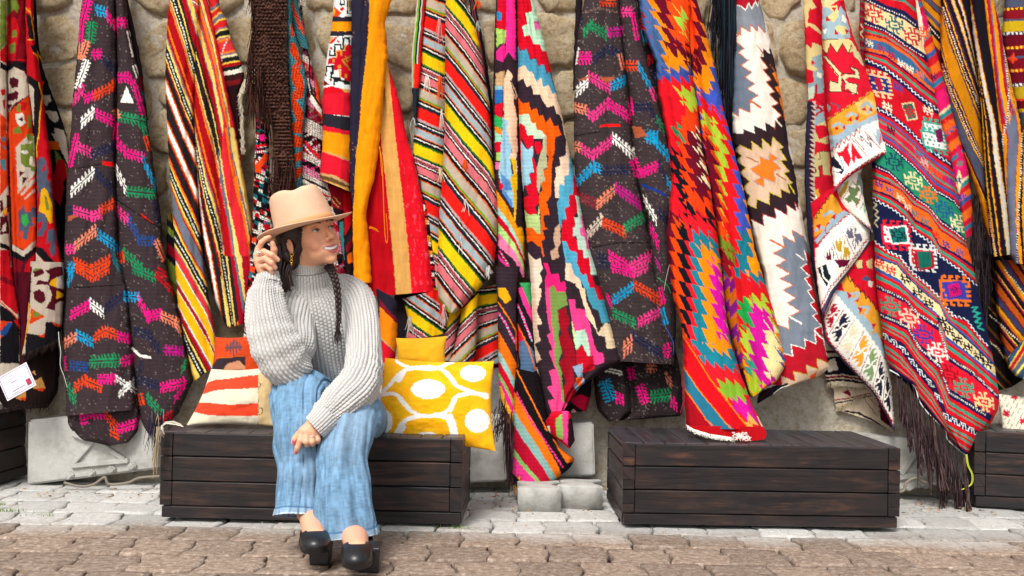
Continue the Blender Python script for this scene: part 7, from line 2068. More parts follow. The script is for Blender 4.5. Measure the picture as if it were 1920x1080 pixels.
def sd_ell(p, c, r):
    q = (p - c) / r; k0 = np.linalg.norm(q, axis=1); k1 = np.linalg.norm(q / r, axis=1) + 1e-9; return k0 * (k0 - 1) / k1
def sd_cap(p, a, b, ra, rb=None):
    a, b = np.asarray(a, float), np.asarray(b, float); rb = ra if rb is None else rb
    ab = b - a; t = np.clip(((p - a) @ ab) / (ab @ ab), 0, 1); return np.linalg.norm(p - a - t[:, None] * ab, axis=1) - (ra + (rb - ra) * t)
def smin(a, b, k): h = np.clip(.5 + .5 * (b - a) / k, 0, 1); return b * (1 - h) + a * h - k * h * (1 - h)
def smax(a, b, k): return -smin(-a, -b, k)
def chain(p, pts, rs, k=.004):
    d = None
    for i in range(len(pts) - 1):
        q = sd_cap(p, pts[i], pts[i + 1], rs[i], rs[i + 1]); d = q if d is None else smin(d, q, k)
    return d
def X3(x, y, Y): return W(x, y, Y)

woman = empty('person', W(640, 800, 3.35).tolist())
tag(woman, 'seated woman in beige hat, chunky grey sweater and blue jeans, holding her hat brim', 'person')
def wpart(name, V, F_, mat, cols=None, parent=None, uvs=None, smooth=True):
    return attach(mesh_obj(name, V, F_, mat, None, smooth, cols, uvs), parent or woman) if parent is None else mesh_obj(name, V, F_, mat, parent, smooth, cols, uvs)

# ---- head frame
YAW, TILT = math.radians(48), math.radians(20)
f0 = Vector((math.sin(YAW), -math.cos(YAW), 0)); l0 = Vector((math.cos(YAW), math.sin(YAW), 0)); u0 = Vector((0, 0, 1))
Rt = Matrix.Rotation(-TILT, 3, 'Y')
fw, lf, up = (Rt @ f0), (Rt @ l0), (Rt @ u0)
HR = np.array([lf, fw, up]).T          # columns: local x (her left), y (forward), z (up)
EYE = W(608, 429, 3.195); HO = EYE - HR @ np.array([0, .085, 0])
def toW(p): return np.asarray(p) @ HR.T + HO
def toL(p): return (np.asarray(p) - HO) @ HR
nb = toL(W(574, 545, 3.34))            # base of the neck in head space
def head_sdf(p):
    q = p.copy(); q[:, 0] = np.abs(q[:, 0]); d = sd_ell(p, (0, -.012, .032), (.073, .092, .088))
    d = smin(d, sd_ell(p, (0, .040, -.027), (.051, .050, .071)), .028)
    d = smin(d, sd_ell(q, (.019, .038, -.068), (.024, .040, .021)), .026)
    d = smin(d, sd_ell(p, (0, .070, -.096), (.017, .017, .015)), .020)
    d = smin(d, sd_ell(q, (.040, .055, -.026), (.018, .022, .018)), .018)
    d = smin(d, sd_ell(q, (.037, .068, -.044), (.015, .014, .014)), .014)
    d = smin(d, sd_cap(q, (.004, .083, .020), (.044, .068, .020), .010, .007), .012)
    d = smax(d, -sd_ell(q, (.031, .094, .002), (.018, .014, .0125)), .010)
    d = smin(d, sd_cap(p, (0, .080, .012), (0, .106, -.030), .006, .0082), .008)
    d = smin(d, sd_ell(p, (0, .107, -.033), (.0085, .0085, .0078)), .005)
    d = smin(d, sd_ell(q, (.0125, .095, -.036), (.0065, .010, .0075)), .004)
    d = smax(d, -sd_ell(q, (.0065, .101, -.0425), (.0035, .005, .003)), .002)
    d = smin(d, sd_ell(p, (0, .080, -.066), (.026, .016, .020)), .012)
    # lids round the eyeball with an almond slit
    lid = np.linalg.norm(q - (.031, .0735, .001), axis=1) - .0142
    lid = smax(lid, -sd_ell(q, (.031, .0885, -.0004), (.0128, .014, .0046)), .0012); d = smin(d, lid, .003)
    # smiling mouth: opening and lips
    lipx = p[:, 0]; cz = -.0675 + 11.0 * lipx ** 2; cy = .0945 - 11 * lipx ** 2
    pq = np.stack([np.zeros(len(p)), p[:, 1] - cy, p[:, 2] - cz], 1); w = np.clip(np.abs(lipx) / .031, 0, 1)
    up_l = np.hypot(p[:, 1] - cy - .001, p[:, 2] - cz - .0078 * (1 - w ** 2)) - (.0034 * (1 - w ** 3) + .0008); lo_l = np.hypot(p[:, 1] - cy + .001, p[:, 2] - cz + .0088 * (1 - w ** 2)) - (.0046 * (1 - w ** 3) + .0008)
    cut = np.abs(lipx) - .0315; d = smin(d, np.maximum(up_l, cut), .0035); d = smin(d, np.maximum(lo_l, cut), .0035)
    op = np.hypot((p[:, 1] - cy) / 3.0, p[:, 2] - cz) - .0072 * (1 - w ** 2) ** .6; d = smax(d, -np.maximum(op, np.abs(lipx) - .028), .0015)
    ear = sd_ell(q, (.0765, -.012, -.012), (.0065, .017, .029)); ear = smax(ear, -sd_ell(q, (.084, -.006, -.010), (.006, .009, .016)), .003); d = smin(d, ear, .006)
    d = smin(d, sd_cap(p, (0, -.024, -.055), nb, .050, .056), .020)
    return d
HV, HF = surfnet(head_sdf, (-.09, -.12, -.215), (.09, .124, .125), .0018)
L = HV; sk = np.tile(hx('eaad89'), (len(L), 1)); ax_ = np.abs(L[:, 0])
def blend(m, c, a=1.0):
    global sk
    m = np.clip(m * a, 0, 1)[:, None]; sk = sk * (1 - m) + hx(c) * m
sm = lambda v, a, b: np.clip((v - a) / (b - a), 0, 1) ** 2 * (3 - 2 * np.clip((v - a) / (b - a), 0, 1))
blend(1 - sm(np.linalg.norm((L - (np.sign(L[:, :1]) * [[.040, .062, -.036]])[0] * 1 if False else np.c_[ax_, L[:, 1], L[:, 2]] - (.040, .064, -.038)), axis=1), .008, .034), 'd4806a', .55)
blend(1 - sm(np.linalg.norm(np.c_[ax_, L[:, 1], L[:, 2]] - (0, .108, -.034), axis=1), .004, .014), 'd0806a', .5)
cz = -.0675 + 11.0 * L[:, 0] ** 2; w_ = np.clip(ax_ / .031, 0, 1)
lipm = (ax_ < .0305) & (L[:, 1] > .070) & (L[:, 2] > cz - .0142 * (1 - w_ ** 2) - .001) & (L[:, 2] < cz + .0112 * (1 - w_ ** 2) + .001)
sk[lipm] = hx('c8686a'); sk[(ax_ < .028) & (L[:, 1] < .0905 - 11 * L[:, 0] ** 2) & (L[:, 1] > .060) & (np.abs(L[:, 2] - cz) < .0066)] = hx('5a1f22')
br = np.abs(L[:, 2] - (.0190 + .010 * np.sin(np.clip((ax_ - .010) / .042, 0, 1) * 2.4))) ; brm = (br < .0032 * (1.15 - np.clip((ax_ - .012) / .045, 0, 1) * .7)) & (ax_ > .011) & (ax_ < .053) & (L[:, 1] > .04); sk[brm] = sk[brm] * .25 + hx('3a241c') * .75
ed = np.abs(sd_ell(np.c_[ax_, L[:, 1], L[:, 2]], (.031, .0885, -.0004), (.0130, .014, .0044))); lash = (ed < .0030) & (L[:, 1] > .07) & (L[:, 2] > .0015); sk[lash] = hx('2a1812'); lw_ = (ed < .001) & (L[:, 1] > .07) & (L[:, 2] <= .0015); sk[lw_] = sk[lw_] * .5 + hx('6a3f34') * .5
sk[(np.linalg.norm(np.c_[ax_, L[:, 1], L[:, 2]] - (.0065, .101, -.0420), axis=1) < .0042)] = hx('4a2018')
BV, BF, BC = [toW(HV)], [HF], [sk]; nB = len(HV)
def addbody(V, F_, C=None):
    global nB
    F_ = np.asarray(F_); BV.append(np.asarray(V)); BF.append(F_ + nB); BC.append(np.tile(hx('e8ab8a'), (len(V), 1)) if C is None else C); nB += len(V)
# ---- hand on the brim (her right)
yH = 3.165
wR = X3(502, 528, 3.17)
def handR(p):
    P_ = lambda x, y, dy=0: X3(x, y, yH + dy)
    mcp = [P_(485, 468), P_(482.5, 479, -.006), P_(484, 490, -.008), P_(488, 501, -.006)]
    d = sd_cap(p, X3(508, 560, 3.165), wR, .024, .0205)
    for q, r in zip(mcp, (.0125, .0128, .0122, .011)): d = smin(d, sd_cap(p, P_(499, 514, .004), q, .0165, r), .012)
    d = smin(d, sd_cap(p, P_(500, 508, .012), P_(494, 478, .008), .014, .012), .012)
    fg = [([mcp[0], P_(490, 455, -.012), P_(498, 448, -.014), P_(506, 444, -.010)], (.0105, .0092, .0082, .0070)),
          ([mcp[1], P_(495, 472, -.030), P_(510, 478, -.036), P_(521, 487, -.026)], (.0108, .0098, .0088, .0074)),
          ([mcp[2], P_(497, 485, -.034), P_(509, 493, -.038), P_(516, 502, -.028)], (.0105, .0095, .0084, .0072)),
          ([mcp[3], P_(499, 498, -.030), P_(507, 505, -.032), P_(510, 512, -.024)], (.0096, .0084, .0074, .0064))]
    for pts, rs in fg: d = smin(d, chain(p, pts, rs, .002), .0028)
    th = chain(p, [P_(504, 508, .014), P_(512, 486, .014), P_(514, 468, .004), P_(511, 456, -.002)], (.015, .012, .0105, .0085), .003); d = smin(d, th, .005)
    return d
lo = np.minimum.reduce([X3(470, 440, 3.1), X3(530, 565, 3.1)]) - .03; hi = np.maximum.reduce([X3(470, 440, 3.2), X3(530, 565, 3.2)]) + .03
lo[1], hi[1] = 3.09, 3.22
V, F_ = surfnet(handR, lo, hi, .0017); addbody(V, F_)
C = BC[-1]
for (x, y, dy) in ((521, 487, -.033), (516, 502, -.034), (510, 512, -.030)):
    m = np.linalg.norm(V - X3(x, y, yH + dy), axis=1) < .0052; C[m] = hx('e8b4a4')
# ---- hand hanging over the knee (her left)
yL = 2.985
def handL(p):
    P_ = lambda x, y, dy=0: X3(x, y, yL + dy)
    mcp = [P_(567, 808, -.01), P_(575, 809, -.012), P_(585, 811, -.008), P_(594, 813, .0)]
    d = sd_cap(p, X3(603, 775, 3.02), P_(590, 796, .015), .0235, .021)
    for q, r in zip(mcp, (.0125, .0128, .0122, .011)): d = smin(d, sd_cap(p, P_(588, 797, .012), q, .0165, r), .012)
    fg = [([mcp[0], P_(563, 826, -.022), P_(558, 839, -.020), P_(555, 848, -.014)], (.0105, .0092, .0082, .0068)),
          ([mcp[1], P_(574, 828, -.024), P_(575, 833, -.004), P_(577, 828, .008)], (.0108, .0098, .0088, .0074)),
          ([mcp[2], P_(585, 828, -.018), P_(586, 832, .000), P_(587, 827, .012)], (.0102, .0095, .0084, .0072)),
          ([mcp[3], P_(596, 824, -.008), P_(596, 828, .006), P_(596, 823, .016)], (.0094, .0084, .0074, .0064))]
    for pts, rs in fg: d = smin(d, chain(p, pts, rs, .002), .0026)
    th = chain(p, [P_(574, 803, .0), P_(560, 815, -.002), P_(553, 823, -.004), P_(550, 830, -.004)], (.013, .0105, .0092, .0076), .003); d = smin(d, th, .005)
    return d
a, b = X3(540, 865, 2.93), X3(625, 765, 3.06); V, F_ = surfnet(handL, (a[0] - .01, 2.93, a[2] - .01), (b[0] + .02, 3.06, b[2] + .02), .0017); addbody(V, F_)
C = BC[-1]
for (x, y, dy) in ((554.5, 848, -.021), (549.5, 829, -.012)):
    m = np.linalg.norm(V - X3(x, y, yL + dy), axis=1) < .0056; C[m] = hx('cf5f7c')
# ---- feet
FEET = {}
for nm, ank, toe, hl in (('R', X3(580, 948, 3.03), X3(592, 1021, 2.815), WZ(597, 1062, 0)), ('L', X3(655, 975, 2.965), X3(668, 1048, 2.735), WZ(690, 1078, 0))):
    heel = np.array([hl[0] * .5 + ank[0] * .5, hl[1] + .07, .085]); ball = toe * .7 + heel * .3 + np.array([0, 0, .004]); FEET[nm] = (ank, toe, heel, ball, hl)
    def foot(p):
        d = sd_cap(p, ank + np.array([0, .02, .10]), ank + np.array([0, .0, -.01]), .032, .033)
        d = smin(d, sd_cap(p, ank + np.array([0, -.01, -.02]), ball, .032, .026), .02); d = smin(d, sd_cap(p, heel, ball, .028, .030), .02)
        for s_ in (-1, 1): d = smin(d, np.linalg.norm(p - (ank + np.array([s_ * .030, 0.005, -.005])), axis=1) - .010, .012)
        return d
    V, F_ = surfnet(foot, (min(ank[0], toe[0]) - .07, toe[1] - .02, .03), (max(ank[0], toe[0]) + .07, ank[1] + .09, ank[2] + .15), .004); addbody(V, F_)
def loft(path, ra, rb=None, nth=48, nl=60, ref=None, disp=None, cap=False, tmap=None):
    """tube round a smooth path; ra across, rb in depth; disp(theta, s, length along, mean radius) -> extra radius"""
    path = np.asarray(path, float); C_ = smooth_path(path, nl); k = np.linspace(0, 1, len(path)); t = np.linspace(0, 1, nl)
    def rr(r): r = np.broadcast_to(np.asarray(r, float), (len(path),)); return smooth_path(np.c_[r, r, r], nl)[:, 0]
    A, B = rr(ra), rr(ra if rb is None else rb); T = np.gradient(C_, axis=0); T /= np.linalg.norm(T, axis=1)[:, None]
    ref = np.array([1.0, 0, 0]) if ref is None else np.asarray(ref, float); a_ = ref - T[0] * (T[0] @ ref); a_ /= np.linalg.norm(a_)
    th = np.arange(nth) / nth * 2 * math.pi; Ls = np.r_[0, np.cumsum(np.linalg.norm(np.diff(C_, axis=0), axis=1))]; V = []; uv = []
    for i in range(nl):
        a_ = a_ - T[i] * (T[i] @ a_); a_ /= np.linalg.norm(a_); b_ = np.cross(T[i], a_)
        e = disp(th, t[i], Ls[i], (A[i] + B[i]) / 2) if disp else 0
        V.append(C_[i] + ((A[i] + e) * np.cos(th))[:, None] * a_ + ((B[i] + e) * np.sin(th))[:, None] * b_)
        uv.append(np.c_[th / (2 * math.pi) * 2 * math.pi * (A[i] + B[i]) / 2 * 40, np.full(nth, Ls[i] * 40)])
    V = np.vstack(V); idx = np.arange(nl * nth).reshape(nl, nth); nx1 = np.roll(idx, -1, 1)
    F_ = np.stack([idx[:-1], nx1[:-1], nx1[1:], idx[1:]], -1).reshape(-1, 4)
    return V, F_, np.vstack(uv)
# hidden trunk, arms and legs keep the figure whole under the clothes
for pts, r in (([W(632, 770, 3.52), W(622, 690, 3.46), W(606, 600, 3.38), W(582, 540, 3.34)], [.12, .09, .09, .05]), ([W(540, 560, 3.32), W(532, 680, 3.12), W(505, 545, 3.165)], [.03, .03, .022]), ([W(680, 548, 3.36), W(688, 690, 3.17), W(600, 780, 3.02)], [.03, .03, .022]),
               ([W(605, 770, 3.52), W(566, 745, 3.13)], [.05, .035]), ([W(566, 745, 3.13), W(564, 850, 3.055), FEET['R'][0]], [.035, .032]), ([W(685, 775, 3.52), W(654, 790, 3.09)], [.05, .035]), ([W(654, 790, 3.09), W(652, 880, 3.0), FEET['L'][0]], [.035, .032])):
    P_ = smooth_path(pts, 12) if len(pts) > 2 else np.linspace(pts[0], pts[1], 8); V, f = tube_geo(P_, np.interp(np.linspace(0, 1, len(P_)), np.linspace(0, 1, len(r)), r), 14, False); addbody(V, np.array(f))
m_skin = vcol_mat('skin', 0.48, 0.35, 0.12, 900, .0006, sss=.12)
body = wpart('body', np.vstack(BV), np.vstack(BF), m_skin, np.vstack(BC))
# ---- eyes and teeth
m_eye = vcol_mat('eye_gloss', 0.08, 0.6)
for s_ in (-1, 1):
    c = np.array([s_ * .031, .0735, .001]); bm = bmesh.new(); bmesh.ops.create_uvsphere(bm, u_segments=40, v_segments=28, radius=.0128)
    V = np.array([v.co[:] for v in bm.verts]); f = [[w.index for w in q.verts] for q in bm.faces]; bm.free()
    gz = np.array([.16, 1, .06]); gz /= np.linalg.norm(gz); dt = (V / .0128) @ gz; cc = np.tile(hx('cfc6c2'), (len(V), 1)); cc[dt > .885] = hx('4a6478'); cc[(dt > .865) & (dt < .905)] = hx('1c2630'); cc[dt > .965] = hx('0a0a0c')
    wpart('eye', toW(V + c), f, m_eye, cc)
V, f = [], []
for i in range(25):
    x = -.0255 + .051 * i / 24; zc = -.0668 + 11.0 * x * x; yc = .0932 - 11 * x * x + .0006 * abs(math.cos(i / 24 * math.pi * 6))
    V += [(x, yc, zc + .0070), (x, yc + .0008, zc), (x, yc, zc - .0046), (x, yc - .004, zc - .0046), (x, yc - .004, zc + .0070)]
for i in range(24): f += [(i * 5 + j, i * 5 + (j + 1) % 5, (i + 1) * 5 + (j + 1) % 5, (i + 1) * 5 + j) for j in range(5)]
wpart('teeth', toW(np.array(V)), f, flat_mat('teeth_enamel', 'f6f2ea', .2, spec=.5))

# ---- hair
def hair_mat():
    m, nt, b = new_mat('dark_brown_hair'); uv = nt.nodes.new('ShaderNodeTexCoord')
    mp = nt.nodes.new('ShaderNodeMapping'); mp.inputs['Scale'].default_value = (1, 1, .12); nt.links.new(uv.outputs['Object'], mp.inputs[0])
    n = N(nt, 'ShaderNodeTexNoise', Scale=420, Detail=4); nt.links.new(mp.outputs[0], n.inputs['Vector'])
    r = ramp(nt, n.outputs[0], [(0.3, '140c0c'), (0.6, '2e1b18'), (0.8, '4a2e26')]); nt.links.new(r.outputs[0], b.inputs['Base Color'])
    bp = N(nt, 'ShaderNodeBump', Strength=.6, Distance=.001); nt.links.new(n.outputs[0], bp.inputs['Height']); nt.links.new(bp.outputs[0], b.inputs['Normal']); b.inputs['Roughness'].default_value = .42; return m
m_hair = hair_mat()
def hair_sdf(p):
    q = p.copy(); q[:, 0] = np.abs(q[:, 0]); d = sd_ell(p, (0, -.020, .030), (.083, .098, .096))
    d = smin(d, sd_ell(p, (0, -.055, -.045), (.066, .050, .070)), .03)
    d = smin(d, sd_cap(q, (.070, .008, .030), (.078, -.030, -.045), .020, .020), .02)
    face = sd_ell(q, (.0, .100, -.040), (.082, .088, .105)); d = smax(d, -face, .006)
    d = smax(d, -sd_ell(q, (.088, .000, -.022), (.022, .018, .030)), .006)
    return d + .0018 * np.sin(p[:, 1] * 900 + p[:, 2] * 260 + 3 * np.sin(p[:, 0] * 60))
V, F_ = surfnet(hair_sdf, (-.11, -.14, -.14), (.11, .10, .14), .003)
hair = wpart('hair', toW(V), F_, m_hair)
def braid(path, r0, r1, turns, tail):
    b = MB(); C_ = smooth_path(path, 140); n = len(C_); T = np.gradient(C_, axis=0); T /= np.linalg.norm(T, axis=1)[:, None]
    side = np.cross(T, (0, 1.0, 0)); side /= np.linalg.norm(side, axis=1)[:, None]; dep_ = np.cross(side, T)
    for k in range(3):
        ph = np.linspace(0, turns * 2 * math.pi, n) + k * 2 * math.pi / 3; r = np.linspace(r0, r1, n)
        P_ = C_ + side * (np.sin(ph) * r * 1.0)[:, None] + dep_ * (np.sin(2 * ph) * r * .5)[:, None]; b.tube(P_, r * .72, 8, True)
        for q in range(5):
            o = rng.normal(0, 1, 3) * r0 * .35; b.tube(P_ + o * (.6 + .4 * np.sin(ph * 3 + q))[:, None], np.full(n, .0009), 4, False)
    for q in range(26):
        s0 = C_[-1] + rng.normal(0, .0025, 3); b.tube(smooth_path([s0, s0 + np.array([random.gauss(0, .006), 0, -tail * .5]), s0 + np.array([random.gauss(0, .01), 0, -tail * random.uniform(.6, 1.1)])], 8), np.linspace(.0012, .0004, 8), 4, False)
    return b
bb = braid([W(616, 498, 3.25), W(622, 508, 3.235), W(630, 530, 3.215), W(634, 560, 3.20), W(635, 590, 3.19), W(633, 618, 3.185)], .0100, .0045, 5.2, .05)
bb.build('braid', m_hair, hair)
b2_ = MB()
for k in range(60):
    o = rng.normal(0, 1, 3) * .006; x0 = random.uniform(517, 543)
    b2_.tube(smooth_path([W(x0, 462, 3.235) + o, W(x0 + 2, 490, 3.225) + o, W(530 + (x0 - 530) * .5, 515, 3.22) + o, W(537 + (x0 - 530) * .35, 540, 3.23) + o], 16), .0042, 5, False)
b2_.build('loose_hair', m_hair, hair)
b3_ = MB()
for k in range(7): b3_.tube(smooth_path([toW((-.062 - .001 * k, .050, .035)), toW((-.070, .046 - .002 * k, .0)), toW((-.074 - .001 * k, .036, -.03)), toW((-.076, .030, -.045 - .004 * k))], 14), .0006, 4, False)
b3_.build('stray_hair', m_hair, hair)

# ---- felt hat
m_felt = noisy_mat('beige_felt', [(0.3, 'd8ae90'), (0.7, 'e3bda0')], scale=14, bump=.35, bscale=700, bdist=.0012, rough=.95, spec=.1)
m_band = flat_mat('hat_band', 'cf9c6c', .8, bump=.3)
HC = np.array([0, -.004, .031]); ht = math.radians(-3)
def hatW(p):
    p = np.asarray(p, float); c, s_ = math.cos(ht), math.sin(ht); q = np.stack([p[:, 0], p[:, 1] * c - p[:, 2] * s_, p[:, 1] * s_ + p[:, 2] * c], 1); return toW(q + HC)
def hat_crown():
    nth, rows = 96, []
    th = np.arange(nth) / nth * 2 * math.pi; prof = [(1.0, 0), (1.0, .010), (.99, .03), (.965, .06), (.935, .09), (.90, .112), (.85, .126), (.78, .134), (.66, .138), (.5, .138), (.3, .137), (.1, .136)]
    for k, z in prof:
        x = .089 * k * np.cos(th); y = .106 * k * np.sin(th); z = z * .95
        front = np.clip(y / .1, 0, 1); pinch = 1 - .26 * front * sm(z, .05, .12) * (1 - k * .0)
        x = x * pinch
        dent = .030 * np.exp(-(x / .026) ** 2) * np.exp(-((y + .01) / .075) ** 2) * sm(z, .10, .134) + .014 * np.exp(-((np.abs(x) - .045) / .018) ** 2) * np.exp(-((y - .055) / .03) ** 2) * sm(z, .08, .13)
        zz2 = z - dent - .010 * (y / .1) * 0 + (.006 * (y < -.04) * 0)
        rows.append(np.stack([x, y, zz2], 1))
    V = np.vstack(rows + [np.array([[0, 0, .106]])]); n = len(rows)
    f = [(a * nth + i, a * nth + (i + 1) % nth, (a + 1) * nth + (i + 1) % nth, (a + 1) * nth + i) for a in range(n - 1) for i in range(nth)] + [((n - 1) * nth + i, (n - 1) * nth + (i + 1) % nth, n * nth) for i in range(nth)]
    return V, f
V, f = hat_crown(); hat = wpart('hat', hatW(V), f, m_felt); s_ = hat.modifiers.new('round', 'SUBSURF'); s_.levels = s_.render_levels = 1
nth = 120; th = np.arange(nth) / nth * 2 * math.pi; rows = []
for k, z in ((0, .002), (.25, .0), (.5, -.001), (.75, 0), (.94, .003), (1.0, .0045), (1.0, .0015), (.94, 0), (.75, -.003), (.5, -.004), (.25, -.003), (0, -.001)):
    x = (.088 + (.148 - .088) * k) * np.cos(th); y = (.105 + (.168 - .105) * k) * np.sin(th); curl = .010 * k ** 2 * np.abs(np.cos(th)) ** 2 - .006 * k ** 2 * np.clip(np.sin(th), 0, 1) ** 2
    rows.append(np.stack([x, y, z + curl], 1))
V = np.vstack(rows); f = [(a * nth + i, a * nth + (i + 1) % nth, (a + 1) * nth + (i + 1) % nth, (a + 1) * nth + i) for a in range(len(rows) - 1) for i in range(nth)]
mesh_obj('brim', hatW(V), f, m_felt, hat)
rows = [np.stack([(.089 + e) * np.cos(th), (.106 + e) * np.sin(th), np.full(nth, z)], 1) for e, z in ((.0, .004), (.0022, .005), (.0020, .021), (-.0004, .0225))]
V = np.vstack(rows); f = [(a * nth + i, a * nth + (i + 1) % nth, (a + 1) * nth + (i + 1) % nth, (a + 1) * nth + i) for a in range(3) for i in range(nth)]
mesh_obj('ribbon', hatW(V), f, m_band, hat)

# ---- knitted sweater
m_knit, nt, b = new_mat('chunky_grey_knit'); at = nt.nodes.new('ShaderNodeVertexColor'); at.layer_name = 'Col'; nt.links.new(at.outputs[0], b.inputs['Base Color'])
b.inputs['Roughness'].default_value = .95; b.inputs['Sheen Weight'].default_value = .25; b.inputs['Specular IOR Level'].default_value = .15
tc = nt.nodes.new('ShaderNodeTexCoord'); n_ = N(nt, 'ShaderNodeTexNoise', Scale=900, Detail=4); nt.links.new(tc.outputs['Object'], n_.inputs['Vector']); bp = N(nt, 'ShaderNodeBump', Strength=.5, Distance=.0012); nt.links.new(n_.outputs[0], bp.inputs['Height']); nt.links.new(bp.outputs[0], b.inputs['Normal'])
def knit(path, ra, rb=None, ribs=40, pitch=.0105, amp=.0052, seed=0, fold=.008, per=7, step=.0021, ref=None, rib_only=False, wr=()):
    P_ = np.asarray(path, float); Lt = np.sum(np.linalg.norm(np.diff(P_, axis=0), axis=1)); nl = int(Lt / step); nth = ribs * per; hs = []
    def disp(th, t, s_, r):
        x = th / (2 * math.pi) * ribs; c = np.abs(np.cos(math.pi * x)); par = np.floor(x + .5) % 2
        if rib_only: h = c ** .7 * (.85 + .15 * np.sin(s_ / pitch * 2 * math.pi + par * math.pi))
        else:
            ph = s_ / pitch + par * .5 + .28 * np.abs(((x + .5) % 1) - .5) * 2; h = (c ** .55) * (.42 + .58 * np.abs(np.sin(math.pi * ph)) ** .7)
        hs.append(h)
        f_ = fold * 2 * (fbm(np.cos(th) * 1.6 + 5 + t * 2.5, np.sin(th) * 1.6 + 5 + s_ * 5, seed, 3) - .5)
        for (s0, wd, am, ph0) in wr: f_ = f_ + am * np.exp(-((t - s0) / wd) ** 2) * np.cos(s_ * 2 * math.pi / .045 + 1.3 * np.cos(th + ph0))
        return f_ + amp * (h - .6)
    V, F_, uv = loft(path, ra, rb, nth, nl, ref, disp); h = np.concatenate(hs)
    k = (.30 + .70 * np.clip(h, 0, 1) ** .8)[:, None]; C = hx('cbc9c5') * (0.38 + .62 * k) * (1 + .06 * (rng.random((len(V), 1)) - .5))  # yarn colour darkened in the stitch valleys, painting in their shade
    return V, F_, C
pieces = [
    knit([W(636, 775, 3.52), W(630, 735, 3.49), W(622, 690, 3.45), W(612, 630, 3.39), W(606, 585, 3.36), W(598, 552, 3.345), W(588, 530, 3.335)], [.140, .145, .142, .142, .138, .112, .070], [.12, .12, .118, .115, .105, .09, .065], 68, seed=1, per=8, fold=.014),
    # her right arm: dropped shoulder, elbow on the knee, forearm up to the hat
    knit([W(585, 560, 3.36), W(552, 575, 3.32), W(540, 620, 3.25), W(542, 665, 3.18), W(548, 690, 3.15)], [.070, .078, .078, .070, .008], None, 38, seed=3, per=8, fold=.014),
    knit([W(575, 690, 3.22), W(558, 692, 3.16), W(536, 684, 3.12), W(516, 650, 3.105), W(503, 605, 3.12), W(498, 565, 3.14), W(500, 540, 3.155), W(503, 524, 3.165)], [.004, .056, .070, .072, .068, .057, .045, .037], None, 36, seed=4, per=8, fold=.014, wr=((.4, .15, .0022, 0), (.85, .12, .002, 1))),
    knit([W(502, 533, 3.16), W(502, 519, 3.17), W(501, 512, 3.172)], [.040, .036, .034], None, 26, seed=5, per=6, fold=.001, rib_only=True, amp=.003),
    # her left arm: down to the elbow and across the lap
    knit([W(630, 545, 3.37), W(661, 560, 3.35), W(676, 600, 3.30), W(681, 650, 3.23), W(680, 695, 3.16), W(668, 730, 3.09), W(640, 758, 3.045), W(617, 778, 3.02), W(605, 789, 3.01)], [.062, .068, .062, .058, .062, .064, .058, .046, .040], None, 34, seed=6, per=8, fold=.014, wr=((.55, .10, .003, 0), (.88, .07, .003, 1))),
    knit([W(613, 780, 3.015), W(600, 793, 3.0), W(590, 802, 2.995)], [.046, .042, .040], None, 28, seed=7, per=6, fold=.001, rib_only=True, amp=.003),
    # yoke and turtleneck
    knit([W(588, 560, 3.335), W(585, 545, 3.322), W(583, 530, 3.31), W(582, 516, 3.297), W(581, 506, 3.29)], [.098, .080, .068, .064, .063], [.088, .075, .066, .062, .061], 38, seed=8, per=6, fold=.002, rib_only=True, amp=.0042),
    knit([W(581, 505, 3.29), W(580.5, 502, 3.288), W(580.5, 506, 3.288), W(581, 516, 3.29)], [.063, .060, .056, .055], [.061, .058, .054, .053], 44, seed=9, per=6, fold=.001, rib_only=True, amp=.002),
    # hem
    knit([W(560, 735, 3.42), W(600, 755, 3.35), W(650, 758, 3.35), W(700, 735, 3.42)], [.04, .05, .05, .04], None, 30, seed=10, per=5, fold=.004, rib_only=True),
]
Vs, Fs, Cs, n = [], [], [], 0
for v, f, c in pieces: Vs.append(v); Fs.append(f + n); Cs.append(c); n += len(v)
sweater = wpart('sweater', np.vstack(Vs), np.vstack(Fs), m_knit, np.vstack(Cs))

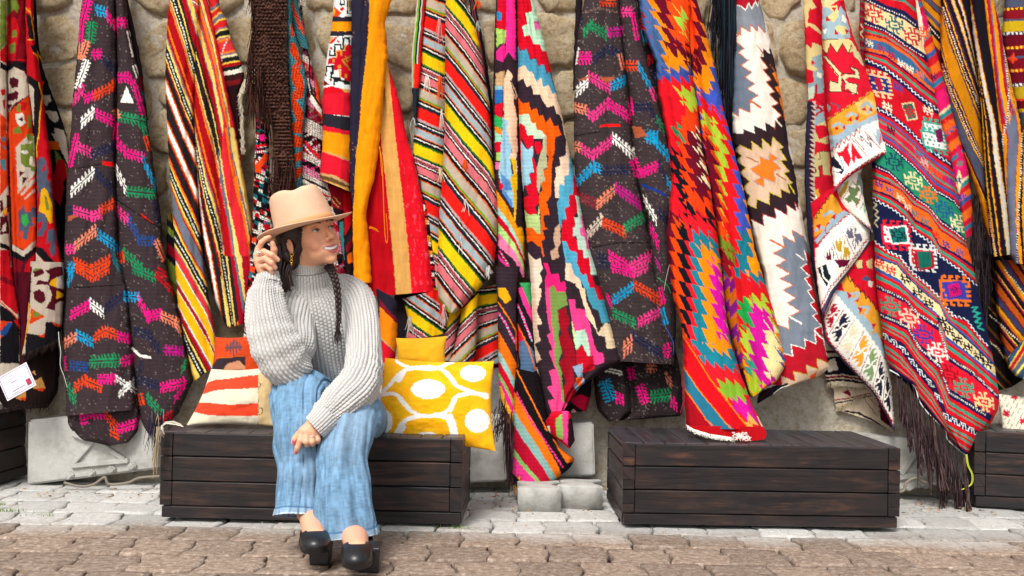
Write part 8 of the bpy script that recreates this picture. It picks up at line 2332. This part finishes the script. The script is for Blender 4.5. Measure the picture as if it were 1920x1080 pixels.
# ---- jeans
m_denim = vcol_mat('washed_denim', .9, .15, .0)
nt = m_denim.node_tree; b = nt.nodes['Principled BSDF']; uvn = nt.nodes.new('ShaderNodeUVMap'); w1 = N(nt, 'ShaderNodeTexWave', Scale=22, Distortion=1.5, Detail=2); w1.bands_direction = 'DIAGONAL'; nt.links.new(uvn.outputs[0], w1.inputs['Vector'])
bp = N(nt, 'ShaderNodeBump', Strength=.35, Distance=.0008); nt.links.new(w1.outputs['Fac'], bp.inputs['Height']); nt.links.new(bp.outputs[0], b.inputs['Normal'])
def denim(path, ra, rb, seed, hem=True, nth=150, step=.0035, wr=(), seam=2.2):
    P_ = np.asarray(path, float); Lt = np.sum(np.linalg.norm(np.diff(P_, axis=0), axis=1)); nl = int(Lt / step)
    def disp(th, t, s_, r):
        f_ = .018 * 2 * (fbm(np.cos(th) * 1.7 + 9, np.sin(th) * 1.7 + 9 + t * 2.2, seed, 3) - .5) * min(1, .35 + t)
        rg = fbm(np.cos(th) * 2.6 + 3 + t * 1.1, np.sin(th) * 2.6 + 3 - t * 1.6, seed + 40, 2); f_ = f_ - .010 * np.exp(-((rg - .5) / .035) ** 2)
        f_ = f_ + .006 * sm(np.array(t), .45, 1.0) * np.cos(th * 5 + seed)
        for (t0, wd, am, k_, ph0) in wr: f_ = f_ + am * math.exp(-((t - t0) / wd) ** 2) * np.cos(s_ * k_ + 1.5 * np.sin(th + ph0))
        if hem and t > .945: f_ = f_ + .0022
        return f_
    V, F_, uv = loft(path, ra, rb, nth, nl, (1, 0, 0), disp)
    t = np.repeat(np.linspace(0, 1, nl), nth); th = np.tile(np.arange(nth) / nth * 2 * math.pi, nl)
    k = fbm(V[:, 0] * 28, V[:, 2] * 18, seed, 4); fine = noise(uv[:, 0] * 6, uv[:, 1] * 1.2, 3) * .6 + noise(uv[:, 0] * 2, uv[:, 1] * 7, 4) * .4
    C = hx('7399b9')[None] * (0.70 + .46 * k + .85 * (fine - .5))[:, None]; pale = np.clip(1.3 * (fbm(V[:, 0] * 9, V[:, 2] * 5, seed + 3, 3) - .38), 0, 1)[:, None] * .6; C = C * (1 - pale) + hx('b4c8d8') * pale
    if hem:
        m = np.abs(t - .945) < .0035; C[m] = hx('4f7396'); m = (t > .953); C[m] = C[m] * .75 + hx('c9dcea') * .25; m = (t > .985) & (fine > .4); C[m] = hx('c6d8e6')
    sd_ = np.abs((th - seam + math.pi) % (2 * math.pi) - math.pi); m = (sd_ < .035); C[m] = C[m] * .72; m = (sd_ > .05) & (sd_ < .11) & (np.floor(uv[:, 1] * 3) % 2 < 1); C[m] = hx('b5cfe4')
    if hem:   # inside of the trouser leg
        Vi, Fi, uvi = loft(path, np.asarray(ra) - .004, np.asarray(rb) - .004, nth, nl, (1, 0, 0), disp); q = int(nl * .25) * nth; k0 = nl * nth - q
        Vi = Vi[k0:]; rows = q // nth; idx = np.arange(q).reshape(rows, nth); nx1 = np.roll(idx, -1, 1); Fi = np.stack([idx[:-1], idx[1:], nx1[1:], nx1[:-1]], -1).reshape(-1, 4) + len(V)
        o = np.arange(nth); rim = np.stack([k0 + q - nth + o, k0 + q - nth + (o + 1) % nth, len(V) + q - nth + (o + 1) % nth, len(V) + q - nth + o], 1)
        V = np.vstack([V, Vi]); F_ = np.vstack([F_, Fi, rim]); C = np.vstack([C, np.tile(hx('86a3bd'), (q, 1))]); uv = np.vstack([uv, uvi[k0:]])
    return V, F_, C, uv
jp = [denim([W(610, 775, 3.54), W(590, 752, 3.36), W(572, 738, 3.22), W(560, 748, 3.12), W(560, 800, 3.075), W(564, 870, 3.05), W(562, 925, 3.03), W(559, 968, 3.01)], [.095, .092, .090, .086, .078, .068, .064, .066], [.095, .085, .080, .078, .072, .066, .062, .062], 21, wr=((.38, .05, .006, 160, 0), (.62, .25, .004, 45, 1)), seam=3.6),
      denim([W(676, 787, 3.54), W(674, 780, 3.34), W(668, 776, 3.20), W(658, 790, 3.08), W(648, 840, 3.02), W(645, 900, 2.98), W(646, 955, 2.96), W(648, 1003, 2.955)], [.095, .090, .086, .083, .076, .080, .090, .100], [.095, .085, .080, .078, .072, .072, .078, .084], 22, wr=((.38, .05, .007, 160, 0), (.62, .25, .004, 45, 2)), seam=5.3),
      denim([W(590, 790, 3.56), W(650, 792, 3.56), W(680, 790, 3.56)], [.08, .105, .07], [.09, .10, .09], 23, hem=False)]
Vs, Fs, Cs, Us, n = [], [], [], [], 0
for v, f, c, u in jp: Vs.append(v); Fs.append(f + n); Cs.append(c); Us.append(u); n += len(v)
jeans = wpart('jeans', np.vstack(Vs), np.vstack(Fs), m_denim, np.vstack(Cs), None, np.vstack(Us))

# ---- black mules with block heels
m_leather = noisy_mat('black_leather', [(0.3, '0c0c0e'), (0.7, '1a1a1d')], scale=30, bump=.2, bscale=260, bdist=.001, rough=.38, spec=.6)
for nm in ('R', 'L'):
    ank, toe, heel, ball, hl = FEET[nm]; ax3 = toe - heel; ax3 /= np.linalg.norm(ax3); sd3 = np.cross(ax3, (0, 0, 1.0)); sd3 /= np.linalg.norm(sd3); up3 = np.cross(sd3, ax3)
    def shoe(p):
        q = np.stack([(p - toe) @ sd3, (p - toe) @ ax3, (p - toe) @ up3], 1)
        v = sd_ell(q, (0, -.060, .002), (.043, .085, .031)); v = smin(v, sd_ell(q, (0, -.010, -.004), (.033, .034, .017)), .018)
        v = smax(v, q[:, 2] * .8 - (q[:, 1] + .088) * .75, .004); v = smax(v, -(q[:, 2] + .016), .004)
        back = np.clip((-q[:, 1] - .02) / .2, 0, 1); wv = .045 - .010 * np.abs(back - .35)
        sole = np.maximum(np.maximum(np.abs(q[:, 2] + .0165 + 0 * back) - .0055, np.hypot(q[:, 0], np.maximum(0, q[:, 1] + .018) * 1.0) - wv), -(q[:, 1] + .215))
        v = smin(v, sole, .004)
        zh = (p[:, 2]); ctr = hl + np.array([0, .035, 0]); wx_ = .027 + .006 * (1 - np.clip(zh / .07, 0, 1)) * 0 - .0 + .004 * np.clip(zh / .07, 0, 1)
        hb = np.maximum(np.maximum(np.abs(p[:, 0] - ctr[0]) - wx_, np.abs(p[:, 1] - ctr[1]) - .028), np.maximum(-zh + .001, zh - (toe[2] - .004 + (p[:, 1] - toe[1]) * (ax3[2] / ax3[1]))))
        return smin(v, hb, .003)
    V, F_ = surfnet(shoe, (min(toe[0], heel[0], hl[0]) - .065, toe[1] - .03, -.01), (max(toe[0], heel[0], hl[0]) + .065, toe[1] + .25, .17), .0028)
    wpart('shoe', V, F_, m_leather)

# ---- jewellery
m_gold = flat_mat('gold', 'd9a441', .25, 1.0); m_silver = flat_mat('silver', 'd8d8d8', .2, 1.0)
e = MB(); c0 = toW((-.083, -.004, -.044))
for k, (dz, r) in enumerate(((0, .0055), (-.012, .0045), (-.022, .0042), (-.031, .0036))):
    an = np.linspace(0, 2 * math.pi, 17); pr = np.stack([c0[0] + np.cos(an) * r * (1 if k % 2 == 0 else .5), c0[1] - .006 + 0 * an, c0[2] + dz + np.sin(an) * r], 1); e.tube(pr, .0012, 6, False)
attach(e.build('earring', m_gold), woman)
e = MB(); P0, P1 = X3(482.5, 479, yH - .006), X3(495, 472, yH - .030); ctr = P0 * .45 + P1 * .55; t_ = (P1 - P0) / np.linalg.norm(P1 - P0); a_ = np.cross(t_, (0, 0, 1)); a_ /= np.linalg.norm(a_); b_ = np.cross(t_, a_)
an = np.linspace(0, 2 * math.pi, 21); e.tube([ctr + (.0112 * (math.cos(q) * a_ + math.sin(q) * b_)) for q in an], .0017, 6, False); e.tube([ctr + np.array([-.002, -.0115, .002]), ctr + np.array([.001, -.0125, 0])], .003, 8)
attach(e.build('ring', m_silver), woman)
e = MB(); P0, P1 = X3(585, 811, yL - .008), X3(585, 828, yL - .018); ctr = P0 * .4 + P1 * .6; t_ = (P1 - P0) / np.linalg.norm(P1 - P0); a_ = np.cross(t_, (0, 1, 0)); a_ /= np.linalg.norm(a_); b_ = np.cross(t_, a_)
e.tube([ctr + (.0106 * (math.cos(q) * a_ + math.sin(q) * b_)) for q in an], .0011, 6, False); attach(e.build('ring', m_silver), woman)
# ================================================================ LITTER AND WEEDS
lt = MB(); LC = [hx(c) for c in ('6b4a30', '8a6a44', 'a8834f', '4a3a2c', 'c8b89a', '7f6a52', 'b06a30')]
def chip(x, y, r, c):
    a = rng.uniform(0, 6.28); n = 5; an = np.arange(n) / n * 2 * math.pi + a; rr = r * rng.uniform(.5, 1, n)
    V = np.c_[x + rr * np.cos(an), y + .7 * rr * np.sin(an), .004 + rng.uniform(0, r * .5, n)]; V = np.vstack([V, [[x, y, .006 + r * .35]]]); lt.add(V, [(i, (i + 1) % n, n) for i in range(n)], c)
for _ in range(420):
    x = rng.uniform(-2.0, 2.0); y = 2.75 + rng.random() * 1.1; chip(x, y, rng.uniform(.0015, .005), LC[rng.integers(7)])
for x0, x1, y0, y1, k in ((-.15, .35, 3.72, 4.05, 90), (1.38, 1.85, 3.8, 4.1, 110), (-2.0, -1.2, 3.8, 4.0, 60)):
    for _ in range(k): chip(rng.uniform(x0, x1), rng.uniform(y0, y1), rng.uniform(.003, .011), LC[rng.integers(7)])
tag(lt.build('ground_litter', vcol_mat('dry_litter', .9, .1), None, False), None, None, None, 'stuff')
gr = MB(); GC = [hx(c) for c in ('5f7a2c', '7c9440', '4a6428')]
for cx, cy, k in ((-1.86, 3.66, 60), (-1.74, 3.56, 40), (-1.60, 3.5, 20), (-.17, 3.42, 26)):
    for _ in range(k):
        x, y = cx + rng.normal(0, .035), cy + rng.normal(0, .006); h = rng.uniform(.006, .02); dx, dy = rng.normal(0, .008, 2)
        gr.add([(x - .0012, y, .0), (x + .0012, y, .0), (x + dx, y + dy, h)], [(0, 1, 2)], GC[rng.integers(3)])
tag(gr.build('weeds', vcol_mat('weed_green', .8, .2), None, False), None, None, None, 'stuff')
